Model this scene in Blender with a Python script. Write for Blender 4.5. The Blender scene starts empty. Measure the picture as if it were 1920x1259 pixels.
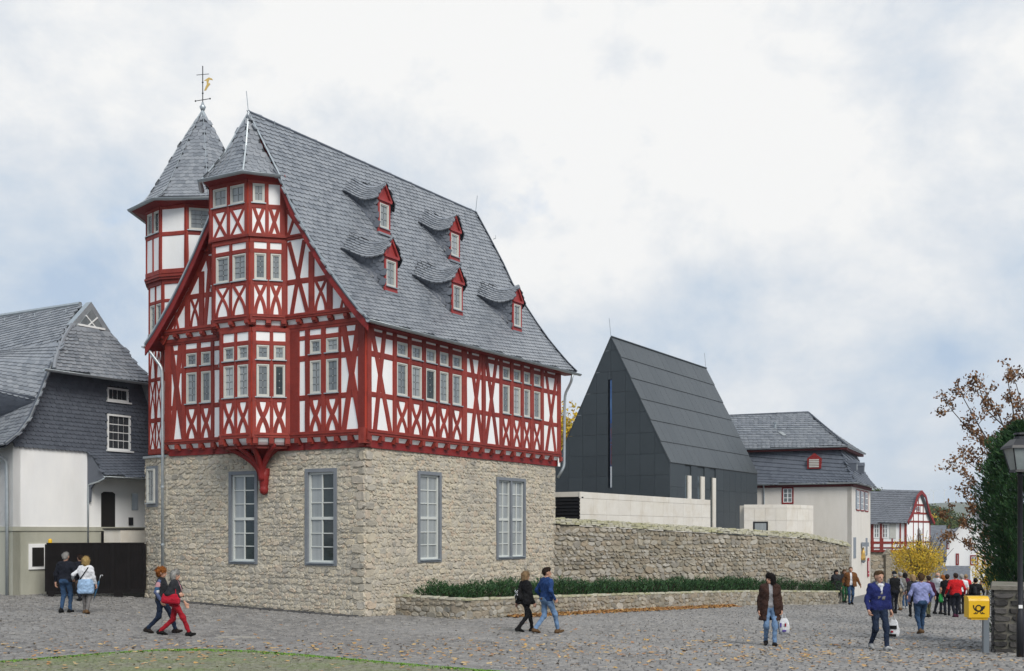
import bpy, math, random
import numpy as np
from mathutils import Vector, Matrix
random.seed(11); RNG = np.random.default_rng(7)
R_ = math.radians
scn = bpy.context.scene
COL = scn.collection
# ------------------------------------------------------------------ camera
FPX, HY, CZ = 2150.0, 996.0, 2.7            # focal length in photo pixels, horizon row, eye height
cam_d = bpy.data.cameras.new('camera'); cam = bpy.data.objects.new('camera', cam_d); COL.objects.link(cam)
cam_d.sensor_width = 36; cam_d.lens = 36 * FPX / 1920
cam.location = (0, 0, CZ); cam.rotation_euler = (math.pi / 2, 0, 0)
cam_d.shift_y = (HY - 629.5) / 1920
cam_d.clip_end = 9000; cam_d.clip_start = .1
scn.camera = cam
# ------------------------------------------------------------------ sky and sun
SUN_EL, SUN_AZ = R_(42), R_(152)              # azimuth from +Y towards +X: behind the viewer, to the right
wd = bpy.data.worlds.new('World'); scn.world = wd; wd.use_nodes = True
nt = wd.node_tree; nt.nodes.clear()
def N_(tree, typ, **kw):
    n = tree.nodes.new(typ)
    for k, v in kw.items():
        if k in n.inputs.keys() if isinstance(k, str) else False: n.inputs[k].default_value = v
        else: setattr(n, k, v)
    return n
def sky_world():
    L = nt.links
    out = nt.nodes.new('ShaderNodeOutputWorld'); bg = nt.nodes.new('ShaderNodeBackground'); bg.inputs['Strength'].default_value = .12
    sky = nt.nodes.new('ShaderNodeTexSky'); sky.sky_type = 'NISHITA'; sky.sun_disc = False
    sky.sun_elevation = SUN_EL; sky.sun_rotation = SUN_AZ; sky.dust_density = 2.0
    tc = nt.nodes.new('ShaderNodeTexCoord'); sep = nt.nodes.new('ShaderNodeSeparateXYZ'); L.new(tc.outputs['Generated'], sep.inputs[0])
    def math_(op, a, b=None, clamp=False):
        n = nt.nodes.new('ShaderNodeMath'); n.operation = op; n.use_clamp = clamp
        for i, q in enumerate((a, b)):
            if q is None: continue
            if isinstance(q, (int, float)): n.inputs[i].default_value = q
            else: L.new(q, n.inputs[i])
        return n.outputs[0]
    cmb = nt.nodes.new('ShaderNodeMapping'); cmb.inputs['Scale'].default_value = (1, 1, 1.35); L.new(tc.outputs['Generated'], cmb.inputs[0])
    def noise(scale, off, detail=7, rough=.55, dist=.4):
        mp = nt.nodes.new('ShaderNodeMapping'); mp.inputs['Location'].default_value = off; L.new(cmb.outputs[0], mp.inputs[0])
        n = nt.nodes.new('ShaderNodeTexNoise'); n.inputs['Scale'].default_value = scale; n.inputs['Detail'].default_value = detail
        n.inputs['Roughness'].default_value = rough; n.inputs['Distortion'].default_value = dist; L.new(mp.outputs[0], n.inputs['Vector'])
        return n.outputs['Fac']
    big = noise(2.1, SKY_OFF[0], 4, .5, .1); fine = noise(6.0, SKY_OFF[1], 10, .62, .12)
    # cloud brightened around a direction ahead; the sun lamp stands behind the viewer
    dot = nt.nodes.new('ShaderNodeVectorMath'); dot.operation = 'DOT_PRODUCT'
    L.new(tc.outputs['Generated'], dot.inputs[0]); dot.inputs[1].default_value = Vector((.10, 1, .36)).normalized()
    glow = math_('POWER', math_('MAXIMUM', dot.outputs['Value'], 0.0), 22)
    m = math_('ADD', math_('MULTIPLY', big, .8), math_('MULTIPLY', fine, .72))
    m = math_('ADD', math_('SUBTRACT', m, .135), math_('MULTIPLY', glow, .20))
    rp = nt.nodes.new('ShaderNodeValToRGB'); L.new(m, rp.inputs[0]); cr = rp.color_ramp
    cr.elements[0].position = .53; cr.elements[0].color = SKYC[0]
    cr.elements[1].position = .82; cr.elements[1].color = SKYC[3]
    for p, c in ((.62, SKYC[1]), (.71, SKYC[2])):
        e = cr.elements.new(p); e.color = c
    sc_ = nt.nodes.new('ShaderNodeVectorMath'); sc_.operation = 'SCALE'; sc_.inputs['Scale'].default_value = SKY_K / .12
    L.new(rp.outputs[0], sc_.inputs[0])
    # thin gaps let the clear sky through
    gap = noise(4.2, SKY_OFF[2], 6, .6); gp = nt.nodes.new('ShaderNodeMapRange')
    gp.inputs['From Min'].default_value = .62; gp.inputs['From Max'].default_value = .74; gp.inputs['To Max'].default_value = .55; L.new(gap, gp.inputs['Value'])
    mx = nt.nodes.new('ShaderNodeMix'); mx.data_type = 'RGBA'; L.new(gp.outputs[0], mx.inputs['Factor'])
    L.new(sc_.outputs[0], mx.inputs['A']); L.new(sky.outputs[0], mx.inputs['B'])
    L.new(mx.outputs['Result'], bg.inputs['Color']); L.new(bg.outputs[0], out.inputs[0])
SKY_K = .60
SKY_OFF = ((5.4, 2.9, .7), (8.3, 2.2, 3), (1.2, 7.7, 1))
SKYC = ((.58, .72, .91, 1), (.74, .84, .96, 1), (.91, .96, 1.02, 1), (1.14, 1.14, 1.13, 1))
sky_world()
sun_d = bpy.data.lights.new('sun', 'SUN'); sun_d.energy = 2.1; sun_d.angle = R_(30); sun_d.color = (1, .95, .88)
sun = bpy.data.objects.new('sun', sun_d); COL.objects.link(sun)
sdir = Vector((math.sin(SUN_AZ) * math.cos(SUN_EL), math.cos(SUN_AZ) * math.cos(SUN_EL), math.sin(SUN_EL)))
sun.rotation_euler = sdir.to_track_quat('Z', 'Y').to_euler(); sun.location = sdir * 100
vs = scn.view_settings; vs.view_transform = 'Standard'; vs.look = 'None'; vs.gamma = 1; vs.exposure = .47
try: vs.use_curve_mapping = False
except Exception: pass
scn.cycles.max_bounces = 5; scn.cycles.diffuse_bounces = 3; scn.cycles.glossy_bounces = 3; scn.cycles.transmission_bounces = 4
scn.cycles.transparent_max_bounces = 8; scn.cycles.use_denoising = True; scn.cycles.sample_clamp_indirect = 6
# ------------------------------------------------------------------ materials
MATS = {}
def mat(name, c1, c2=None, scale=2.0, rough=.8, bump=0.0, bscale=30, pr=None, pramt=.5, spec=.35, metal=0, stain=None, stscale=.35, stamt=.5, coat=0, stretch=None, vor=0, bdist=.02):
    """c1/c2 mixed by noise, pr = list of colours picked per piece, stain = colour in large soft blotches."""
    m = bpy.data.materials.new(name); m.use_nodes = True; t = m.node_tree; L = t.links
    b = t.nodes['Principled BSDF']; b.inputs['Roughness'].default_value = rough; b.inputs['Metallic'].default_value = metal
    b.inputs['Specular IOR Level'].default_value = spec
    if coat: b.inputs['Coat Weight'].default_value = coat; b.inputs['Coat Roughness'].default_value = .15
    g = t.nodes.new('ShaderNodeNewGeometry'); vec = g.outputs['Position']
    if stretch:
        mp = t.nodes.new('ShaderNodeMapping'); mp.inputs['Scale'].default_value = stretch; L.new(vec, mp.inputs[0]); vec = mp.outputs[0]
    def noise(s, d=5, r=.6):
        n = t.nodes.new('ShaderNodeTexNoise'); n.inputs['Scale'].default_value = s; n.inputs['Detail'].default_value = d
        n.inputs['Roughness'].default_value = r; L.new(vec, n.inputs['Vector']); return n.outputs['Fac']
    def mix(f, a, bb, blend='MIX'):
        n = t.nodes.new('ShaderNodeMix'); n.data_type = 'RGBA'; n.blend_type = blend
        if isinstance(f, float): n.inputs['Factor'].default_value = f
        else: L.new(f, n.inputs['Factor'])
        for q, k in ((a, 'A'), (bb, 'B')):
            if isinstance(q, tuple): n.inputs[k].default_value = (*q[:3], 1)
            else: L.new(q, n.inputs[k])
        return n.outputs['Result']
    def rng(v, a, bb, lo=0, hi=1):
        n = t.nodes.new('ShaderNodeMapRange'); L.new(v, n.inputs['Value'])
        for k, x in (('From Min', a), ('From Max', bb), ('To Min', lo), ('To Max', hi)): n.inputs[k].default_value = x
        return n.outputs[0]
    col = tuple(c1)
    if c2: col = mix(rng(noise(scale), .35, .65), tuple(c1), tuple(c2))
    if pr:
        at = t.nodes.new('ShaderNodeAttribute'); at.attribute_name = 'rnd'
        oi = t.nodes.new('ShaderNodeObjectInfo'); ad = t.nodes.new('ShaderNodeMath'); L.new(at.outputs['Fac'], ad.inputs[0]); L.new(oi.outputs['Random'], ad.inputs[1])
        fr = t.nodes.new('ShaderNodeMath'); fr.operation = 'FRACT'; L.new(ad.outputs[0], fr.inputs[0])
        rp = t.nodes.new('ShaderNodeValToRGB'); rp.color_ramp.interpolation = 'LINEAR'; L.new(fr.outputs[0], rp.inputs[0]); els = rp.color_ramp.elements
        els[0].color = (*pr[0][:3], 1); els[1].color = (*pr[-1][:3], 1)
        for i, c in enumerate(pr[1:-1]): els.new((i + 1) / (len(pr) - 1)).color = (*c[:3], 1)
        col = mix(float(pramt), col, rp.outputs[0])
    if stain:
        col = mix(rng(noise(stscale, 6, .65), .48, .68, 0, stamt), col, tuple(stain))
    if isinstance(col, tuple): b.inputs['Base Color'].default_value = (*col[:3], 1)
    else: L.new(col, b.inputs['Base Color'])
    if bump:
        bm = t.nodes.new('ShaderNodeBump'); bm.inputs['Strength'].default_value = bump; bm.inputs['Distance'].default_value = bdist
        h = noise(bscale, 4, .65)
        if vor:
            v = t.nodes.new('ShaderNodeTexVoronoi'); v.inputs['Scale'].default_value = vor; L.new(vec, v.inputs['Vector'])
            a2 = t.nodes.new('ShaderNodeMath'); L.new(h, a2.inputs[0]); L.new(v.outputs['Distance'], a2.inputs[1]); h = a2.outputs[0]
        L.new(h, bm.inputs['Height']); L.new(bm.outputs[0], b.inputs['Normal'])
        L.new(rng(noise(bscale * .6), .3, .7, max(.02, rough - .1), min(1, rough + .1)), b.inputs['Roughness'])
    MATS[name] = m; return m
# ------------------------------------------------------------------ mesh building
def rootloc(p):
    v = np.zeros(3)
    while p is not None:
        v += np.array(p.location); p = p.parent
    return v
def link(name, me, parent=None):
    o = bpy.data.objects.new(name, me); COL.objects.link(o)
    if parent is not None: o.parent = parent
    return o
def mk_mesh(name, V, Fs, mats, mi=None, smooth=False, rnd=None):
    me = bpy.data.meshes.new(name); me.from_pydata([tuple(v) for v in V] if not isinstance(V, list) else V, [], Fs)
    for m in mats: me.materials.append(MATS[m] if isinstance(m, str) else m)
    if mi is not None: me.polygons.foreach_set('material_index', mi)
    if smooth: me.polygons.foreach_set('use_smooth', [True] * len(me.polygons))
    if rnd is not None:
        a = me.attributes.new('rnd', 'FLOAT', 'FACE'); a.data.foreach_set('value', rnd)
    me.update(); return me
def thing(name, loc, label, cat, group=None):
    o = bpy.data.objects.new(name, None); COL.objects.link(o); o.location = loc; o.empty_display_size = .2
    tag(o, label, cat, group); return o
def tag(o, label=None, cat=None, group=None, kind=None):
    if label: o['label'] = label
    if cat: o['category'] = cat
    if group: o['group'] = group
    if kind: o['kind'] = kind
    return o
class MB:
    def __init__(s): s.v = []; s.f = []; s.m = []
    def add(s, V, Fs, mi=0):
        n = len(s.v); s.v.extend([tuple(map(float, p)) for p in V]); s.f.extend([tuple(i + n for i in f) for f in Fs]); s.m.extend([mi] * len(Fs)); return s
    def hexa(s, q, mi=0):   # 8 points: bottom ring 0-3, top ring 4-7
        return s.add(q, [(3, 2, 1, 0), (4, 5, 6, 7), (0, 1, 5, 4), (1, 2, 6, 5), (2, 3, 7, 6), (3, 0, 4, 7)], mi)
    def box(s, lo, hi, mi=0):
        (a, b, c), (d, e, f) = lo, hi
        return s.hexa([(a, b, c), (d, b, c), (d, e, c), (a, e, c), (a, b, f), (d, b, f), (d, e, f), (a, e, f)], mi)
    def prism(s, poly, fr, n0, n1, mi=0, back=False):   # poly (a,z) anticlockwise seen from outside
        k = len(poly); V = [fr(a, z, n1) for a, z in poly] + [fr(a, z, n0) for a, z in poly]
        Fs = [tuple(range(k))] + [(i, i + k, (i + 1) % k + k, (i + 1) % k) for i in range(k)]
        if back: Fs.append(tuple(range(2 * k - 1, k - 1, -1)))
        return s.add(V, Fs, mi)
    def rect(s, fr, a0, a1, z0, z1, n0, n1, mi=0): return s.prism([(a0, z0), (a1, z0), (a1, z1), (a0, z1)], fr, n0, n1, mi)
    def ribbon(s, fr, pts, w, n0, n1, mi=0):
        p = np.array(pts, float); d = np.gradient(p, axis=0) if len(p) > 2 else np.array([p[1] - p[0]] * 2)
        d /= np.linalg.norm(d, axis=1)[:, None]; nn = np.stack([-d[:, 1], d[:, 0]], 1) * w / 2
        A, Bq = p + nn, p - nn; k = len(p)
        V = [fr(a, z, n1) for a, z in A] + [fr(a, z, n1) for a, z in Bq] + [fr(a, z, n0) for a, z in A] + [fr(a, z, n0) for a, z in Bq]
        Fs = []
        for i in range(k - 1):
            Fs += [(i, i + k, i + k + 1, i + 1), (i, i + 1, i + 1 + 2 * k, i + 2 * k), (i + k, i + 3 * k, i + 3 * k + 1, i + k + 1)]
        Fs += [(0, 2 * k, 3 * k, k), (k - 1, 2 * k - 1, 4 * k - 1, 3 * k - 1)]
        return s.add(V, Fs, mi)
    def tube(s, pts, r, k=8, mi=0, cap=True):
        p = np.array(pts, float); rr = np.full(len(p), r) if np.isscalar(r) else np.array(r, float)
        d = np.gradient(p, axis=0) if len(p) > 2 else np.array([p[1] - p[0]] * 2); d /= np.linalg.norm(d, axis=1)[:, None] + 1e-9
        ref = np.array([0, 0, 1.]) if abs(d[0][2]) < .9 else np.array([1., 0, 0]); V = []
        for i in range(len(p)):
            x = np.cross(ref, d[i]); nx = np.linalg.norm(x)
            if nx < 1e-4: ref = np.array([.6, .7, .3]); x = np.cross(ref, d[i]); nx = np.linalg.norm(x)
            x /= nx; y = np.cross(d[i], x); ref = np.cross(x, d[i]) * -1 if False else ref
            for j in range(k):
                a = 2 * math.pi * j / k; V.append(p[i] + (x * math.cos(a) + y * math.sin(a)) * rr[i])
        Fs = [(i * k + j, i * k + (j + 1) % k, (i + 1) * k + (j + 1) % k, (i + 1) * k + j) for i in range(len(p) - 1) for j in range(k)]
        if cap: Fs += [tuple(range(k - 1, -1, -1)), tuple((len(p) - 1) * k + j for j in range(k))]
        return s.add(V, Fs, mi)
    def lathe(s, c, prof, k=16, mi=0):   # prof: (r, z)
        V = []; m_ = len(prof)
        for r, z in prof:
            for j in range(k): a = 2 * math.pi * j / k; V.append((c[0] + r * math.cos(a), c[1] + r * math.sin(a), c[2] + z))
        Fs = [(i * k + j, i * k + (j + 1) % k, (i + 1) * k + (j + 1) % k, (i + 1) * k + j) for i in range(m_ - 1) for j in range(k)]
        Fs += [tuple(range(k - 1, -1, -1)), tuple((m_ - 1) * k + j for j in range(k))]
        return s.add(V, Fs, mi)
    def patch(s, fn, ns, ntt, mi=0):
        S, T = np.meshgrid(np.linspace(0, 1, ns + 1), np.linspace(0, 1, ntt + 1), indexing='ij'); Pp = fn(S.ravel(), T.ravel())
        return s.add(Pp, [(i * (ntt + 1) + j, (i + 1) * (ntt + 1) + j, (i + 1) * (ntt + 1) + j + 1, i * (ntt + 1) + j + 1) for i in range(ns) for j in range(ntt)], mi)
    def build(s, name, mats, parent=None, smooth=False, local=False):
        if isinstance(mats, str): mats = [mats]
        off = np.zeros(3) if local else rootloc(parent)
        V = [(x - off[0], y - off[1], z - off[2]) for x, y, z in s.v]
        return link(name, mk_mesh(name, V, s.f, mats, s.m, smooth), parent)
def frame(o, U, N):
    """(a, z, n) -> world: a along U, z up, n outward."""
    ox, oy = o[0], o[1]; oz = o[2] if len(o) > 2 else 0
    return lambda a, z, n: (ox + U[0] * a + N[0] * n, oy + U[1] * a + N[1] * n, oz + z)
# pieces: many copies of a few small unit meshes; the largest ones single objects, the rest one mesh
UNIT = {}
def unit(kind, lst): UNIT[kind] = lst
def place(name, kind, Ms, mats, parent, n_single=300, key=None, var=None, stuff='rest', smooth=False):
    """Ms (n,4,4) world matrices. Nearest n_single become objects named `name`; the rest one joined part of kind stuff."""
    Ms = np.asarray(Ms, float); n = len(Ms)
    if n == 0: return
    us = UNIT[kind]; var = RNG.integers(0, len(us), n) if var is None else var
    if key is None:
        d = np.linalg.norm(Ms[:, :3, 3] - np.array([0, 0, CZ]), axis=1); key = np.linalg.norm(Ms[:, :3, 0], axis=1) * np.linalg.norm(Ms[:, :3, 1], axis=1) / d ** 2
    order = np.argsort(-np.asarray(key)); off = rootloc(parent)
    if isinstance(mats, str): mats = [mats]
    mk = (kind, tuple(mats), smooth)
    if n_single and mk not in PLACED: PLACED[mk] = [mk_mesh(name, u[0], u[1], mats, None, smooth) for u in us]
    for i in order[:n_single]:
        o = link(name, PLACED[mk][var[i]], parent); m = Ms[i].copy(); m[:3, 3] -= off; o.matrix_local = Matrix(m.tolist())
    rest = order[n_single:]
    if len(rest):
        VV = []; FF = []; rn = []; base = 0
        for k, u in enumerate(us):
            idx = rest[var[rest] == k]
            if not len(idx): continue
            U = np.c_[np.array(u[0]), np.ones(len(u[0]))]; W = np.einsum('nij,vj->nvi', Ms[idx], U)[:, :, :3] - off
            nv = len(U)
            for j in range(len(idx)):
                b = base + j * nv; FF += [tuple(q + b for q in f) for f in u[1]]
            rn += list(np.repeat(RNG.random(len(idx)), len(u[1]))); VV.append(W.reshape(-1, 3)); base += nv * len(idx)
        VV = np.concatenate(VV)
        o = link(stuff, mk_mesh(stuff, VV.tolist(), FF, mats, None, smooth, rn), parent); o['kind'] = 'stuff'; return o
PLACED = {}
def mat4(o, x, y, z):
    """stack of frames from arrays (n,3)"""
    n = len(o); M = np.zeros((n, 4, 4)); M[:, :3, 0] = x; M[:, :3, 1] = y; M[:, :3, 2] = z; M[:, :3, 3] = o; M[:, 3, 3] = 1; return M
def norm(a): return a / (np.linalg.norm(a, axis=-1, keepdims=True) + 1e-12)
# unit slate: x across, y up the slope, z out; rounded lower edge, lifted at the bottom
def unit_slate(seed):
    r = random.Random(seed); j = lambda q: q + r.uniform(-.025, .025)
    out = [(-.5, .75), (-.5, j(-.1)), (j(-.46), j(-.36)), (j(-.2), -.5), (j(.2), j(-.46)), (.5, j(-.22)), (.5, .75)]
    V = [(x, y, .3 + (.0 if y > .5 else 1.4 - (y + .5) * .9)) for x, y in out] + [(x, y, -.1) for x, y in out]
    k = len(out)
    return V, [tuple(range(k))] + [(i, i + k, (i + 1) % k + k, (i + 1) % k) for i in range(k - 1)]
unit('slate', [unit_slate(i) for i in range(8)])
def unit_stone(seed, flat=.72, n=9, sq=.55):
    r = random.Random(seed); V = []; k = n
    for ring, (sc, h) in enumerate(((1.0, -.3), (.97, .35), (flat, 1.0))):
        for i in range(k):
            if ring == 0:
                a = 2 * math.pi * (i + r.uniform(-.25, .25)) / k; ca, sa = math.cos(a), math.sin(a)
                q = (abs(ca) ** (2 / sq * .5) + abs(sa) ** (2 / sq * .5)) ** -.5 if False else 1 / max(abs(ca), abs(sa)) ** (1 - sq) ; rad = .5 * q * r.uniform(.88, 1.04)
                V.append((ca * rad, sa * rad, h))
            else:
                x, y, _ = V[i]; V.append((x * sc + r.uniform(-.03, .03), y * sc + r.uniform(-.03, .03), h + r.uniform(-.25, .25)))
    Fs = [(q * k + i, q * k + (i + 1) % k, (q + 1) * k + (i + 1) % k, (q + 1) * k + i) for q in (0, 1) for i in range(k)] + [tuple(2 * k + i for i in range(k))]
    return V, Fs
unit('stone', [unit_stone(i, .80, 8, .7) for i in range(20)])
unit('block', [unit_stone(100 + i, .86, 10, .25) for i in range(10)])
def unit_sett(seed):
    r = random.Random(seed); j = lambda: r.uniform(-.05, .05); V = []
    for sx, sy in ((-1, -1), (1, -1), (1, 1), (-1, 1)): V.append((sx * .48 + j() * .4, sy * .47 + j() * .4, -1))
    for sx, sy in ((-1, -1), (1, -1), (1, 1), (-1, 1)): V.append((sx * .36 + j(), sy * .34 + j(), 1 + r.uniform(-.25, .25)))
    for sx, sy in ((-1, -1), (1, -1), (1, 1), (-1, 1)): V.append((sx * .46 + j() * .4, sy * .45 + j() * .4, .35))
    return V, [(4, 5, 6, 7)] + [(8 + i, 8 + (i + 1) % 4, 4 + (i + 1) % 4, 4 + i) for i in range(4)] + [(i, (i + 1) % 4, 8 + (i + 1) % 4, 8 + i) for i in range(4)]
unit('sett', [unit_sett(i) for i in range(12)])
def unit_leaf(seed):
    r = random.Random(seed); c = r.uniform(-.25, .25)
    V = [(-.5, 0, r.uniform(0, .3)), (-.2, -.26, .05), (.2, -.3, .1), (.5, 0, r.uniform(0, .3)), (.2, .28, .12), (-.25, .25, .05), (0, 0, c * .3)]
    return V, [(0, 1, 6), (1, 2, 6), (2, 3, 6), (3, 4, 6), (4, 5, 6), (5, 0, 6)]
unit('leaf', [unit_leaf(i) for i in range(6)])
unit('tuft', [([(-.5, 0, 0), (0, -.18, .05), (.5, 0, .12), (0, .18, .05)], [(0, 1, 2, 3)]), ([(-.4, -.1, 0), (.1, -.22, .1), (.5, .1, 0), (-.1, .2, .12)], [(0, 1, 2, 3)])])
def slate_patch(fn, lenS, lenT, pitch, width, tilt=0.0, ds=.002, flip=1, thick=.028, keep=None, jit=.05):
    """courses of slates over fn(s,t); lenS(t) and lenT in metres; returns world matrices"""
    Ss = []; Ts = []; k0 = int(-abs(tilt) * lenS(0) / pitch) - 1 if tilt else 0; k1 = int(lenT / pitch) + 1 + (int(abs(tilt) * lenS(0) / pitch) + 1 if tilt else 0)
    for k in range(k0, k1):
        tb = (k + .5) * pitch
        n = max(1, int(round(lenS(min(1, max(0, tb / lenT))) / width))); off = .5 * (k % 2) + random.uniform(-.1, .1)
        s = (np.arange(n + 1) - .5 + off + RNG.uniform(-jit, jit, n + 1)) / n
        t = (tb + tilt * s * lenS(0)) / lenT
        ok = (s > 0) & (s < 1) & (t > 0) & (t < 1); Ss.append(s[ok]); Ts.append(t[ok])
    S = np.concatenate(Ss); T = np.concatenate(Ts)
    if keep is not None: ok = keep(S, T); S, T = S[ok], T[ok]
    o = fn(S, T); x = norm(fn(np.clip(S + ds, 0, 1), T) - fn(np.clip(S - ds, 0, 1), T)); y = norm(fn(S, np.clip(T + ds, 0, 1)) - fn(S, np.clip(T - ds, 0, 1)))
    z = norm(np.cross(x, y)) * flip
    if tilt:
        c, s_ = math.cos(math.atan(tilt)), math.sin(math.atan(tilt)); x, y = x * c + y * s_, y * c - x * s_
    ws = np.array([lenS(t) / max(1, round(lenS(t) / width)) for t in T])
    return mat4(o, x * (ws * 1.03 * flip)[:, None], y * pitch * 1.25, z * thick)
def rubble(fr, a0, a1, z0, z1, holes=(), h=(.075, .17), w=(.09, .28), proud=(.010, .040), top=None, n0=0.0, cover=1.0):
    """irregular courses of stones on a wall face; returns world matrices"""
    C = []; SZ = []; z = z0
    while z < z1:
        hh = random.uniform(*h); a = a0 + random.uniform(-.2, 0); ph = random.uniform(0, 6)
        while a < a1:
            ww = random.uniform(*w) * (1.3 if hh > sum(h) / 2 else .9); h2 = hh * random.uniform(.75, 1.12)
            if random.random() < .16: h2 *= 1.5; ww *= 1.2
            zc = z + hh / 2 + .03 * math.sin(a * 1.3 + ph) + random.uniform(-.02, .02); ac = a + ww / 2
            ok = a0 + .04 < ac < a1 - .02 and zc < (top(ac) if top else z1) - h2 * .3 and random.random() < cover
            for (p, q, r, s) in holes:
                if p - ww * .42 < ac < q + ww * .42 and r - h2 * .42 < zc < s + h2 * .42: ok = False
            if ok: C.append((ac, zc)); SZ.append((ww * 1.0, h2 * 1.02))
            a += ww * .97
        z += hh * .96
    n = len(C); o = np.array([fr(a, z_, n0) for a, z_ in C]); ex = np.array(fr(1, 0, 0)) - np.array(fr(0, 0, 0)); ez = np.array([0, 0, 1.]); en = np.array(fr(0, 0, 1)) - np.array(fr(0, 0, 0))
    SZ = np.array(SZ); th = RNG.normal(0, .22, n); fl = np.where(RNG.random(n) < .5, 1, -1)
    x = (np.cos(th)[:, None] * ex + np.sin(th)[:, None] * ez); y = (-np.sin(th)[:, None] * ex + np.cos(th)[:, None] * ez)
    tl = RNG.uniform(-.12, .12, (n, 2)); zz = norm(en + tl[:, :1] * ex + tl[:, 1:] * ez)
    return mat4(o, x * SZ[:, :1], y * SZ[:, 1:], zz * RNG.uniform(*proud, n)[:, None])
def G(x, y):
    """ground height: the square falls away to the right and down the lane"""
    x_ = np.clip(x, -22, 20); y_ = np.clip(y, 6, 58)
    z = 1.33 + .0283 * x_ - .0696 * y_ + .0000584 * x_ ** 2 + .000833 * y_ ** 2 - .00154 * x_ * y_
    return z - .045 * np.maximum(0, np.asarray(y, float) - 58) * np.clip((170 - np.asarray(y, float)) / 110, 0.3, 1)
def at(px, py, d): return ((px - 960) / FPX * d, d, CZ + (HY - py) / FPX * d)
def px2g(px, d): x = (px - 960) / FPX * d; return (x, d, float(G(x, d)))
# ------------------------------------------------------------------ palette
mat('red_timber', (.27, .035, .024), (.205, .026, .019), 5, .55, .9, 26, pr=[(.15, .019, .014), (.275, .037, .025), (.335, .053, .036), (.225, .029, .020)], pramt=.6, bdist=.02, spec=.3, stain=(.16, .02, .014), stscale=1.8, stamt=.7)
mat('red_line', (.45, .06, .035), None, rough=.7)
mat('red_dark', (.24, .02, .018), (.19, .016, .015), 4, .55, .3, 20, spec=.3)
mat('red_dormer', (.33, .045, .042), (.28, .036, .034), 4, .5, .15, 20)
mat('plaster', (.87, .87, .855), (.80, .805, .805), 1.2, .85, .25, 60, stain=(.66, .65, .61), stscale=.8, stamt=.3, stretch=(1, 1, .35))
mat('plaster_cream', (.72, .68, .62), (.66, .63, .58), .6, .85, .2, 40, stain=(.55, .52, .45), stscale=.4, stretch=(1, 1, .3))
mat('mortar', (.59, .535, .425), (.50, .455, .37), 3, .9, .9, 22, stain=(.40, .375, .33), stscale=.5, stamt=.5, vor=9, bdist=.05)
mat('rubble_stone', (.56, .505, .40), (.43, .395, .33), 7, .88, .8, 18, pr=[(.16, .16, .155), (.47, .41, .30), (.58, .52, .405), (.33, .31, .27), (.58, .495, .35), (.43, .405, .355), (.50, .375, .265), (.62, .565, .455)], pramt=.6, stain=(.33, .31, .275), stscale=.6, stamt=.5, bdist=.03)
mat('wall_stone', (.38, .35, .29), (.25, .24, .215), 7, .9, .8, 18, pr=[(.10, .10, .09), (.40, .34, .24), (.50, .47, .41), (.22, .2, .17), (.30, .22, .13), (.40, .38, .34)], pramt=.6, stain=(.16, .145, .10), stscale=.5, stamt=.6, bdist=.03)
mat('wall_mortar', (.36, .31, .23), (.25, .22, .17), 3, .9, .9, 20, stain=(.15, .14, .10), stscale=.4, stamt=.7, vor=8, bdist=.05)
mat('slate', (.185, .20, .22), (.145, .158, .176), 6, .32, .5, 18, pr=[(.125, .138, .158), (.235, .252, .275), (.31, .325, .345), (.175, .19, .215)], pramt=.55, spec=.5, bdist=.01)
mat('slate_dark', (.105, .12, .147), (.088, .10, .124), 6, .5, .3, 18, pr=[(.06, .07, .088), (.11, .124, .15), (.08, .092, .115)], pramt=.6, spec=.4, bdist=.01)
mat('slate_bed', (.03, .034, .04), None, rough=.8)
mat('zinc', (.42, .46, .48), (.36, .40, .42), 5, .42, .1, 20, metal=.55, spec=.5)
mat('frame_grey', (.55, .55, .50), (.50, .50, .46), 4, .5)
mat('frame_white', (.56, .58, .55), None, rough=.5)
mat('surround_grey', (.19, .205, .225), (.165, .18, .20), 3, .6, .15, 30)
mat('lead', (.045, .05, .055), None, rough=.5)
mat('glass', (.09, .11, .12), (.29, .315, .325), 1.3, .06, .05, 2, pr=[(.03, .04, .045), (.16, .18, .19), (.26, .29, .30), (.06, .08, .09)], pramt=.5, spec=.8, bdist=.03, stretch=(3, 3, .3))
mat('glass_dark', (.012, .02, .022), (.03, .045, .045), 1.3, .05, .03, 3, spec=.6)
mat('curtain_glass', (.33, .355, .36), (.22, .24, .245), 2.5, .07, .03, 3, pr=[(.35, .37, .37), (.20, .22, .225), (.45, .47, .47)], pramt=.5, spec=.6, stretch=(3, 3, .15))
mat('dark_iron', (.012, .012, .014), None, rough=.5, spec=.4)
mat('gold', (.75, .50, .16), None, rough=.35, metal=.9)
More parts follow.
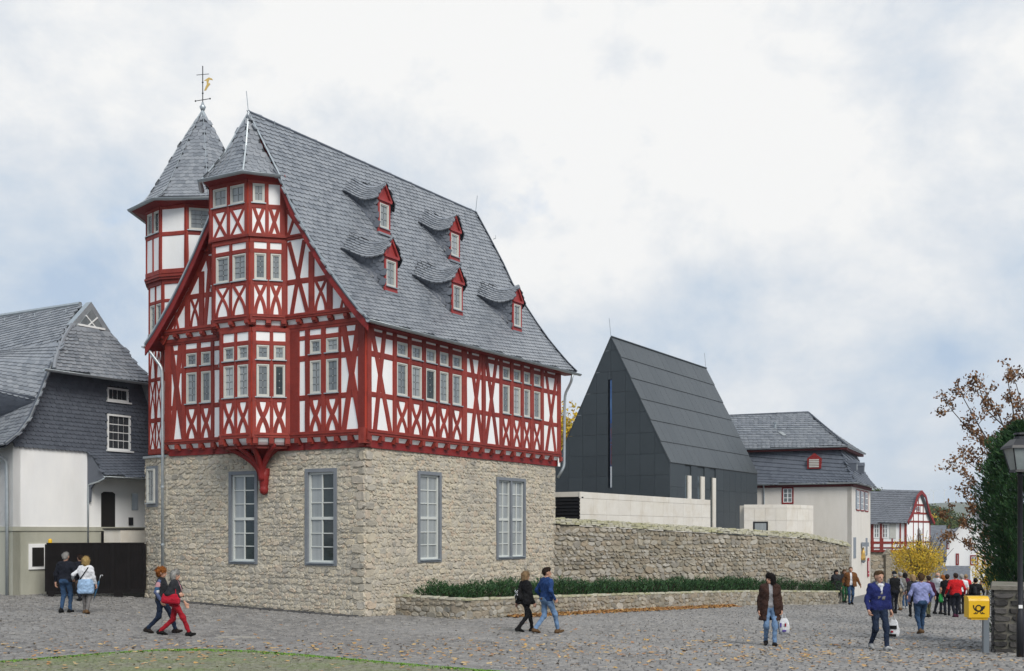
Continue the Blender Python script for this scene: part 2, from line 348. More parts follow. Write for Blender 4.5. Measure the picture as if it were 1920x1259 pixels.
# ------------------------------------------------------------------ half-timbered house
HP = np.array([(686 - 960) / FPX * 35.4, 35.4]); HR = norm(np.array([1280., 2150.])); HL = np.array([-HR[1], HR[0]])
def H2(u, v): return HP + HL * u + HR * v
def H3(u, v, z): q = HP + HL * u + HR * v; return np.array([q[0], q[1], z])
def frA(v=0.0): return frame(H2(0, v), HL, -HR)
def frB(u=0.0): return frame(H2(u, 0), HR, -HL)
def frUV(p, q):       # face from plan point p to q (house u,v); outward is to the side away from the house centre
    a, b = H2(*p), H2(*q); U = norm(b - a); N = np.array([U[1], -U[0]]); c = H2(4.4, 6)
    if np.dot(N, (a + b) / 2 - c) < 0: N = -N
    return frame(a, U, N), float(np.linalg.norm(b - a))
house = thing('half_timbered_house', (*HP, 0), 'tall red and white half-timbered house with slate roof on a rubble stone base', 'house')
def beam(fr, pts, w, par, name='beam', n1=.045, n0=-.02, line=.03):
    if len(pts) == 2 and not isinstance(pts, np.ndarray):
        (xa, za), (xb, zb_) = pts; LL = math.hypot(xb - xa, zb_ - za); k_ = max(3, int(LL / .8) + 2); nx_, nz_ = -(zb_ - za) / LL, (xb - xa) / LL
        pts = [(xa + (xb - xa) * q / (k_ - 1) + nx_ * e, za + (zb_ - za) * q / (k_ - 1) + nz_ * e) for q in range(k_) for e in (random.uniform(-.009, .009) if 0 < q < k_ - 1 else 0,)]
        w *= random.uniform(.95, 1.05)
    j = random.uniform(0, .009); mb = MB().ribbon(fr, pts, w - line, n0, n1 + j, 0)
    if line: mb.ribbon(fr, pts, w, n0, .0215 + random.uniform(0, .003), 1)
    return mb.build(name, ['red_timber', 'red_line'], par)
def panel(fr, a0, a1, z0, z1, par): return MB().rect(fr, a0 - .02, a1 + .02, z0 - .02, z1 + .02, -.06, .02 + random.uniform(-.004, .0)).build('plaster_panel', 'plaster', par)
def lead_window(fr, a0, a1, z0, z1, par, nh=3, deep=False, glass='glass', nv=1, sill=True, n=0.0):
    if a0 > a1: a0, a1 = a1, a0
    if glass == 'glass': glass = random.choices(('glass', 'curtain_glass', 'glass_dark'), (.70, .25, .05))[0]
    m = MB(); w = .042
    for q, (ww, na, nb) in enumerate(((w, -.08, .032), (.032, -.07, .012))):
        e = w * q
        m.rect(fr, a0 + e, a0 + e + ww, z0 + e, z1 - e, na + n, nb + n); m.rect(fr, a1 - e - ww, a1 - e, z0 + e, z1 - e, na + n, nb + n)
        m.rect(fr, a0 + e + ww, a1 - e - ww, z0 + e, z0 + e + ww, na + n, nb + n - .001); m.rect(fr, a0 + e + ww, a1 - e - ww, z1 - e - ww, z1 - e, na + n, nb + n - .001)
    o = m.build('window', 'frame_grey', par); p2 = par if deep else o; i = w + .032
    MB().rect(fr, a0 + i, a1 - i, z0 + i, z1 - i, -.07 + n, -.02 + n).build('pane', glass, p2)
    m = MB(); c = [(a0 + i) + (a1 - a0 - 2 * i) * (k + 1) / (nv + 1) for k in range(nv)]
    for x in c: m.rect(fr, x - .006, x + .006, z0 + i, z1 - i, -.03 + n, -.012 + n)
    for k in range(nh):
        z = z0 + i + (z1 - z0 - 2 * i) * (k + 1) / (nh + 1); m.rect(fr, a0 + i, a1 - i, z - .006, z + .006, -.03 + n, -.011 + n)
        for x in c: m.rect(fr, x - .011, x + .011, z - .011, z + .011, -.03 + n, -.005 + n, 1)
    m.build('leading', ['lead', 'frame_white'], p2)
    if sill: MB().prism([(a0 - .05, z0 - .035), (a1 + .05, z0 - .035), (a1 + .05, z0 - .005), (a0 - .05, z0 - .005)], fr, -.05 + n, .085 + n).build('sill', 'zinc', p2)
    return o
def brace_pair(kind, fr, a0, a1, z0, z1, par, w=.13):
    t = np.linspace(0, 1, 13); m = w * .35; h = z1 - z0 + .06; zb = z0 - .03
    if kind == 'S': x = (1 - np.cos(np.pi * t)) / 2
    elif kind == 'O': x = np.sin(np.pi / 2 * t) ** 1.15
    else: x = t
    A, W = a0 + m, a1 - a0 - 2 * m
    beam(fr, [(A + W * q, zb + h * (1 - p)) for p, q in zip(t, x)] if kind != 'x' else [(A, zb + h), (A + W, zb)], w, par, 'brace', .028)
    beam(fr, [(A + W * (1 - q), zb + h * (1 - p)) for p, q in zip(t, x)] if kind != 'x' else [(A + W, zb + h), (A, zb)], w, par, 'brace', .036)
def storey(fr, par, posts, rails, rows, deep=False, nh=(1, 3), bw=.155, glass='glass', railspan=None):
    zA, zB = rails[0][0], rails[-1][1]
    for a0, a1 in posts: beam(fr, [((a0 + a1) / 2, zA), ((a0 + a1) / 2, zB)], abs(a1 - a0), par, 'post', .05)
    s0 = posts[0][0]; s1 = posts[-1][1]
    for i, (z0, z1) in enumerate(rails): beam(fr, [(s0, (z0 + z1) / 2), (s1, (z0 + z1) / 2)], z1 - z0, par, 'rail', .034 if 0 < i < len(rails) - 1 else .056)
    for r, row in enumerate(rows):
        z0, z1 = rails[r][1], rails[r + 1][0]
        for c, k in enumerate(row):
            a0, a1 = posts[c][1], posts[c + 1][0]; a0, a1 = min(a0, a1), max(a0, a1)
            if k == '#': continue
            if k in 'Ww': lead_window(fr, a0 + .01, a1 - .01, z0 + .03, z1 - .005, par, nh[1] if k == 'W' else nh[0], deep, glass)
            else: panel(fr, a0, a1, z0, z1, par)
            if k in 'SOx': brace_pair(k, fr, a0, a1, z0, z1, par, bw)
def jetty(fr, a0, a1, z0, z1, par, n, back=-.16, plate=.15, over=.10):
    """recessed plate, rounded joist ends, white coving between them"""
    lo, hi = min(a0, a1), max(a0, a1)
    MB().rect(fr, lo, hi, z0 - plate, z0, back - .2, back + .06).build('plate_beam', 'red_timber', par)
    MB().rect(fr, lo - .02, hi + .02, z1 + .09, z1 + .13, -.05, .085).build('moulding', 'red_timber', par)
    st = (hi - lo) / n
    for i in range(n + 1):
        a = lo + st * i; e = over - .02
        MB().prism([(a - .085, z0 - .01), (a + .085, z0 - .01), (a + .085, z1), (a - .085, z1)], fr, back - .1, e - .05).prism([(a - .075, z0 + .04), (a + .075, z0 + .04), (a + .075, z1 - .005), (a - .075, z1 - .005)], fr, e - .06, e).build('joist_end', 'red_timber', par)
        if i < n:
            p0, p1 = a + .10, a + st - .10
            MB().add([fr(p0, z0 - .005, back + .03), fr(p1, z0 - .005, back + .03), fr(p1, z0 + .11, -.06), fr(p0, z0 + .11, -.06), fr(p1, z1 + .005, .005), fr(p0, z1 + .005, .005)], [(0, 1, 2, 3), (3, 2, 4, 5)]).build('plaster_panel', 'plaster', par)
# first floor, long side
zr = [(5.68, 5.87), (6.86, 7.03), (8.12, 8.30), (8.78, 8.93), (9.12, 9.33)]
pB = [(0, .24), (1.34, 1.56), (2.15, 2.36), (2.95, 3.18), (3.77, 3.98), (4.52, 4.76), (5.34, 5.66), (6.64, 6.90), (7.86, 8.09), (8.61, 8.87), (9.40, 9.64), (10.13, 10.41), (10.94, 11.20), (12.30, 12.62)]
FB = frB(0)
storey(FB, house, pB, zr, ['.SSSSS..SSSS.', '.WWWWW..WWWW.', '.wwwww..wwww.', '.............'], nh=(1, 3))
for p, q in (((.22, 9.1), (1.22, 5.85)), ((.93, 9.1), (.42, 5.85)), ((5.86, 9.1), (6.68, 5.85)), ((6.62, 9.1), (5.96, 5.85)), ((6.92, 9.1), (7.72, 5.85)), ((7.69, 9.1), (6.92, 5.85)), ((11.36, 9.1), (12.18, 5.85)), ((12.30, 9.1), (11.42, 5.85))):
    beam(FB, [p, q], .20, house, 'brace', .041)
jetty(FB, .05, 12.6, 5.48, 5.68, house, 17)
# first floor, gable side, to both sides of the oriel
FA = frA(0)
zra = [(5.68, 5.87), (6.86, 7.03), (8.12, 8.30), (8.78, 8.93), (9.10, 9.24)]
storey(FA, house, [(0.004, .28), (.95, 1.06), (1.57, 1.76), (2.23, 2.42), (2.66, 3.06)], zra, ['.SS.', '.WW.', '.ww.', '....'])
storey(FA, house, [(6.0, 6.12), (6.41, 6.57), (7.04, 7.23), (7.75, 7.94), (8.46, 8.77)], zra, ['.SS.', '.WW.', '.ww.', '....'])
for p, q in (((.86, 9.1), (.16, 5.9)), ((.28, 9.1), (.86, 5.8)), ((8.49, 9.1), (7.86, 5.9)), ((8.02, 9.1), (8.46, 5.8))): beam(FA, [p, q], .22, house, 'brace', .041)
jetty(FA, .05, 3.3, 5.48, 5.68, house, 6); jetty(FA, 5.9, 8.75, 5.48, 5.68, house, 5)
MB().rect(FA, 2.5, 6.6, 5.3, 9.3, -.4, -.09).rect(FB, .1, 12.6, 5.3, 9.45, -.4, -.09).rect(FA, 0.1, 2.6, 5.3, 9.3, -.39, -.09).rect(FA, 6.5, 8.7, 5.3, 9.3, -.39, -.09).build('inner_wall', 'red_dark', house)
for o_ in ((0.02, 0.02), ):
    MB().rect(FA, -.02, .2, 5.42, 5.9, -.2, .12).build('corner_joist', 'red_timber', house)
# back end wall under the far verge
fE, lE = frUV((0, 12.62), (8.77, 12.62)); MB().rect(fE, 0, lE, 5.3, 9.4, -.2, 0).build('end_wall', 'plaster', house)
# ---- gable above, a little proud of the storey below
VG = -.15; FG = frA(VG)
PROF = [(4.40, 16.27), (3.75, 15.16), (3.05, 13.93), (2.61, 13.05), (1.95, 12.02), (1.41, 11.25), (.87, 10.54), (.35, 9.94), (-.05, 9.50), (-.45, 9.12)]
def prof_z(u):
    uu = u if u < 4.4 else 8.8 - u; P = PROF[::-1]; return float(np.interp(uu, [p[0] for p in P], [p[1] for p in P]))
jetty(FG, .0, 3.2, 9.32, 9.46, house, 5, back=-.13, plate=.12); jetty(FG, 6.2, 8.75, 9.32, 9.46, house, 4, back=-.13, plate=.12)
for s in (0, 1):
    X = (lambda u: u) if s == 0 else (lambda u: 9.42 - u if u > 2.9 else 8.80 - u + .12 * max(0, (u - 1.4)))
    def up(u, d=.12): return prof_z(X(u)) - d
    gp = [(X(.12), 9.5)] + [(X(u), prof_z(X(u)) - .10) for u in (.12, .35, .87, 1.41, 1.95, 2.61, 3.0, 3.16)] + [(X(3.16), 9.5)]
    MB().prism(gp, FG, -.2, .018).build('plaster_panel', 'plaster', house)
    beam(FG, [(X(.16), 9.56), (X(3.1), 9.56)], .19, house, 'rail', .056)
    for a0, a1, t in ((3.03, 3.26, 13.9), (1.90, 2.15, up(1.9, .4)), (1.17, 1.41, up(1.17, .35))):
        beam(FG, [(X((a0 + a1) / 2), 9.5), (X((a0 + a1) / 2), t)], a1 - a0, house, 'post', .05)
    for z, ua in ((10.655, up), (12.09, up), (13.11, up), (11.40, None)):
        u0 = next(u for u in np.linspace(0, 3, 200) if up(u, .30) > z or u > 2.98); beam(FG, [(X(u0), z), (X(3.1 if ua else 2.0), z)], .17, house, 'rail', .034 if z != 12.09 else .06)
    MB().rect(FG, min(X(2.2), X(3.15)), max(X(2.2), X(3.15)), 12.10, 12.16, 0, .10).build('moulding', 'red_timber', house)
    for p, q, w in (((2.97, 11.95), (2.2, 9.62), .17), ((2.33, 11.95), (2.86, 9.62), .17), ((3.03, 12.98), (2.31, 12.1), .12), ((2.62, 12.98), (3.03, 12.1), .12)):
        beam(FG, [(X(p[0]), p[1]), (X(q[0]), q[1])], w, house, 'brace', .04)
    brace_pair('O', FG, min(X(1.41), X(1.90)), max(X(1.41), X(1.90)), 9.65, 10.57, house, .11)
    t = np.linspace(0, 1, 10); beam(FG, [(X(.62 + .5 * q), 9.6 + .92 * np.sin(q * 1.5)) for q in t], .10, house, 'brace', .034); beam(FG, [(X(.85), 9.6), (X(.68), 10.2)], .10, house, 'brace', .037)
    # raking timber under the verge
    beam(FG, [(X(u), prof_z(X(u)) - .34) for u in (-.0, .35, .87, 1.41, 1.95, 2.61, 3.05)], .20, house, 'rafter_beam', .03)
# ---- oriel: three sides of an octagon through three storeys
oriel = tag(bpy.data.objects.new('oriel', None)); COL.objects.link(oriel); oriel.parent = house
def oriel_level(ue, uc, ucl, ul, v0, vf, rails, rows_c, rows_s, cposts, sposts, bw, nh):
    fc, lc = frUV((uc, vf), (ucl, vf)); k = lc
    storey(fc, oriel, [(0, .13), (k / 2 - .065, k / 2 + .065), (k - .13, k)] if cposts is None else cposts(k), rails, rows_c, True, nh, bw)
    for p, q in (((ue, v0), (uc, vf)), ((ul, v0), (ucl, vf))):
        fs, ls = frUV(p, q); storey(fs, oriel, sposts(ls), rails, rows_s, True, nh, bw)
    MB().add([H3(ue + .1, v0 + .1, rails[0][0]), H3(uc + .05, vf + .12, rails[0][0]), H3(ucl - .05, vf + .12, rails[0][0]), H3(ul - .1, v0 + .1, rails[0][0])] + [H3(ue + .1, v0 + .1, rails[-1][1]), H3(uc + .05, vf + .12, rails[-1][1]), H3(ucl - .05, vf + .12, rails[-1][1]), H3(ul - .1, v0 + .1, rails[-1][1])],
             [(0, 1, 5, 4), (1, 2, 6, 5), (2, 3, 7, 6), (3, 2, 1, 0), (4, 5, 6, 7)]).build('inner_wall', 'red_dark', oriel)
sp = lambda l: [(0, .17), (l / 2 - .06, l / 2 + .06), (l - .13, l)]
oriel_level(3.05, 3.91, 5.27, 6.13, 0, -.86, [(5.68, 5.86), (6.83, 6.98), (8.05, 8.17), (8.66, 8.80), (9.08, 9.22)], ['SS', 'WW', 'ww', '..'], ['SS', 'WW', 'ww', '..'], None, sp, .135, (1, 3))
oriel_level(3.08, 3.90, 5.50, 6.32, VG, VG - .82, [(9.44, 9.64), (10.56, 10.70), (11.58, 11.72), (11.92, 12.06)], ['OO', 'WW', '..'], ['OO', 'WW', '..'], None, sp, .115, (1, 3))
oriel_level(3.12, 3.94, 5.60, 6.42, VG - .03, VG - .85, [(12.06, 12.22), (13.00, 13.16), (13.80, 14.12)], ['xx', 'ww'], ['xx', '.w'], None, sp, .115, (1, 3))
for (ue, uc, ucl, ul, v0, vf, z0, z1, bk) in ((3.05, 3.91, 5.27, 6.13, 0, -.86, 5.46, 5.68, -.2), (3.08, 3.90, 5.50, 6.32, VG, VG - .82, 9.30, 9.45, -.13)):
    for p, q in (((ue, v0), (uc, vf)), ((uc, vf), (ucl, vf)), ((ul, v0), (ucl, vf))):
        fs, ls = frUV(p, q); jetty(fs, .1, ls - .1, z0, z1, oriel, 2, back=bk, plate=.10)
for (uc, ucl, vf, z) in ((3.9, 5.5, VG - .84, 12.08),):
    pts = [(3.05, VG), (uc, vf), (ucl, vf), (6.35, VG)]
    for p, q in zip(pts, pts[1:]):
        fs, ls = frUV(p, q); MB().rect(fs, -.03, ls + .03, z, z + .07, -.05, .10).build('moulding', 'red_timber', oriel)
# curved corbel below the oriel: three ribs gathering into a tapering foot
bt = (4.05, -.02); zt, zb = 5.42, 3.92
foot = MB().lathe(H3(4.25, .05, 0), [(.02, 3.88), (.12, 3.94), (.155, 4.08), (.13, 4.12), (.145, 4.2), (.17, 4.45), (.21, 4.75)], 10); foot.build('corbel_foot', 'red_dark', oriel, True)
for (u, v) in ((3.45, -.35), (3.98, -.78), (4.65, -.80), (5.25, -.70), (5.6, -.3)):
    t = np.linspace(0, 1, 10); s = t ** 2.2
    pts = [H3(4.25 + (u - 4.25) * b, .05 + (v - .05) * b - .10 * (1 - b), 4.35 + (5.48 - 4.35) * a) for a, b in zip(t, s)]
    MB().tube(pts, np.linspace(.12, .085, 10), 6).build('corbel_rib', 'red_dark', oriel, True)
S_ = np.linspace(0, 1, 9)
def corb(s, t):   # dark web between the ribs
    ang = s * np.pi; b = t ** 2.6; u = 4.25 + (np.cos(ang) * 1.2 + .3) * b; v = .1 - .78 * np.sin(ang) * b; z = 4.5 + .96 * t; q = HP[None] + HL[None] * u[:, None] + HR[None] * v[:, None]; return np.c_[q, z]
MB().patch(corb, 12, 8).build('corbel_web', 'red_dark', oriel, True)
MB().add([H3(3.1, 0, 5.47), H3(3.93, -.8, 5.47), H3(5.25, -.8, 5.47), H3(6.1, 0, 5.47)], [(0, 1, 2, 3)]).build('oriel_floor', 'red_dark', oriel)
# ---- main roof
roof = tag(bpy.data.objects.new('roof', None)); COL.objects.link(roof); roof.parent = house
PU = np.array([p[0] for p in PROF]); PZ = np.array([p[1] for p in PROF]); PL = np.r_[0, np.cumsum(np.hypot(np.diff(PU), np.diff(PZ)))]; LT = PL[-1]
V0, V1 = -.5, 13.15
def roof_fn(s, t, side=0):
    u = np.interp((1 - t) * LT, PL, PU); z = np.interp((1 - t) * LT, PL, PZ); v = V0 + s * (V1 - V0)
    if side: u = 8.8 - u
    q = HP + HL * u[:, None] + HR * v[:, None]; return np.c_[q, z]
for sd in (0, 1):
    m = MB(); m.patch(lambda s, t: roof_fn(s, t, sd), 1, 40); m.patch(lambda s, t: roof_fn(s, t, sd) - np.array([0, 0, .12]), 1, 40, 1); m.build('roof_deck', ['slate_bed' if sd == 0 else 'slate', 'red_dark'], roof)
# dormers: (v, u of the front, base z)
DORM = []
for bx, by in ((717, 437), (729.5, 546), (849.5, 488), (854, 589), (966.5, 620)):
    best = None
    for t in np.linspace(.02, .98, 400):
        u = np.interp((1 - t) * LT, PL, PU); z = np.interp((1 - t) * LT, PL, PZ); k = (bx - 960) / FPX; o = H2(u, 0)
        v = (k * o[1] - o[0]) / (HR[0] - k * HR[1]); y = (o + HR * v)[1]; e = abs(HY - (z - CZ) / y * FPX - by)
        if best is None or e < best[0]: best = (e, float(u), float(v), float(z))
    DORM.append(best[1:])
def not_dormer(S, T):
    ok = np.ones(len(S), bool); V = V0 + S * (V1 - V0); U = np.interp((1 - T) * LT, PL, PU)
    for (u, v, z) in DORM: ok &= ~((abs(V - v) < .46) & (U > u - .02) & (U < u + .75))
    return ok
Ms = slate_patch(lambda s, t: roof_fn(s, t), lambda t: V1 - V0, LT, .185, .25, tilt=.13, keep=not_dormer)
place('slate', 'slate', Ms, 'slate', roof, 300, stuff='slates')
# verges
for sd in (0, 1):
    X = (lambda u: u) if sd == 0 else (lambda u: 8.8 - u)
    us = [(X(u), z) for u, z in PROF[2:]]
    for (v_, nm, mt, dz0, dz1, n0, n1) in ((V0, 'verge_board', 'red_dark', -.34, -.03, -.05, .0), (V0, 'verge_slates', 'slate_dark', -.05, .05, -.04, .02)):
        m = MB(); f_ = frA(v_)
        for (a, z), (b, w) in zip(us, us[1:]): m.prism([(a, z + dz0), (b, w + dz0), (b, w + dz1), (a, z + dz1)], f_, n0, n1, 0, True)
        m.build(nm, mt, roof)
    m = MB(); m.ribbon(frA(V0), [(a, z + .055) for a, z in us], .05, .0, .035); m.build('verge_trim', 'zinc', roof)
    f_ = frA(V0); m = MB()
    for (a, z), (b, w) in zip(us, us[1:]): m.add([f_(a, z - .16, 0), f_(b, w - .16, 0), f_(b, w - .16, -.42), f_(a, z - .16, -.42)], [(0, 1, 2, 3)])
    m.build('soffit', 'red_dark', roof)
MB().tube([H3(4.4, V0, 16.30), H3(4.4, V1, 16.30)], .055, 6).build('ridge_cap', 'slate_dark', roof)
fv = frA(V1); MB().ribbon(frame(H2(0, V1), HL, HR), [(u, z + .02) for u, z in PROF], .14, -.05, .03).build('verge_slates', 'slate_dark', roof)
def gutter(pts, par, r=.075, name='gutter'):
    p = np.array(pts, float); m = MB(); k = 7; V = []
    d = np.gradient(p, axis=0) if len(p) > 2 else np.array([p[1] - p[0]] * 2); d[:, 2] = 0; d = norm(d); sd = np.stack([-d[:, 1], d[:, 0], d[:, 0] * 0], 1)
    for q, s in zip(p, sd):
        for j in range(k): a = math.pi * (1 + j / (k - 1)); V.append(q + s * math.cos(a) * r + np.array([0, 0, math.sin(a) * r]))
    m.add(V, [(i * k + j, i * k + j + 1, (i + 1) * k + j + 1, (i + 1) * k + j) for i in range(len(p) - 1) for j in range(k - 1)])
    m.add(V[:k], [tuple(range(k))]); m.add(V[-k:], [tuple(range(k))])
    m.tube(p - sd * r, .014, 5); m.tube(p + sd * r, .014, 5); return m.build(name, 'zinc', par, True)
gutter([H3(-.50, V0 - .05, 9.09), H3(-.50, 13.4, 9.07)], house); gutter([H3(9.30, V0 - .05, 9.10), H3(9.30, 4, 9.10)], house)
MB().rect(frB(-.42), V0 + .3, V1 - .1, 9.0, 9.08, -.45, 0).build('eaves_soffit', 'red_dark', house)
# downpipes
def pipe(pts, par, r=.055, name='downpipe'):
    p = [np.array(q, float) for q in pts]; out = [p[0]]
    for i in range(1, len(p) - 1):
        for t in (.82, 1.0): out.append(p[i - 1] + (p[i] - p[i - 1]) * t if t < 1 else p[i] * .5 + (p[i - 1] + (p[i] - p[i - 1]) * .82) * .25 + (p[i] + (p[i + 1] - p[i]) * .18) * .25)
        out.append(p[i] + (p[i + 1] - p[i]) * .18)
    out.append(p[-1]); return MB().tube(out, r, 9).build(name, 'zinc', par, True)
pipe([H3(9.22, -.45, 9.03), H3(9.1, -.4, 8.9), H3(8.72, -.22, 8.35), H3(8.70, -.2, 7.6), H3(8.70, -.2, .35)], house)
pipe([H3(-.5, 12.75, 9.0), H3(-.4, 12.8, 8.7), H3(-.1, 12.82, 8.2), H3(-.08, 12.82, 6.0), H3(-.08, 12.80, 5.3), H3(.1, 12.6, 4.85)], house)
for z in (2.2, 4.2): MB().tube([H3(8.70, -.2, z), H3(8.70, -.2, z + .06)], .072, 9).build('pipe_clamp', 'zinc', house)
# ---- oriel roof: three steep faces running up to the front end of the ridge
ORF = [(3.05, -.5), (3.82, -1.36), (5.62, -1.36), (6.05, -.5)]
apex = H3(4.4, -.5, 16.30)
m = MB(); Mo = []
orf = tag(bpy.data.objects.new('oriel_roof', None)); COL.objects.link(orf); orf.parent = house
for i in range(3):
    a, b = H3(*ORF[i], 14.06 if i else 13.93), H3(*ORF[i + 1], 14.06 if i < 2 else 13.93)
    if i == 0: a = H3(3.02, -.52, 13.93)
    def fn(s, t, a=a, b=b):
        base = a[None] + (b - a)[None] * s[:, None]; k = (t ** 1.0); bell = .22 * np.sin(np.pi * np.clip(t, 0, 1)) * (1 - t) ** .3
        p = base + (apex - base) * k[:, None]; p[:, 2] -= bell; return p
    m.patch(fn, 6, 14); ls = float(np.linalg.norm(b - a)); lt = float(np.linalg.norm((a + b) / 2 - apex))
    Mo.append(slate_patch(fn, lambda t, ls=ls: max(.05, ls * (1 - t)), lt, .16, .2, flip=-1 if i < 3 else 1, thick=.016))
m.build('roof_deck', 'slate_bed', orf)
place('slate', 'slate', np.concatenate(Mo), 'slate', orf, 260, stuff='slates')
for q in (1, 2): MB().tube([H3(*ORF[q], 14.08), (H3(*ORF[q], 14.08) + apex) / 2 + np.array([0, 0, -.2]), apex], .035, 5).build('hip_trim', 'zinc', orf)
MB().tube([H3(3.02, -.52, 14.0), apex], .03, 5).build('hip_trim', 'zinc', orf)
gutter([H3(2.98, -.55, 14.0), H3(3.78, -1.42, 14.03), H3(5.66, -1.42, 14.03), H3(6.4, -.6, 14.0)], orf)
for p, q in zip(ORF, ORF[1:]):
    i_ = (p[0] * .95 + 4.6 * .05, p[1] * .7); j_ = (q[0] * .95 + 4.6 * .05, q[1] * .7)
    MB().add([H3(*p, 14.02), H3(*q, 14.02), H3(*j_, 13.86), H3(*i_, 13.86)], [(0, 1, 2, 3)]).build('soffit', 'red_dark', orf)
MB().tube([H3(4.4, -.5, 16.2), H3(4.5, -.5, 17.0)], .012, 4).build('lightning_rod', 'zinc', orf)
MB().tube([H3(4.4, V1, 16.2), H3(4.3, V1, 17.0)], .012, 4).build('lightning_rod', 'zinc', roof)
# snow hooks dotted over the roof
for px_, py_ in ((510, 235), (595, 375), (655, 432), (690, 345), (742, 352), (765, 362), (780, 372), (772, 480), (880, 395), (890, 405), (830, 395), (875, 505), (830, 495), (925, 450), (925, 520)):
    best = None
    for t in np.linspace(.02, .98, 300):
        u = np.interp((1 - t) * LT, PL, PU); z = np.interp((1 - t) * LT, PL, PZ); k = (px_ - 960) / FPX; o = H2(u, 0)
        v = (k * o[1] - o[0]) / (HR[0] - k * HR[1]); y = (o + HR * v)[1]; e = abs(HY - (z - CZ) / y * FPX - py_)
        if best is None or e < best[0]: best = (e, u, v, z)
    _, u, v, z = best; MB().tube([H3(u, v, z + .02), H3(u - .06, v, z + .04), H3(u - .12, v, z + .03), H3(u - .12, v, z + .16)], .014, 5).build('snow_hook', 'zinc', roof)
# ---- dormers
for (u, v, z) in DORM:
    dm = tag(bpy.data.objects.new('dormer', None)); COL.objects.link(dm); dm.parent = house
    hw, hh, ha = .35, 1.1, .56; fr = frame(H2(u - .06, v), HR, -HL)
    MB().rect(fr, -hw, -hw + .09, z - .05, z + hh, -.3, .03).rect(fr, hw - .09, hw, z - .05, z + hh, -.3, .03).rect(fr, -hw + .09, hw - .09, z - .05, z + .12, -.3, .028).rect(fr, -hw + .09, hw - .09, z + hh - .1, z + hh, -.3, .028).build('dormer_frame', 'red_dormer', dm)
    MB().prism([(-hw - .02, z + hh), (hw + .02, z + hh), (0, z + hh + ha)], fr, -.06, .0).build('dormer_gable', 'red_dormer', dm)
    MB().rect(fr, -hw - .03, hw + .03, z + hh - .03, z + hh + .05, -.06, .09).ribbon(fr, [(-hw - .05, z + hh + .02), (0, z + hh + ha + .04)], .08, -.06, .07).ribbon(fr, [(hw + .05, z + hh + .02), (0, z + hh + ha + .04)], .08, -.06, .075).build('dormer_moulding', 'red_dormer', dm)
    lead_window(fr, -hw + .09, hw - .09, z + .14, z + hh - .1, dm, 2, True, 'curtain_glass', n=.0)
    MB().rect(fr, -hw - .05, hw + .05, z - .12, z - .05, -.3, .10).build('flashing', 'slate', dm)
    Md = []; m = MB()
    for sgn in (-1, 1):
        def on_roof(vv, zz): return np.interp(zz, PZ[::-1], PU[::-1]), vv, zz
        def to_w(p): return np.c_[HP + HL * p[:, :1] + HR * p[:, 1:2], p[:, 2]]
        def wing_p(s, t, sgn=sgn):
            # t 0 ridge .. 1 eave ; s 0 front .. 1 back, easing into the main roof
            f0 = np.array([u - .17, v, z + hh + ha + .10]); f1 = np.array([u - .17, v + sgn * (hw + .15), z + hh + .02])
            b0 = np.array([*on_roof(v + sgn * .25, z + hh + ha + .42)]); b1 = np.array([*on_roof(v + sgn * 1.45, z + hh + .12)])
            F = f0 + (f1 - f0) * t[:, None]; Bk = b0 + (b1 - b0) * (t[:, None] ** .9); e = s[:, None]; p = F + (Bk - F) * e
            p[:, 2] -= .22 * np.sin(np.pi * s ** .85) ** 1.3 * (1 - .15 * t); lim = np.interp(p[:, 2], PZ[::-1], PU[::-1]); p[:, 0] = np.minimum(p[:, 0], lim - .004); return p
        def wing(s, t, sgn=sgn): return to_w(wing_p(s, t, sgn))
        def cheek(s, t, sgn=sgn):
            T_ = wing_p(s, np.ones_like(s), sgn); T_[:, 0] += .11 * (1 - s); T_[:, 1] -= sgn * .15 * (1 - s); T_[:, 2] -= .03
            vb = v + sgn * (hw + .04 + (1.45 - hw - .04) * s ** 1.5); zb_ = z - .05 + (hh + .17) * s ** .9; Bm = np.c_[np.interp(zb_, PZ[::-1], PU[::-1]) - .01, vb, zb_]
            p = T_ + (Bm - T_) * t[:, None]; bow = np.sin(np.pi * t) * np.sin(np.pi * np.clip(s, 0, 1)); p[:, 1] -= sgn * .10 * bow; p[:, 0] += .05 * bow
            lim = np.interp(p[:, 2], PZ[::-1], PU[::-1]); p[:, 0] = np.minimum(p[:, 0], lim - .012); return to_w(p)
        m.patch(wing, 10, 6); m.patch(cheek, 8, 6)
        Md.append(slate_patch(lambda s, t: wing(s, 1 - t), lambda t: 1.5, .95, .13, .17, flip=sgn)); 
        if sgn < 0: Mc = slate_patch(lambda s, t: cheek(s, 1 - t), lambda t: 1.35, 1.1, .16, .19, flip=sgn)
    m.build('dormer_deck', 'slate_bed', dm)
    place('slate', 'slate', np.concatenate(Md), 'slate', dm, 60, stuff='slates'); place('slate', 'slate', Mc, 'slate_dark', dm, 30, stuff='slates')
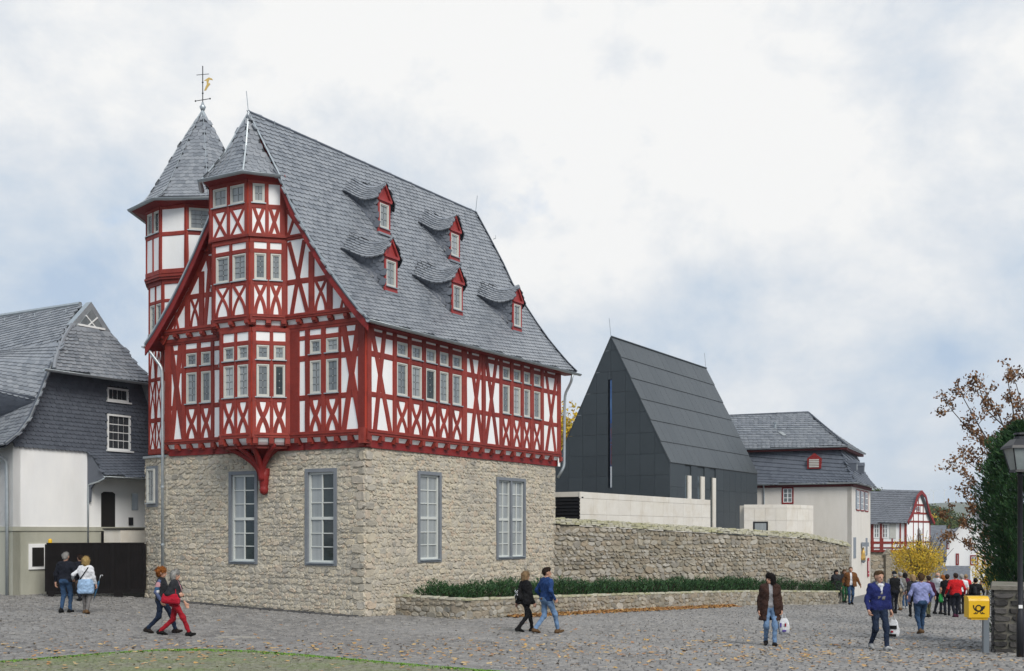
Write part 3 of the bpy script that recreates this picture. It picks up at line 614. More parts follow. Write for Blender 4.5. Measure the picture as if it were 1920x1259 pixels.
# ---- rubble stone base
SI = .16; FSA, FSB = frA(SI), frB(SI)
def wall_holes(fr, a0, a1, z0, z1, holes, par, mt, depth=.35, name='wall_face'):
    As = sorted({a0, a1, *[h[0] for h in holes], *[h[1] for h in holes]}); Zs = sorted({z0, z1, *[h[2] for h in holes], *[h[3] for h in holes]}); m = MB()
    for p, q in zip(As, As[1:]):
        for r, s in zip(Zs, Zs[1:]):
            if any(h[0] <= (p + q) / 2 <= h[1] and h[2] <= (r + s) / 2 <= h[3] for h in holes): continue
            m.add([fr(p, r, 0), fr(q, r, 0), fr(q, s, 0), fr(p, s, 0)], [(0, 1, 2, 3)])
    for (p, q, r, s) in holes:
        for (b, c) in (((p, r), (q, r)), ((q, r), (q, s)), ((q, s), (p, s)), ((p, s), (p, r))): m.add([fr(*b, 0), fr(*c, 0), fr(*c, -depth), fr(*b, -depth)], [(0, 1, 2, 3)])
    return m.build(name, mt, par)
WA = [(4.62, 5.90, 1.60, 4.69), (1.26, 2.56, 1.60, 4.69)]; WB = [(2.95, 4.32, 1.65, 4.70), (7.94, 10.06, 1.64, 4.70)]
swall = wall_holes(FSA, SI, 8.95, -1.6, 5.36, WA, house, 'mortar', name='stone_wall')
swall2 = wall_holes(FSB, SI, 12.5, -1.6, 5.36, WB, house, 'mortar', name='stone_wall')
Mst = np.concatenate([rubble(FSA, SI, 8.9, -.35, 5.33, WA)]); place('stone', 'stone', Mst, 'rubble_stone', swall, 150, stuff='stones')
Mst = np.concatenate([rubble(FSB, SI, 12.45, -.9, 5.33, WB)]); place('stone', 'stone', Mst, 'rubble_stone', swall2, 150, stuff='stones')
# corner stones, long on alternate sides
Mq = []; z = -.3; i = 0
while z < 5.2:
    h = random.uniform(.2, .34); w = random.uniform(.35, .6)
    for fr, ww in ((FSA, w if i % 2 else w * .6), (FSB, w * .6 if i % 2 else w)):
        o = np.array([fr(SI + ww / 2 - .02, z + h / 2, -.02)]); ex = np.array(fr(1, 0, 0)) - np.array(fr(0, 0, 0)); en = np.array(fr(0, 0, 1)) - np.array(fr(0, 0, 0))
        Mq.append(mat4(o, ex[None] * ww, np.array([[0, 0, h * 1.0]]), en[None] * random.uniform(.05, .09)))
    z += h * .97; i += 1
place('stone', 'block', np.concatenate(Mq), 'rubble_stone', swall, 40)
def tall_window(fr, a0, a1, z0, z1, par, double=False):
    w = .115; o = MB().rect(fr, a0, a0 + w, z0, z1, -.2, .05).rect(fr, a1 - w, a1, z0, z1, -.2, .05).rect(fr, a0 + w, a1 - w, z0, z0 + w * .8, -.2, .049).rect(fr, a0 + w, a1 - w, z1 - w, z1, -.2, .049).build('window', 'surround_grey', par)
    spans = [(a0 + w, a1 - w)]
    if double:
        c = (a0 + a1) / 2; MB().rect(fr, c - .06, c + .06, z0 + w * .8, z1 - w, -.2, .04).build('mullion', 'surround_grey', o); spans = [(a0 + w, c - .06), (c + .06, a1 - w)]
    zz0, zz1 = z0 + w * .8, z1 - w
    for p, q in spans:
        m = MB(); e = .07 if not double else .055
        m.rect(fr, p, p + e, zz0, zz1, -.14, -.03).rect(fr, q - e, q, zz0, zz1, -.14, -.03).rect(fr, p + e, q - e, zz0, zz0 + e, -.14, -.031).rect(fr, p + e, q - e, zz1 - e, zz1, -.14, -.031)
        c = (p + q) / 2; zm = zz0 + (zz1 - zz0) * .49; m.rect(fr, c - .024, c + .024, zz0 + e, zz1 - e, -.14, -.045).rect(fr, p + e, q - e, zm - .045, zm + .045, -.14, -.035)
        rows = [zz0 + e + (zm - .045 - zz0 - e) * k / 3 for k in range(4)], [zm + .045 + (zz1 - e - zm - .045) * k / 3 for k in range(4)]
        for rr in rows:
            for z in rr[1:-1]: m.rect(fr, p + e, q - e, z - .016, z + .016, -.14, -.05)
        m.build('sash', 'frame_white', o)
        for ci, (x0, x1) in enumerate(((p + e, c - .024), (c + .024, q - e))):
            for rr in rows:
                for za, zb_ in zip(rr, rr[1:]): MB().rect(fr, x0, x1, za, zb_, -.13, -.075 - random.uniform(0, .004)).build('pane', TW_GLASS[ci], o)
        MB().prism([(p - .02, zz0 - .03), (q + .02, zz0 - .03), (q + .02, zz0 + .01), (p - .02, zz0 + .01)], fr, -.05, .09).build('sill', 'zinc', o)
TW_GLASS = ('glass_dark', 'curtain_glass')
for h in WA: tall_window(FSA, *h, house)
TW_GLASS = ('curtain_glass', 'curtain_glass')
tall_window(FSB, *WB[0], house); tall_window(FSB, *WB[1], house, True)
# ---- stair turret at the corner, twelve-sided, with a bell-cast spire and weather vane
tur = tag(bpy.data.objects.new('turret', None)); COL.objects.link(tur); tur.parent = house
TC = H2(9.25, 2.2); TR = 1.98
def tang(k): return R_(-90 + 14 + 30 * k - 15)
def TP(k, r, z): return np.array([TC[0] + r * math.cos(tang(k)), TC[1] + r * math.sin(tang(k)), z])
def tface(k, r): 
    a, b = TP(k, r, 0)[:2], TP(k + 1, r, 0)[:2]; U = norm(b - a); N = np.array([U[1], -U[0]]); 
    if np.dot(N, (a + b) / 2 - TC) < 0: N = -N
    return frame(a, U, N), float(np.linalg.norm(b - a))
SF = [-3, -2, -1, 0, 1, 2]
def ring12(m, prof):
    V = [TP(k, r, z) for r, z in prof for k in range(12)]; m.add(V, [(i * 12 + k, i * 12 + (k + 1) % 12, (i + 1) * 12 + (k + 1) % 12, (i + 1) * 12 + k) for i in range(len(prof) - 1) for k in range(12)]); return m
ring12(MB(), [(TR - .22, 5.4), (TR - .22, 11.5), (TR - .12, 11.6), (TR - .12, 14.3)]).build('turret_core', 'red_dark', tur)
for k in SF:
    fr, l = tface(k, TR); fl, l2 = tface(k, TR - .1)
    two = k <= -2
    if two: P_ = [(0, .05), (l / 2 - .04, l / 2 + .04), (l - .06, l)]; Q_ = [(0, .05), (l2 / 2 - .035, l2 / 2 + .035), (l2 - .06, l2)]
    else: P_ = [(0, .075), (l - .075, l)]; Q_ = [(0, .075), (l2 - .075, l2)]
    n = 2 if two else 1
    up_ = 'w' if (two or k == 0) else '.'
    storey(fr, tur, P_, [(11.72, 11.90), (13.05, 13.2), (14.0, 14.25)], ['.' * n, up_ * n], True, (3, 3), .08)
    MB().rect(fr, -.04, l + .04, 11.62, 11.70, -.1, .09).rect(fr, -.03, l + .03, 11.54, 11.61, -.1, .05).build('moulding', 'red_timber', tur)
    storey(fl, tur, Q_, [(5.42, 5.62), (6.55, 6.7), (8.0, 8.14), (9.55, 9.7), (10.75, 10.87), (11.38, 11.56)], ['x' * n, 'O' * n, 'O' * n, ('w' if two or k == 0 else '.') * n, '.' * n], True, (3, 3), .075)
# stone foot
sf = ring12(MB(), [(TR + .05, -1.5), (TR + .05, 5.3)]).build('stone_wall', 'mortar', tur)
Mt = []
for k in SF:
    fr, l = tface(k, TR + .05); Mt.append(rubble(fr, 0, l, -.1, 5.28, [(.02, l, 3.6, 5.0)] if k == -2 else ()))
place('stone', 'stone', np.concatenate(Mt), 'rubble_stone', tur, 80, stuff='stones')
for k in SF:
    fr, l = tface(k, TR + .06); MB().rect(fr, -.03, l + .03, 5.28, 5.36, -.3, .08).build('ledge', 'zinc', tur)
fr, l = tface(-2, TR + .06); MB().rect(fr, .12, .95, 3.55, 5.0, -.1, .03).build('window_surround', 'surround_grey', tur); lead_window(fr, .26, .8, 3.7, 4.9, tur, 3, True, 'glass', n=.06)
# spire
spire = tag(bpy.data.objects.new('spire', None)); COL.objects.link(spire); spire.parent = house
ZE, ZT = 14.2, 18.12
def srad(t): return (TR + .55) * (1 - t) ** 1.0 * (1 - .13 * np.sin(np.pi * np.clip(t, 0, 1) ** .5))
tip = np.array([TC[0], TC[1], ZT]); m = MB(); Mo = []
def T8(k): a = R_(-70 + 45 * k); return np.array([math.cos(a), math.sin(a)])
for k in range(8):
    def fn(s, t, k=k):
        r = srad(t); a, b = T8(k), T8(k + 1)
        d = a[None] + (b - a)[None] * s[:, None]; return np.c_[TC[None] + d * r[:, None], ZE + (ZT - ZE) * t]
    m.patch(fn, 1, 16)
    if k in (5, 6, 7, 0): Mo.append(slate_patch(lambda s, t: fn(s, t * .96), lambda t: max(.08, 1.9 * (1 - t)), 4.3, .165, .19, flip=1, thick=.014))
m.build('spire_deck', 'slate_bed', spire); place('slate', 'slate', np.concatenate(Mo), 'slate', spire, 200, stuff='slates')
for k in (-2, -1, 0):
    ts = np.linspace(0, .98, 10); MB().tube([np.append(TC + T8(k) * srad(t), ZE + .03 + (ZT - ZE) * t) for t in ts], .012, 5).build('hip_trim', 'zinc', spire)
gutter([np.append(TC + T8(k) * (TR + .57), ZE + .02) for k in range(-3, 3)], spire)
for k in range(-3, 2): MB().add([np.append(TC + T8(k) * (TR + .52), ZE - .02), np.append(TC + T8(k + 1) * (TR + .52), ZE - .02), np.append(TC + T8(k + 1) * (TR - .1), ZE - .16), np.append(TC + T8(k) * (TR - .1), ZE - .16)], [(0, 1, 2, 3)]).build('soffit', 'red_dark', spire)
MB().lathe(tip, [(.30, -.52), (.03, .02)], 12).build('lead_cap', 'zinc', spire)
MB().lathe(tip, [(.05, -.05), (.12, .12), (.07, .18), (.03, .3)], 10).build('finial', 'zinc', spire, True)
vane = MB(); vane.tube([tip, tip + (0, 0, 1.62)], .018, 6)
ax = np.array([.93, -.36, 0]); vane.tube([tip + (0, 0, .38) - ax * .32, tip + (0, 0, .38) + ax * .32], .014, 5); vane.tube([tip + (0, 0, 1.3) - np.array([.2, .1, .05]), tip + (0, 0, 1.3) + np.array([.2, .1, .07])], .012, 5)
for q in (-1, 1): vane.lathe(tip + (0, 0, .38) + ax * .32 * q, [(.01, -.035), (.035, 0), (.01, .035)], 6)
for z_ in (.62, 1.02): vane.lathe(tip + (0, 0, z_), [(.01, -.04), (.04, 0), (.01, .04)], 6)
vane.build('weather_vane', 'dark_iron', spire)
fv_ = frame(tip[:2], (1, 0), (0, -1)); fl = [(.05, .72), (.12, .72), (.2, .86), (.28, .95), (.25, 1.0), (.2, .98), (.24, 1.12), (.38, 1.1), (.34, 1.16), (.22, 1.2), (.05, 1.08), (.14, 1.08), (.15, .95)]
MB().prism([(a, tip[2] + z) for a, z in fl], fv_, -.01, .01, 0, True).build('vane_figure', 'gold', spire)
# ------------------------------------------------------------------ ground
def ground_hit(px, py):
    d = 20.0
    for _ in range(60):
        x = (px - 960) / FPX * d; d = .5 * d + .5 * (CZ - float(G(x, d))) * FPX / (py - HY)
    return np.array([(px - 960) / FPX * d, d])
mat('joint_dirt', (.026, .025, .022), (.045, .042, .035), 3, .95, .6, 30, stain=(.05, .06, .025), stscale=.4, stamt=.35)
mat('sett', (.21, .20, .188), (.15, .145, .139), 8, .5, .7, 26, pr=[(.075, .073, .073), (.175, .167, .158), (.245, .232, .215), (.115, .112, .110), (.315, .298, .272)], pramt=.6, stain=(.25, .243, .235), stscale=.22, stamt=.55, spec=.5, bdist=.012)
mat('sett_moss', (.20, .205, .14), (.135, .15, .08), 6, .85, .6, 26, pr=[(.13, .125, .105), (.25, .235, .195), (.17, .17, .11)], pramt=.55, stain=(.13, .19, .05), stscale=.8, stamt=.65, bdist=.012)
mat('far_paving', (.20, .192, .183), (.13, .126, .122), 5, .75, .8, 7, stain=(.21, .205, .2), stscale=.3, stamt=.4, stretch=(1, 1.4, 1), vor=6, bdist=.03)
mat('kerb_stone', (.24, .24, .235), (.18, .18, .18), 4, .7, .4, 30)
mat('moss_joint', (.09, .13, .035), (.11, .13, .06), 6, .9, .5, 40)
mat('moss', (.12, .24, .03), (.17, .31, .05), 6, .9, .5, 60)
mat('leaf_litter', (.36, .15, .05), (.45, .22, .08), 9, .75, pr=[(.20, .08, .03), (.48, .24, .07), (.52, .34, .10), (.32, .11, .04), (.55, .42, .20)], pramt=.8)
mat('leaf_tan', (.42, .27, .13), (.34, .18, .08), 9, .75, pr=[(.46, .31, .14), (.28, .12, .05), (.52, .40, .22), (.48, .30, .08), (.34, .16, .07)], pramt=.8)
xs = np.r_[-900, -300, -120, -60, np.linspace(-40, 45, 60), 70, 120, 300, 900]; ys = np.r_[-60, -20, 0, np.linspace(6, 62, 60), 70, 80, 100, 130, 170]
X_, Y_ = np.meshgrid(xs, ys, indexing='ij'); Z_ = G(X_, Y_); V = np.c_[X_.ravel(), Y_.ravel(), Z_.ravel() - .02]
ny = len(ys); Fq = [(i * ny + j, (i + 1) * ny + j, (i + 1) * ny + j + 1, i * ny + j + 1) for i in range(len(xs) - 1) for j in range(ny - 1)]
cy_ = np.array([V[list(f)].mean(0)[1] for f in Fq]); cx_ = np.array([abs(V[list(f)].mean(0)[0]) for f in Fq])
ground = link('ground', mk_mesh('ground', V.tolist(), Fq, ['joint_dirt', 'far_paving'], ((cy_ > 62) | (cy_ < 17) | (cx_ > 30)).astype(int).tolist(), True)); tag(ground, 'grey cobbled square sloping down to the lane', kind='structure')
KERB = np.array([ground_hit(*q) for q in ((-260, 1262), (-120, 1250), (0, 1241), (100, 1233), (210, 1224), (320, 1218), (400, 1218), (480, 1221), (560, 1227), (650, 1235), (740, 1243), (850, 1252), (960, 1261), (1100, 1272), (1300, 1290))])
def kerb_y(x): return np.interp(x, KERB[:, 0], KERB[:, 1], left=0, right=0)
PLANT = None
def setts(y0, y1, rows_h, wid, cond, ang=0.0, margin=1.0):
    O = []; Wd = []; y = y0; i = 0
    while y < y1:
        half = .455 * (y + 1) + margin; n = int(2 * half / (wid * .8)); w = RNG.uniform(.72, 1.28, n) * wid; x = np.cumsum(w) - w / 2 - half
        yy = y + .10 * np.sin(x * .21 + i * .013) + .05 * np.sin(x * .83 + 1.0) + RNG.uniform(-.008, .008, n)
        ok = (x < half) & cond(x, yy); O.append(np.c_[x[ok], yy[ok]]); Wd.append(w[ok]); y += rows_h * RNG.uniform(.9, 1.12); i += 1
    O = np.concatenate(O); Wd = np.concatenate(Wd); n = len(O)
    z = G(O[:, 0], O[:, 1]); e = .05
    gx = (G(O[:, 0] + e, O[:, 1]) - z) / e; gy = (G(O[:, 0], O[:, 1] + e) - z) / e
    th = RNG.normal(0, .05, n); ca, sa = np.cos(th), np.sin(th); tl = RNG.normal(0, .045, (n, 2))
    x = np.c_[ca, sa, gx + tl[:, 0]]; y = np.c_[-sa, ca, gy + tl[:, 1]]
    zz = np.tile([0, 0, 1.], (n, 1))
    return mat4(np.c_[O, z - .034 + RNG.normal(0, .004, n)], x * Wd[:, None] * .96, y * (rows_h * RNG.uniform(.84, .98, n))[:, None], zz * .044)
HB = [H2(.2, .2), H2(8.9, .2), H2(8.9, 12), H2(.2, 12)]
def outside_house(x, y):
    d = np.c_[x, y] - HP; u = d @ HL; v = d @ HR; return ~((u > .1) & (v > .1) & (u < 12))
c_main = lambda x, y: outside_house(x, y) & (y > kerb_y(x) + .05)
PIER_X = 10.62
place('cobble', 'sett', setts(16.2, 66.0, .155, .21, lambda x, y: c_main(x, y) & ((y < 46) | (x > 1))), 'sett', ground, 300, stuff='cobbles')
mx_ = np.linspace(KERB[0][0], KERB[-1][0], 50); mv = [(x, 13.5 + (kerb_y(x) - 13.5) * t, float(G(x, 13.5 + (kerb_y(x) - 13.5) * t)) - .014) for x in mx_ for t in np.linspace(0, 1, 10)]
moss_pave = link('mossy_paving', mk_mesh('mossy_paving', mv, [(i * 10 + j, (i + 1) * 10 + j, (i + 1) * 10 + j + 1, i * 10 + j + 1) for i in range(49) for j in range(9)], ['moss_joint'])); tag(moss_pave, kind='structure')
place('cobble', 'sett', setts(15.5, 24.5, .12, .15, lambda x, y: (y < kerb_y(x) - .22)), 'sett_moss', moss_pave, 300, stuff='cobbles')
# flat kerb stones along the edge
dk = np.r_[0, np.cumsum(np.linalg.norm(np.diff(KERB, axis=0), axis=1))]; s = 0; Mk = []
while s < dk[-1] - .5:
    l = random.uniform(.7, 1.1); a = np.array([np.interp(s, dk, KERB[:, i]) for i in (0, 1)]); b = np.array([np.interp(s + l, dk, KERB[:, i]) for i in (0, 1)]); d = norm(b - a); c = (a + b) / 2; nn = np.array([-d[1], d[0]])
    z = float(G(*c)); Mk.append(mat4(np.array([[*c, z - .01]]), np.array([[*(d * l * 1.02), 0]]), np.array([[*(nn * .17), 0]]), np.array([[0, 0, .03]]))); s += l
place('kerb_stone', 'sett', np.concatenate(Mk), 'kerb_stone', moss_pave, 300)
# low moss along the kerb: many small blades
n = 18000; q = RNG.integers(0, len(KERB) - 1, n); t = RNG.random(n); p = KERB[q] * (1 - t)[:, None] + KERB[q + 1] * t[:, None]; off = -.12 - np.abs(RNG.normal(0, .16, n)); p[:, 1] += off
th = RNG.uniform(0, 6.28, n); sz = RNG.uniform(.03, .065, n); up_ = RNG.uniform(.2, 1.0, n)
Mg = mat4(np.c_[p, G(p[:, 0], p[:, 1]) + .008], np.c_[np.cos(th), np.sin(th), up_] * sz[:, None], np.c_[-np.sin(th), np.cos(th), 0 * th] * sz[:, None], np.tile([0, 0, .02], (n, 1)))
o = place('moss', 'tuft', Mg, 'moss', None, 0, stuff='moss'); tag(o, 'bright green moss growing along the kerb of the mossy paving', 'moss', kind='stuff')

# iron covers and a pale repair slab let into the paving
mat('iron_cover', (.09, .085, .08), (.13, .12, .11), 9, .6, .4, 60, metal=.3)
mat('pale_slab', (.33, .31, .27), (.27, .255, .225), 5, .8, .3, 30)
for (px, py, w, l, mt, lab, rnd_) in ((445, 1196, .95, .4, 'pale_slab', 'pale rectangular stone slab set in the cobbles near the two striding walkers', 0), (1638, 1196, .8, .55, 'iron_cover', 'dark iron cover plate in the paving beside the person in the hoodie', 1), (960, 1181, 1.3, .3, 'pale_slab', 'pale flat strip of stone in the cobbles before the planter corner', 0)):
    q = ground_hit(px, py); z = float(G(*q)); m = MB(); fr = lambda a, z_, n_, q=q: (q[0] + a, q[1] + n_, z_)
    r = thing('cover_plate', (*q, z), lab, 'cover plate'); m.hexa([(q[0] + a * w / 2, q[1] + b * l / 2, float(G(q[0] + a * w / 2, q[1] + b * l / 2)) + h) for h in (-.02, .02) for a, b in ((-1, -1), (1, -1), (1, 1), (-1, 1))]); m.build('plate', mt, r)
    if rnd_: MB().hexa([(q[0] + a * w * .4, q[1] + b * l * .4, float(G(q[0] + a * w * .4, q[1] + b * l * .4)) + h) for h in (.015, .026) for a, b in ((-1, -1), (1, -1), (1, 1), (-1, 1))]).build('lid', mt, r)

# gutter stones at the gable foot, coloured dark to double as a shadow strip
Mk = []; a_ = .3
mat('shadow_channel_stone', (.05, .05, .052), (.075, .073, .07), 6, .6, .5, 30, pr=[(.035, .035, .037), (.08, .078, .075)], pramt=.6)
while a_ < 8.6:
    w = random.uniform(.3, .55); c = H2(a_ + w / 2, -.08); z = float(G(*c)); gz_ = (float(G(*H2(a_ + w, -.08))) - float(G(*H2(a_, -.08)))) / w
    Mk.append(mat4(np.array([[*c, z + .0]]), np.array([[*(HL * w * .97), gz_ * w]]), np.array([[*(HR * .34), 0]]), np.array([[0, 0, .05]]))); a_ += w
place('shadow_channel_stone', 'sett', np.concatenate(Mk), 'shadow_channel_stone', ground, 100)
# ------------------------------------------------------------------ house on the left with slate-hung gable
mat('plaster_olive', (.44, .435, .36), (.39, .39, .325), .8, .85, .2, 40, stain=(.28, .28, .22), stscale=.6, stamt=.6, stretch=(1, 1, .4))
mat('gate_iron', (.009, .008, .008), (.013, .011, .011), 3, .6, spec=.08)
mat('travertine', (.72, .68, .61), (.65, .61, .54), 2.5, .75, .2, 40, pr=[(.69, .65, .57), (.76, .73, .67), (.64, .60, .54)], pramt=.5, stain=(.48, .40, .28), stscale=.9, stamt=.35)
mat('amber', (.75, .45, .02), rough=.3)
mat('door_dark', (.018, .016, .015), None, rough=.4)
mat('wood_white', (.78, .79, .78), None, rough=.6)
LO = np.array(at(24, 0, 39.6)[:2]); LU = HR; LN = np.array([HR[1], -HR[0]]); LB = -LN     # gable runs along LU, faces LN, ridge runs along LB
lh = thing('left_house', (*LO, float(G(*LO))), 'white plastered house with steep slate roof and slate-hung gable', 'house'); lh.name = 'slate_roofed_house'
FL = frame(LO, LU, LN); FLs = frame(LO, LB, -LU)
GW = 7.0; ZS = 5.72; gz = .2
# walls: olive plinth, white storey, slate gable
MB().rect(FL, 0, GW, -1, 2.72, -6, 0).build('plinth_wall', 'plaster_olive', lh); MB().rect(FL, 0, GW, 2.83, ZS, -6, .0).build('white_wall', 'plaster', lh); MB().rect(FL, -.03, GW, 2.70, 2.85, -6, .035).build('string_course', 'plaster_olive', lh)
MB().rect(FLs, 0, 14, -1, 2.70, -.3, 0.002).build('plinth_wall', 'plaster_olive', lh); MB().rect(FLs, 0, 14, 2.70, ZS + .2, -.3, .0).build('white_wall', 'plaster', lh)
LP = [(-.62, 5.62), (-.1, 6.02), (.35, 6.6), (.75, 7.45), (1.25, 8.62), (2.0, 9.65), (3.35, 11.15)]
def lpz(a): 
    a = a if a < 3.35 else 6.7 - a; return float(np.interp(a, [p[0] for p in LP], [p[1] for p in LP]))
gp = [(0, ZS)] + [(a, lpz(a) - .12) for a in (0, .35, .75, 1.1)] + [(5.6, lpz(1.1) - .12)] + [(a, lpz(a) - .1) for a in (5.95, 6.35, 6.7)] + [(6.95, ZS)]
ZG = 8.45
sg = MB().prism(gp, FL, -.3, .02).build('slate_gable', 'slate_bed', lh)
holes = [(3.95, 4.95, 7.6, 8.1), (3.95, 5.05, 5.75, 7.1)]
def gfn(s, t):
    return np.array([FL(a, z, .04) for a, z in zip(s * GW, ZS - .1 + (ZG - ZS + .1) * t)])
Ms = slate_patch(gfn, lambda t: GW, ZG - ZS + .1, .15, .19, tilt=0, flip=1, keep=lambda S, T: np.array([(ZS - .1 + (ZG - ZS + .1) * t < lpz(s * GW) - .15 if s * GW < 3.4 else True) and not any(p < s * GW < q and r < ZS - .1 + (ZG - ZS + .1) * t < w for p, q, r, w in holes) for s, t in zip(S, T)]))
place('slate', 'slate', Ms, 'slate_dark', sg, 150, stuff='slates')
for i_, (p, q, r, w) in enumerate(holes):
    o = MB().rect(FL, p, q, r, r + .07, -.1, .08).rect(FL, p, q, w - .07, w, -.1, .08).rect(FL, p, p + .07, r, w, -.1, .079).rect(FL, q - .07, q, r, w, -.1, .079).rect(FL, p - .05, q + .1, r - .06, r, -.1, .14).build('window', 'wood_white', lh)
    MB().rect(FL, p + .07, q - .07, r + .07, w - .07, -.1, .0).build('pane', 'glass', o); m = MB()
    for k in range(1, 4): x = p + .07 + (q - p - .14) * k / 4; m.rect(FL, x - .015, x + .015, r + .07, w - .07, -.05, .02)
    for k in range(1, 1 if i_ == 0 else 4): z = r + .07 + (w - r - .14) * k / 4; m.rect(FL, p + .07, q - .07, z - .015, z + .015, -.05, .021)
    m.build('glazing_bars', 'wood_white', o)
# hip roof above the gable, and long roof slopes
lr = tag(bpy.data.objects.new('roof', None)); COL.objects.link(lr); lr.parent = lh
RID = 11.15; OV = .45
aL = np.array([p[0] for p in LP]); zL = np.array([p[1] for p in LP]); cl = np.r_[0, np.cumsum(np.hypot(np.diff(aL), np.diff(zL)))]; lt = cl[-1]
def lroof(s, t):
    a = np.interp(t * lt, cl, aL); z = np.interp(t * lt, cl, zL)
    start = np.where(z > ZG + .1, -OV + (z - ZG) * .42, -OV) ; b = start + s * (15 - start)
    q = LO + LU * a[:, None] + LB * b[:, None]; return np.c_[q, z]
MB().patch(lroof, 2, 30).patch(lambda s, t: lroof(s, t) - np.array([0, 0, .1]), 2, 30).build('roof_deck', 'slate_bed', lr)
Ms = slate_patch(lroof, lambda t: 15.0, lt, .17, .24, tilt=-.12, flip=-1); place('slate', 'slate', Ms, 'slate', lr, 150, stuff='slates')
def lroof2(s, t):
    p = lroof(s, t); d = (p[:, :2] - LO) @ LU; p[:, :2] += LU * (6.7 - 2 * d)[:, None]; return p
MB().patch(lroof2, 2, 30).build('roof_deck', 'slate', lr)
# hip face
hipA, hipB = .95, 5.75
def hip(s, t):
    z = ZG - .08 + (RID - .9 - ZG) * t; lo = np.array([np.interp(q, zL, aL) for q in z]); a = lo + (6.7 - 2 * lo) * s; n = OV + .22 - (z - ZG) * .42 - .2 * t * (1 - t)
    return np.array([FL(x, y, w) for x, y, w in zip(a, z, n)])
MB().patch(hip, 4, 10).build('roof_deck', 'slate_bed', lr)
Ms = slate_patch(hip, lambda t: 4.9 - 3.2 * t, 2.3, .17, .22, tilt=.05, flip=1); place('slate', 'slate', Ms, 'slate', lr, 100, stuff='slates')
gutter([FL(hipA - .25, ZG - .12, OV + .28), FL(7.0, ZG - .12, OV + .28)], lr); gutter([FLs(.0, 5.56, .68), FLs(14, 5.56, .68)], lr)
MB().ribbon(FL, [(a, z + .03) for a, z in LP[:5]], .12, OV - .05, OV + .02).build('verge_slates', 'slate_dark', lr); MB().ribbon(FL, [(a, z + .07) for a, z in LP[:5]], .04, OV - .02, OV + .035).build('verge_trim', 'zinc', lr)
ts_ = np.linspace(0, 1, 12)
MB().tube(hip(ts_ * 0, ts_) + np.array([0, 0, .03]), .07, 6).build('hip_cap', 'slate', lr)
# small glazed gable above the hip
zt0 = RID - .95; nn = OV + .2 - (zt0 - ZG) * .42; w0 = 3.35 - np.interp(zt0, zL, aL)
MB().prism([(3.35 - w0 - .05, zt0), (3.35 + w0 + .05, zt0), (3.35, RID + .05)], FL, nn - .3, nn).build('gable_board', 'zinc', lr)
MB().prism([(3.35 - w0 * .62, zt0 + .1), (3.35 + w0 * .62, zt0 + .1), (3.35, RID - .22)], FL, nn, nn + .02).build('gable_pane', 'glass', lr)
MB().ribbon(FL, [(3.35 - w0 * .3, zt0 + .45), (3.35 + w0 * .2, zt0 + .08)], .04, nn, nn + .04).ribbon(FL, [(3.35 + w0 * .3, zt0 + .45), (3.35 - w0 * .2, zt0 + .08)], .04, nn, nn + .045).rect(FL, 3.35 - w0 * .7, 3.35 + w0 * .7, zt0 + .03, zt0 + .1, nn, nn + .05).build('gable_bars', 'wood_white', lr)
MB().tube([LO.tolist() + [0] for _ in (0,)][0:0] or [tuple(np.append(LO + LU * 3.35 + LB * .7, RID + .03)), tuple(np.append(LO + LU * 3.35 + LB * 15, RID + .03))], .09, 6).build('ridge_cap', 'zinc', lr)
# eyebrow dormer swelling out of the long slope
def eyeb(s, t):
    b = -.4 + s * 8.0; up = np.sin(np.pi * np.clip(s, 0, 1)) ** 1.2; z = 7.35 + 2.2 * t - .1; a0 = np.interp(z, zL, aL)
    a = a0 - up * (1 - t) * 1.55 - .03; zz = z + up * (1 - t) * .75; q = LO + LU * a[:, None] + LB * b[:, None]; return np.c_[q, zz]
def eyef(s, t):
    b = -.4 + s * 8.0; up = np.sin(np.pi * np.clip(s, 0, 1)) ** 1.2; zt = 7.25 + up * .75; zb = 7.25 - up * .9; z = zb + (zt - zb) * t
    a = np.interp(zb, zL, aL) + (np.interp(7.25, zL, aL) - up * 1.5 - np.interp(zb, zL, aL)) * t ** .7 - .02; q = LO + LU * a[:, None] + LB * b[:, None]; return np.c_[q, z]
MB().patch(eyeb, 20, 6).patch(eyef, 20, 6).build('eyebrow_dormer', 'slate_bed', lr)
place('slate', 'slate', slate_patch(eyeb, lambda t: 9.5, 2.6, .17, .22, flip=-1), 'slate', lr, 0, stuff='slates'); place('slate', 'slate', slate_patch(lambda s, t: eyef(s * .98 + .01, t), lambda t: 9.5, 1.6, .16, .2, flip=-1), 'slate_dark', lr, 0, stuff='slates')
for k in range(7):
    q = LO + LU * 3.05 + LB * (1.0 + k * .9); z = lpz(3.05) + .03; MB().tube([(*q, z), (*(q - LU * .1), z), (*(q - LU * .1), z + .13)], .015, 5).build('snow_hook', 'zinc', lr)
pipe([FLs(.25, 5.5, .62), FLs(.25, 5.4, .55), FLs(.2, 5.1, .1), FLs(.2, 4, .08), FLs(.2, .3, .08)], lh)
# notice case, alarm light
MB().rect(FL, .62, 1.32, 1.35, 2.25, 0, .05).build('notice_case', 'plaster', lh); MB().rect(FL, .73, 1.2, 1.46, 2.12, .04, .07).build('notice_board', 'door_dark', lh)
for z_ in (1.25, .75): MB().rect(FL, 1.35, 1.42, z_ - .06, z_ + .02, 0, .04).build('switch_box', 'dark_iron', lh)
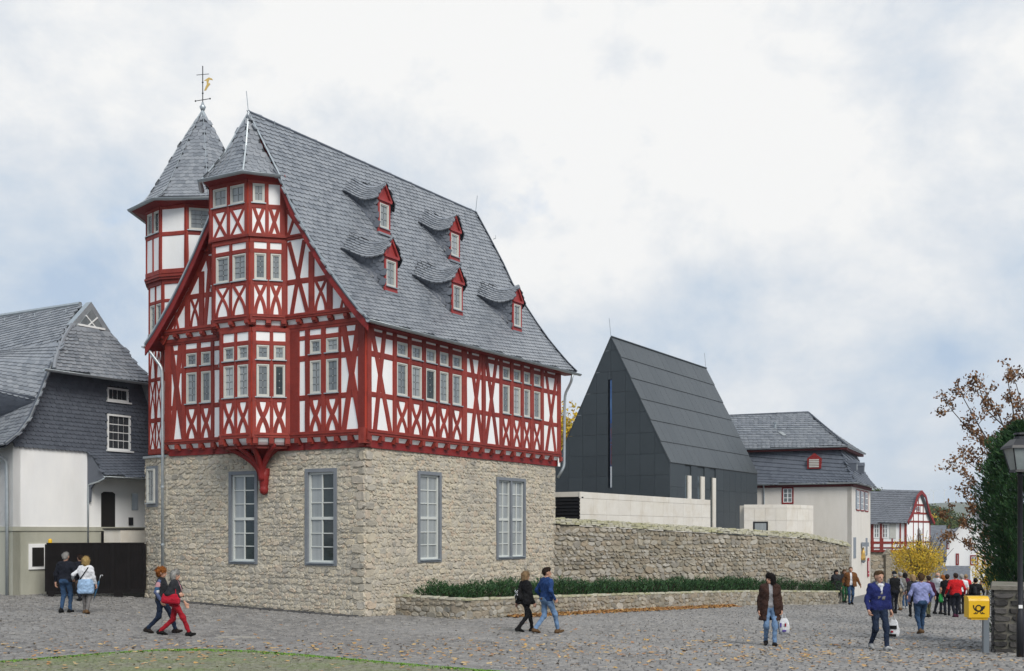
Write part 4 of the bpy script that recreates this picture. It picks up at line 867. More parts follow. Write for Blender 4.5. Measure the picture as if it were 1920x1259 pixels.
# porch: recessed bay with slate lean-to roof, door and stair parapet
PA0, PA1 = 3.15, 6.9
MB().rect(FL, 3.12, 3.2, 2.85, ZS, -.1, .02).build('corner_strip', 'plaster', lh)
fr = FL
def porch(s, t):
    a = PA0 - .05 + s * 4.2; n = .02 + .95 * (1 - t); z = 4.72 + .95 * t; return np.array([FL(x, y, w) for x, y, w in zip(a, z, n)])
pr_ = MB().patch(porch, 2, 4).build('porch_roof', 'slate_bed', lh); place('slate', 'slate', slate_patch(porch, lambda t: 4.2, 1.35, .15, .2, tilt=.08), 'slate_dark', pr_, 60, stuff='slates')
ck = [(0, 5.68), (0, 3.75), (.12, 3.78), (.16, 4.25), (.4, 4.5), (.95, 4.66)]
fc = frame(FL(PA0 - .02, 0, 0)[:2], LN, -LU); MB().prism(ck, fc, -.06, .03, 0, True).build('porch_cheek', 'slate_dark', lh)
gutter([FL(PA0 - .1, 4.68, 1.0), FL(7.2, 4.68, 1.0)], lh, .05); pipe([FL(PA0 - .05, 4.62, .95), FL(PA0 - .05, 4.5, .6), FL(PA0 - .06, 4.4, .08), FL(PA0 - .06, 4, .06), FL(PA0 - .06, 2, .06)], lh, .035)
MB().prism([(3.72, 1.8), (4.36, 1.8), (4.36, 4.1), (4.24, 4.17), (3.84, 4.17), (3.72, 4.1)], FL, -.1, .012).build('door', 'door_dark', lh)
MB().prism([(4.36, 1.8), (4.6, 1.8), (4.6, 4.1), (4.5, 4.2), (4.36, 4.15)], FL, -.1, .014).build('door_reveal', 'plaster', lh)
MB().rect(FL, 5.15, 5.45, 3.5, 4.15, 0, .02).build('side_window', 'glass', lh); MB().rect(FL, 5.0, 5.2, 2.92, 3.22, 0, .04).build('letter_box', 'dark_iron', lh)
MB().rect(FL, 6.15, 6.28, 3.7, 4.7, 0, .3).build('bracket', 'dark_iron', lh)
par = MB().rect(FL, 3.6, 6.5, 1.0, 2.75, .3, 1.2).build('stair_parapet', 'travertine', lh); MB().rect(FL, 3.55, 6.55, 2.75, 2.80, .28, 1.23).build('parapet_cap', 'dark_iron', lh)
# ------------------------------------------------------------------ black sliding gate
ga = np.array(at(87, 0, 39.7)[:2]); gb = np.array(at(271, 0, 40.9)[:2]); gU = norm(gb - ga); gl = float(np.linalg.norm(gb - ga)); gN = np.array([gU[1], -gU[0]])
gate = thing('metal_gate', (*ga, float(G(*ga))), 'black metal gate of upright bars closing the yard beside the stone base', 'gate'); fG = frame((*ga, 0), gU, gN); g0 = .50; g1 = 2.29
MB().rect(fG, 0, gl, g0 + .0, g0 + .12, -.04, .04).rect(fG, 0, gl, g1 - .07, g1, -.05, .05).build('gate_frame', 'gate_iron', gate)
n = 60
for k in range(n + 1):
    a = gl * k / n; wide = k % 10 == 0; MB().rect(fG, a - (.05 if wide else .022), a + (.05 if wide else .022), g0 + .1, g1 - .05, -.03 if not wide else -.05, .03 if not wide else .06).build('gate_post' if wide else 'bar', 'gate_iron', gate)
MB().rect(fG, .02, gl, g0 + .1, g1 - .05, -.035, -.02).build('backing_sheet', 'gate_iron', gate)
MB().rect(fG, .05, .25, .2, g0 + .1, -.08, .08).rect(fG, gl * .68, gl * .68 + .3, .3, g0 + .08, -.1, .1).build('gate_foot', 'gate_iron', gate)
MB().lathe(fG(.12, g1, 0), [(.07, 0), (.07, .08), (.04, .14)], 10).build('warning_light', 'amber', gate)
# ------------------------------------------------------------------ dark chapel
mat('chapel_panel', (.040, .050, .057), (.033, .042, .048), 2, .5, .08, 50, pr=[(.033, .041, .047), (.047, .058, .065), (.038, .048, .054)], pramt=.5, spec=.35)
mat('chapel_roof', (.065, .074, .078), (.058, .066, .070), 3, .45, .06, 40, pr=[(.040, .046, .049), (.060, .066, .068)], pramt=.5, spec=.5)  # lighter than the wall panels: sky sheen put into the base colour
mat('black', (.004, .004, .005), None, rough=.6)
mat('glass_blue', (.03, .10, .32), (.10, .22, .45), 1.2, .2, spec=.6)
mat('glass_brown', (.20, .05, .02), (.05, .10, .20), 1.5, .2, spec=.6)
def hit(o, dr, px): k = (px - 960) / FPX; return (k * o[1] - o[0]) / (dr[0] - k * dr[1])
def clip(poly, pts):
    """convex clip of poly by the convex anticlockwise polygon pts"""
    out = poly
    for (ax, ay), (bx, by) in zip(pts, pts[1:] + pts[:1]):
        src, out = out, []
        for (px, py), (qx, qy) in zip(src, src[1:] + src[:1]):
            dp = (bx - ax) * (py - ay) - (by - ay) * (px - ax); dq = (bx - ax) * (qy - ay) - (by - ay) * (qx - ax)
            if dp >= 0: out.append((px, py))
            if dp * dq < 0: t = dp / (dp - dq); out.append((px + (qx - px) * t, py + (qy - py) * t))
        if len(out) < 3: return []
    return out
CD = 66.0; CO = np.array(at(1256, 0, CD)[:2]); CW = float(hit(CO, HL, 1041)); CLn = float(hit(CO, HR, 1420)); CE = CZ + (HY - 868) / FPX * CD
mid = CO + HL * CW / 2; CA = CZ + (HY - 632) / FPX * mid[1]
chapel = thing('chapel', (*CO, -1.5), 'dark anthracite modern chapel with steep gable and slit windows', 'chapel')
fg_ = frame(CO, HL, -HR); fs_ = frame(CO, HR, -HL); zb = -1.5
MB().prism([(.06, zb), (CW - .06, zb), (CW - .06, CE - .06), (CW / 2, CA - .15), (.06, CE - .06)], fg_, -CLn + .1, -.35, 0, True).build('core', 'chapel_panel', chapel)
gpoly = [(0, zb), (CW, zb), (CW, CE), (CW / 2, CA), (0, CE)]
sl = float(hit(CO, HL, 1143.5)); slz = (CZ + (HY - 915) / FPX * mid[1], CZ + (HY - 712) / FPX * mid[1])
nx = 8; dz = 1.24; hw = .13
r = 0
while zb + r * dz < CA:
    for c in range(nx):
        x0, x1 = CW * c / nx, CW * (c + 1) / nx; z0, z1 = zb + r * dz, zb + (r + 1) * dz
        parts_ = [(x0, x1, z0, z1)]
        if x0 < sl + hw and x1 > sl - hw and z1 > slz[0] and z0 < slz[1]:
            parts_ = [(x0, sl - hw, z0, z1), (sl + hw, x1, z0, z1)]
            if z1 > slz[1]: parts_.append((max(x0, sl - hw), min(x1, sl + hw), slz[1], z1))
            if z0 < slz[0]: parts_.append((max(x0, sl - hw), min(x1, sl + hw), z0, slz[0]))
        for (p, q, u, w) in parts_:
            if q - p < .02: continue
            k = clip([(p + .006, u + .006), (q - .006, u + .006), (q - .006, w - .006), (p + .006, w - .006)], gpoly)
            if k: MB().prism(k, fg_, -.05, random.uniform(-.003, .003)).build('panel', 'chapel_panel', chapel)
    r += 1
# slit window: dark reveal and coloured glass
MB().rect(fg_, sl - .13, sl + .02, slz[0], slz[1], -.3, -.09).build('stained_window', 'glass_blue', chapel)
zz = np.linspace(slz[0], slz[1], 6)
for k, mt in enumerate(('plaster', 'glass_brown', 'glass_brown', 'glass_blue', 'glass_blue')): MB().rect(fg_, sl - .12, sl + .0, zz[k] + .02, zz[k + 1] - .02, -.2, -.08).build('pane', mt, chapel)
# side wall panels with three slits
def side_px(px): return float(hit(CO, HR, px))
slits = [(side_px(1284), side_px(1296), 1.0, CZ + (HY - 893) / FPX * 69), (side_px(1308), side_px(1321), 1.0, CZ + (HY - 895) / FPX * 71), (side_px(1331), side_px(1342), -1.5, CZ + (HY - 898) / FPX * 73)]
nr = 6; hs = (CE - zb) / nr; nc = 14
for r in range(nr):
    for c in range(nc):
        p, q, u, w = CLn * c / nc + .006, CLn * (c + 1) / nc - .006, zb + hs * r + .006, zb + hs * (r + 1) - .006
        segs = [(p, q)]
        for (s0, s1, t0, t1) in slits:
            if u < t1 and w > t0: segs = [g for a, b in segs for g in ((a, min(b, s0)), (max(a, s1), b)) if g[1] - g[0] > .02]
        for a, b in segs: MB().rect(fs_, a, b, u, w, -.05, random.uniform(-.003, .003)).build('panel', 'chapel_panel', chapel)
for (s0, s1, t0, t1) in slits:
    m_ = (s0 + s1) / 2; MB().rect(fs_, m_, s1, t0, t1, -.3, .02).build('slit_jamb', 'travertine', chapel); MB().rect(fs_, s0, m_, t0, t1, -.2, -.045).build('pane', 'glass_dark', chapel)
# roof slope: six long rows of plates
nrw = 6; ncl = 16
def cr(s, t, lift=0.0):
    a = -0.02 + (CW / 2 + .02) * t; z = CE + (CA - CE) * t; v = s * CLn; q = CO + HL * a + HR * v; return np.array([q[0], q[1], z]) + lift * np.array([-HL[0] * .9, -HL[1] * .9, .45])
for r in range(nrw):
    for c in range(ncl):
        t0, t1, s0, s1 = r / nrw + .001, (r + 1) / nrw - .001, c / ncl + .0004, (c + 1) / ncl - .0004; e = random.uniform(0, .004)
        q = [cr(s0, t0, .05 + e), cr(s1, t0, .05 + e), cr(s1, t1, .02 + e), cr(s0, t1, .02 + e)]; b = [cr(s0, t0, -.05), cr(s1, t0, -.05), cr(s1, t1, -.05), cr(s0, t1, -.05)]
        MB().hexa(b + q).build('roof_plate', 'chapel_roof', chapel)
MB().tube([cr(0, 1, .05), cr(1, 1, .05)], .05, 5).build('ridge_trim', 'chapel_panel', chapel)
MB().ribbon(fg_, [(0, CE), (CW / 2, CA)], .05, 0, .02).ribbon(fg_, [(CW, CE), (CW / 2, CA)], .05, 0, .02).build('verge_trim', 'chapel_panel', chapel)
for s_ in (0.0, 1.0): q = cr(s_, 1); MB().tube([q, q + np.array([-.1, 0, 1.1])], .015, 4).build('lightning_rod', 'zinc', chapel)
# ------------------------------------------------------------------ pale stone annexes
def slab_wall(fr, a0, a1, zs, cols, par, mt='travertine'):
    for z0, z1 in zip(zs, zs[1:]):
        w = (a1 - a0) / cols
        for c in range(cols): MB().rect(fr, a0 + w * c + .006, a0 + w * (c + 1) - .006, z0 + .006, z1 - .006, -.05, random.uniform(-.003, .003)).build('slab', mt, par)
AO = np.array(at(1088, 0, 49.4)[:2]); AL = float(hit(AO, HR, 1332)); AT = CZ + (HY - 922) / FPX * 49.4
annex = thing('stone_annex', (*AO, -1), 'long low pale stone wall block in front of the dark chapel', 'building')
fa, fb = frame(AO, HR, -HL), frame(AO, HL, -HR)
MB().rect(fa, .4, AL, -1, AT - .02, -4, -.03).build('core', 'travertine', annex)
slab_wall(fa, 0, AL, [1.0, 1.8, 2.62, 3.42, AT - .28], 12, annex); slab_wall(fa, -.03, AL, [AT - .28, AT], 8, annex)
slab_wall(fb, -.02, 4, [AT - .22, AT], 4, annex)
MB().rect(fb, 0, 4, 1.5, AT - .22, -.3, -.12).build('louvre_box', 'black', annex)
for k in range(9): z = AT - .3 - k * .15; MB().prism([(0.02, z), (4, z), (4, z - .10), (0.02, z - .10)], fb, -.12, .0).build('slat', 'dark_iron', annex)
BO = np.array(at(1475, 0, 66)[:2]); BT = CZ + (HY - 946) / FPX * 66
ann2 = thing('stone_annex', (*BO, -1), 'small pale stone block with a dark window between chapel and white house', 'building')
bL = norm(np.array([-.97, .24])); bR = norm(np.array([.24, .97])) ; bR = norm(np.array([.62, .78])); fc_, fd_ = frame(BO, bL, np.array([-bL[1] * 0 - .24, -.97])), frame(BO, bR, np.array([.78, -.62]))
l1, l2 = float(hit(BO, bL, 1395)), float(hit(BO, bR, 1525))
MB().rect(fc_, 0.02, l1, -1, BT - .03, -3, -.03).rect(fd_, .02, l2, -1, BT - .035, -3, -.03).build('core', 'travertine', ann2)
slab_wall(fc_, 0, l1, [1.5, 2.5, 3.3, BT - .22], 4, ann2); slab_wall(fc_, 0, l1, [BT - .22, BT], 3, ann2); slab_wall(fd_, 0, l2, [1.5, 2.5, 3.3, BT - .22], 5, ann2); slab_wall(fd_, 0, l2, [BT - .22, BT], 4, ann2)
w0, w1 = float(hit(BO, bL, 1440)), float(hit(BO, bL, 1412)); MB().rect(fc_, w0, w1, 1.6, 3.25, -.1, .012).build('window', 'dark_iron', ann2); MB().rect(fc_, w0 + .1, w1 - .1, 1.6, 3.15, -.1, .016).build('pane', 'curtain_glass', ann2)
# ------------------------------------------------------------------ boundary wall of rubble with a stone coping
mat('coping_stone', (.36, .34, .27), (.29, .275, .19), 5, .9, .6, 24, pr=[(.34, .33, .28), (.50, .48, .40), (.40, .38, .26), (.30, .29, .16)], pramt=.55, stain=(.28, .28, .10), stscale=.7, stamt=.55)
WP = [H2(.25, 12.2), np.array(at(1512, 0, 54.8)[:2]), np.array(at(1592, 0, 58.5)[:2])]; WT = [2.96, 2.33, 1.85]
bw = thing('boundary_wall', (*WP[0], -1), 'old rubble garden wall with a mossy stone coping behind the hedge', 'wall')
Mw = []; Mc = []
for i in range(2):
    a, b = WP[i], WP[i + 1]; U = norm(b - a); N = np.array([U[1], -U[0]]); l = float(np.linalg.norm(b - a)); fr = frame(a, U, N); top = lambda x, i=i, l=l: WT[i] + (WT[i + 1] - WT[i]) * x / l
    MB().prism([(0, -1.6), (l, -1.6), (l, WT[i + 1]), (0, WT[i])], fr, -.55, 0, 0, True).build('wall_core', 'wall_mortar', bw)
    Mw.append(rubble(fr, 0, l, -.9, WT[i] + .05, (), (.11, .24), (.12, .38), (.03, .075), top=top))
    for lay in range(3):
        x = 0
        while x < l:
            w = random.uniform(.16, .38); zz = top(x) + .05 + lay * .085 + random.uniform(-.015, .015); n_ = .08 - lay * .10 + random.uniform(-.03, .03)
            for dd in ((n_,) if lay < 2 else (n_, n_ - .3)):
                o = np.array([fr(x + w / 2, zz, dd - .14)]); an = random.uniform(-.1, .1)
                Mc.append(mat4(o, np.array([[*(U * w * 1.02), an * w]]), np.array([[*(N * .36), random.uniform(-.06, .06)]]), np.array([[0, 0, random.uniform(.045, .075)]])))
            x += w * .96
place('stone', 'stone', np.concatenate(Mw), 'wall_stone', bw, 300, stuff='stones'); place('coping_stone', 'block', np.concatenate(Mc), 'coping_stone', bw, 300, stuff='coping_stones')
# ------------------------------------------------------------------ planter with low stone wall
PP = [H2(.2, 1.75), H2(-2.5, 1.75), np.array(at(1330, 0, 47.7)[:2]), np.array(at(1400, 0, 50.2)[:2]), np.array(at(1480, 0, 52.6)[:2]), np.array(at(1540, 0, 54.0)[:2]), np.array(at(1572, 0, 55.6)[:2])]
# round the corners of the path
def smooth_path(P, keep_first=2, n=4):
    out = [P[0], P[1]]
    for i in range(2, len(P)):
        a, b = P[i - 1], P[i]; out += [a + (b - a) * t for t in np.linspace(0, 1, n + 1)[1:]]
    return out
planter = thing('planter', (*PP[1], float(G(*PP[1]))), 'low rubble planter wall curving in front of the garden wall', 'planter')
Mw = []; Mc = []; PPs = smooth_path(PP)
for i in range(len(PPs) - 1):
    a, b = PPs[i], PPs[i + 1]; U = norm(b - a); N = np.array([U[1], -U[0]]); l = float(np.linalg.norm(b - a)); 
    if i == 0: N = np.array([U[1], -U[0]])
    fr = frame(a, U, N); z0, z1 = float(G(*a)), float(G(*b)); hh = .62
    MB().prism([(0, z0 - .5), (l, z1 - .5), (l, z1 + hh), (0, z0 + hh)], fr, -.3, 0, 0, True).build('wall_core', 'wall_mortar', planter)
    Mw.append(rubble(fr, 0, l, min(z0, z1) - .1, max(z0, z1) + hh, (), (.1, .2), (.12, .34), (.015, .045), top=lambda x: z0 + (z1 - z0) * x / l + hh - .03))
    x = 0
    while x < l:
        w = random.uniform(.2, .42); zz = z0 + (z1 - z0) * x / l + hh
        Mc.append(mat4(np.array([fr(x + w / 2, zz - .02, -.14)]), np.array([[*(U * w), random.uniform(-.01, .01)]]), np.array([[*(N * .36), 0]]), np.array([[0, 0, random.uniform(.04, .06)]]))); x += w * .98
place('stone', 'stone', np.concatenate(Mw), 'wall_stone', planter, 300, stuff='stones'); place('coping_stone', 'block', np.concatenate(Mc), 'coping_stone', planter, 200, stuff='coping_stones')
mat('soil', (.05, .035, .025), (.08, .05, .03), 8, .95, .6, 40)
inner = [H2(.2, 1.9), H2(.2, 12.2), WP[1] + np.array([0, -.05]), np.array(at(1580, 0, 57.6)[:2])]
bed = PPs[1:] ; sv = []
for q in PPs[1:]:
    t_ = (q[1] - PPs[1][1]) / (PPs[-1][1] - PPs[1][1]); k = np.array([np.interp(t_, [0, .45, .93, 1], [p[j] for p in inner]) for j in (0, 1)])
    q2 = q + norm(k - q) * .12; sv += [(*q2, float(G(*q)) + .54), (*k, float(G(*q)) + .56)]
link('soil', mk_mesh('soil', sv, [(2 * i, 2 * i + 2, 2 * i + 3, 2 * i + 1) for i in range(len(PPs) - 2)], ['soil']), None)
soil = bpy.data.objects['soil']; soil.parent = planter; soil.location = -np.array(planter.location)
# ------------------------------------------------------------------ hedge of young yews
mat('yew', (.024, .072, .022), (.014, .045, .016), 3, .6, pr=[(.010, .034, .012), (.036, .10, .030), (.022, .066, .022), (.07, .14, .035)], pramt=.6, spec=.3)
mat('twig', (.05, .035, .025), None, rough=.9)
def yew_bush(c, w, h, n, name, lab, group):
    root = thing(name, c, lab, 'shrub', group); c = np.array(c)
    ph = RNG.uniform(0, 6.28, n); rr = np.sqrt(RNG.random(n)) * w / 2; zz = RNG.random(n) ** .8 * h * (1 - .35 * (rr / (w / 2)) ** 2)
    o = np.c_[c[0] + rr * np.cos(ph), c[1] + rr * np.sin(ph), c[2] + zz]
    d = norm(np.c_[np.cos(ph) * .7 + RNG.normal(0, .5, n), np.sin(ph) * .7 + RNG.normal(0, .5, n), RNG.uniform(.3, 1.4, n)]); s = norm(np.cross(d, RNG.normal(0, 1, (n, 3)))); L_ = RNG.uniform(.10, .22, n)
    place('foliage', 'tuft', mat4(o, d * L_[:, None], s * (L_ * .42)[:, None], norm(np.cross(d, s)) * .03), 'yew', root, 0, stuff='foliage')
    m = MB()
    for k in range(3): a = k * 2.1; m.tube([c + (0, 0, -.05), c + (math.cos(a) * w * .25, math.sin(a) * w * .25, h * .6)], .015, 4)
    m.build('stem', 'twig', root); return root
hp = [H2(-.9, 2.35), np.array(at(1330, 0, 49.6)[:2]), np.array(at(1400, 0, 51.9)[:2]), np.array(at(1480, 0, 54.2)[:2]), np.array(at(1560, 0, 56.3)[:2])]
hd = np.r_[0, np.cumsum([np.linalg.norm(b - a) for a, b in zip(hp, hp[1:])])]; s = 0; i = 0
ends = 0
while s < hd[-1]:
    q = np.array([np.interp(s, hd, [p[j] for p in hp]) for j in (0, 1)]) + RNG.normal(0, .05, 2); z = float(G(*q)) + .5
    lab = 'young dark green yew in the clipped row behind the low planter wall'
    if s == 0: lab = 'first yew of the planter row, nearest the tall stone base'
    for off in (-.25, .3):
        yew_bush((*(q + HL * off), z), .8, random.uniform(.5, .78), random.randint(300, 460), 'yew_shrub', lab, 'yews planted in a row'); 
        if s == 0: lab = 'young dark green yew in the clipped row behind the low planter wall'
    s += .55; i += 1
# ------------------------------------------------------------------ white house with mansard roof
mat('slate_far', (.15, .16, .18), (.10, .108, .122), 3, .45, .7, 8, stain=(.2, .21, .23), stscale=.8, stamt=.4, spec=.45, stretch=(1, 1, 2.2), bdist=.03)
mat('slate_far_dark', (.06, .07, .095), (.045, .052, .07), 3, .5, .6, 8, spec=.4, stretch=(1, 1, 2.2), bdist=.03)
mat('shutter_grey', (.22, .25, .29), None, rough=.6)
mat('red_cornice', (.12, .02, .02), None, rough=.7)
mat('banner_red', (.42, .05, .07), (.36, .04, .06), 3, .6)
MD = 80.0; MK = MD / 63.6
MO = np.array(at(1597, 0, MD)[:2]); mR = norm(np.array([.42, .907])); mL = np.array([-mR[1], mR[0]]); mN, mS = -mR, -mL
ml1 = float(hit(MO, mL, 1372)) ; ml2 = float(hit(MO, mR, 1632)); ME = CZ + (HY - 904) / FPX * MD
mh = thing('white_house', (*MO, -1.4), 'cream white house with two-stage slate mansard roof beside the garden wall', 'house')
f1, f2 = frame(MO, mL, mN), frame(MO, mR, mS)
MB().rect(f1, 0, ml1, -2.2, ME, -.3, 0).rect(f2, 0, ml2, -2.2, ME, -.3, -.002).build('wall', 'plaster_cream', mh)
def hipquad(e0, e1, z0, z1, over=0.0):
    """four points ring: inset e at height z (house local a,b)"""
    def ring(e): return [(-e, -e), (ml1 + e, -e), (ml1 + e, ml2 + e), (-e, ml2 + e)]
    r0, r1 = ring(e0), ring(e1); P = lambda q, z: np.append(MO + mL * q[0] + mR * q[1], z)
    return [P(q, z0) for q in r0], [P(q, z1) for q in r1]
MZ = CZ + (HY - 838) / FPX * 64.5 * MK; lo, hi = hipquad(.4, -.95, ME - .05, MZ)
mroof = tag(bpy.data.objects.new('roof', None)); COL.objects.link(mroof); mroof.parent = mh
def quadfn(a, b, c, d, sag=0.0):
    def fn(s, t):
        p = (a[None] * (1 - s)[:, None] + b[None] * s[:, None]) * (1 - t)[:, None] + (d[None] * (1 - s)[:, None] + c[None] * s[:, None]) * t[:, None]
        p[:, 2] -= sag * np.sin(np.pi * t); return p
    return fn
m = MB(); Ms = []
for i, fl in ((0, -1), (3, -1)):
    j = (i + 1) % 4; fn = quadfn(lo[i], lo[j], hi[j], hi[i], .28); m.patch(fn, 4, 8); ls = float(np.linalg.norm(lo[i] - lo[j])); Ms.append(slate_patch(fn, lambda t, ls=ls: ls, 2.2, .22, .3, tilt=.06, flip=fl))
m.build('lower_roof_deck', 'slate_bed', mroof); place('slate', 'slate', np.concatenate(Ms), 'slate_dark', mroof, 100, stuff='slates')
lo2, _ = hipquad(-.35, 0, MZ + .02, 0); rz = CZ + (HY - 771) / FPX * 67.6 * MK
rp_ = MO + mL * 0 + mR * (ml2 / 2); ra = float(hit(rp_, mL, 1516)); r1 = np.append(rp_ + mL * ra, rz); r2 = np.append(rp_ + mL * (ml1 + 4), rz)
m = MB(); Ms = []
for a, b, c, d in ((lo2[0], lo2[1], r2, r1), (lo2[3], lo2[0], r1, r1)):
    fn = quadfn(a, b, c, d, .15); m.patch(fn, 4, 8); ls = float(np.linalg.norm(a - b)); le = float(np.linalg.norm(c - d)); Ms.append(slate_patch(fn, lambda t, ls=ls, le=le: max(.3, ls + (le - ls) * t), 4.2, .22, .3, tilt=.06 if le > 1 else 0, flip=-1))
m.build('upper_roof_deck', 'slate_bed', mroof); place('slate', 'slate', np.concatenate(Ms), 'slate', mroof, 100, stuff='slates')
MB().tube([r1, r2], .08, 5).tube([lo2[0] + (0, 0, .05), r1], .06, 5).build('ridge_cap', 'slate_dark', mroof)
for q, z, nm in ((lo, ME - .07, 'gutter'), (lo2, MZ, 'gutter')): gutter([(*q[1][:2], z), (*q[0][:2], z), (*q[3][:2], z)], mroof, .08)
MB().rect(f1, 0, ml1, ME - .32, ME - .1, 0, .12).rect(f2, 0, ml2, ME - .32, ME - .1, 0, .118).rect(f1, .4, ml1, MZ - .22, MZ - .03, -.9, -.5).rect(f2, .4, ml2, MZ - .22, MZ - .03, -.9, -.5).build('cornice', 'red_cornice', mroof)
def far_window(fr, a0, a1, z0, z1, par, trim='red_dark', nv=1, nh=2, glass='glass', tw=.1):
    o = MB().rect(fr, a0, a0 + tw, z0, z1, -.05, .04).rect(fr, a1 - tw, a1, z0, z1, -.05, .04).rect(fr, a0 + tw, a1 - tw, z0, z0 + tw, -.05, .039).rect(fr, a0 + tw, a1 - tw, z1 - tw, z1, -.05, .039).build('window', trim, par)
    MB().rect(fr, a0 + tw, a1 - tw, z0 + tw, z1 - tw, -.05, .012).build('pane', glass, o); m = MB(); b = .05; p, q, r, s = a0 + tw, a1 - tw, z0 + tw, z1 - tw
    m.rect(fr, p, p + b, r, s, 0, .03).rect(fr, q - b, q, r, s, 0, .03).rect(fr, p + b, q - b, r, r + b, 0, .029).rect(fr, p + b, q - b, s - b, s, 0, .029)
    for k in range(nv): x = p + (q - p) * (k + 1) / (nv + 1); m.rect(fr, x - .04, x + .04, r + b, s - b, 0, .028)
    for k in range(nh): z = r + (s - r) * (k + 1) / (nh + 1); m.rect(fr, p + b, q - b, z - .025, z + .025, 0, .027)
    m.build('sash', 'wood_white', o); return o
def zpx(py, d): return CZ + (HY - py) / FPX * d
def zm(py, d): return zpx(py, d * MK)
wa, wb = float(hit(MO, mL, 1488)), float(hit(MO, mL, 1466)); far_window(f1, wa, wb, zm(946, 66), zm(915, 66), mh)
for p0 in (1605.5, 1613.5, 1621.5):
    a0, a1 = float(hit(MO, mR, p0)), float(hit(MO, mR, p0 + 6)); far_window(f2, a0, a1, zm(958, 65), zm(917, 65), mh, nv=0)
    MB().rect(f2, a0 - .35, a0 - .02, zm(955, 65), zm(919, 65), 0, .07).build('shutter', 'shutter_grey', mh)
for p0, p1, y0, y1 in ((1600, 1604.5, 1047, 1008), (1623, 1626, 1045, 1010)):
    fr = f2; a0, a1 = float(hit(MO, mR, p0)), float(hit(MO, mR, p1)); MB().rect(fr, a0, a1, zm(y0, 64.5), zm(y1, 64.5), -.1, .03).build('slit_window', 'shutter_grey', mh)
# small louvred dormer, skylight, vent
da = float(hit(MO + mR * .3, mL, 1527)); fd = frame(MO + mR * .15, mL, mN); dz0 = zm(878, 64)
MB().rect(fd, da - .48, da + .48, dz0, dz0 + .72, -.8, 0).prism([(da - .48, dz0 + .72), (da + .48, dz0 + .72), (da, dz0 + 1.1)], fd, -.8, 0).build('dormer', 'red_dark', mroof)
for k in range(5): MB().rect(fd, da - .34, da + .34, dz0 + .1 + k * .12, dz0 + .18 + k * .12, -.05, .03).build('slat', 'frame_grey', mroof)
fn = quadfn(lo2[0], lo2[1], r2, r1, .15)
def on_upper(px, t):
    for s in np.linspace(0, 1, 400):
        q = fn(np.array([s]), np.array([t]))[0]
        if abs(960 + q[0] / q[1] * FPX - px) < 2: return s, q
    return .4, fn(np.array([.4]), np.array([t]))[0]
s_, q = on_upper(1466, .42); qs = [fn(np.array([s_ + a]), np.array([.42 + b]))[0] + np.array([0, -.06, .06]) for a, b in ((-.018, -.05), (.018, -.05), (.018, .08), (-.018, .08))]; MB().add(qs, [(0, 1, 2, 3)]).build('skylight', 'curtain_glass', mroof)
s_, q = on_upper(1452, .62); MB().lathe(q, [(.09, 0), (.09, .3), (.16, .34), (.16, .42)], 8).build('vent_pipe', 'zinc', mroof)
for k, px_ in enumerate((1602, 1616)):
    a_ = float(hit(MO + mL * .05, mR, px_)); ff = frame(MO, mR, mS); z_ = zm(884, 65)
    MB().rect(ff, a_ - .22, a_ + .22, z_, z_ + .55, -.9, .12).prism([(a_ - .25, z_ + .55), (a_ + .25, z_ + .55), (a_, z_ + .8)], ff, -.9, .15).build('dormer', 'slate_dark', mroof); MB().rect(ff, a_ - .12, a_ + .12, z_ + .1, z_ + .45, .1, .14).build('pane', 'glass', mroof)
pipe([f1(ml1 * .72, ME - .1, .3), f1(ml1 * .72, ME - .3, .2), f1(ml1 * .72, ME - .7, .08), f1(ml1 * .72, 2, .08)], mh)
# niche figure, lamp bracket and red banner on the side wall
na = float(hit(MO, mR, 1615)); fig = thing('wall_statue', f2(na, zm(1058, 65), .1), 'small gilded statue on a console high on the white side wall', 'statue'); c = np.array(f2(na, zm(1058, 65), .14))
MB().lathe(c, [(.05, 0), (.16, .12), (.20, .2)], 8).build('console', 'shutter_grey', fig); MB().lathe(c + (0, 0, .2), [(.16, 0), (.18, .2), (.12, .5), (.15, .62), (.06, .74), (.09, .84), (.05, .95)], 10).build('figure', 'gold', fig, True); MB().rect(f2, na - .3, na + .32, zm(1026, 65), zm(1018, 65), .05, .5).build('canopy', 'shutter_grey', fig)
ba = float(hit(MO, mR, 1627)); bn = thing('banner', f2(ba, zm(1085, 66), .1), 'narrow red banner hanging at the far edge of the white wall', 'banner'); MB().rect(f2, ba - .42, ba + .42, zm(1086, 66), zm(1049, 66), .05, .07).build('cloth', 'banner_red', bn)
MB().rect(f2, ba - .3, ba + .3, zm(1080, 66), zm(1079, 66), .07, .075).rect(f2, ba - .1, ba + .1, zm(1075, 66), zm(1055, 66), .07, .075).build('print', 'plaster', bn)
# ------------------------------------------------------------------ far half-timbered house above a gateway
TO = np.array(at(1698, 0, 100)[:2]); tL = norm(np.array([-.93, .37])); tR = norm(np.array([.60, .80])); th_ = thing('timbered_house', (*TO, -2.5), 'small red-framed house with slate roof at the end of the lane', 'house')
ft, fu = frame(TO, tL, np.array([-tL[1], tL[0]]) * -1), frame(TO, tR, np.array([tR[1], -tR[0]])); 
if np.array(ft(0, 0, 1))[1] > TO[1]: ft = frame(TO, tL, np.array([-tL[1], tL[0]]))
tl1, tl2 = float(hit(TO, tL, 1615)), float(hit(TO, tR, 1744)); TE = zpx(978, 100); TB = zpx(1036, 100); TRZ = zpx(922, 103)
MB().rect(ft, 0, tl1, TB, TE, -.3, 0).rect(fu, 0, tl2, TB, TE, -.3, -.002).prism([(0, TE), (tl2, TE), (tl2 / 2, TRZ)], fu, -.3, -.002).build('wall', 'plaster', th_)
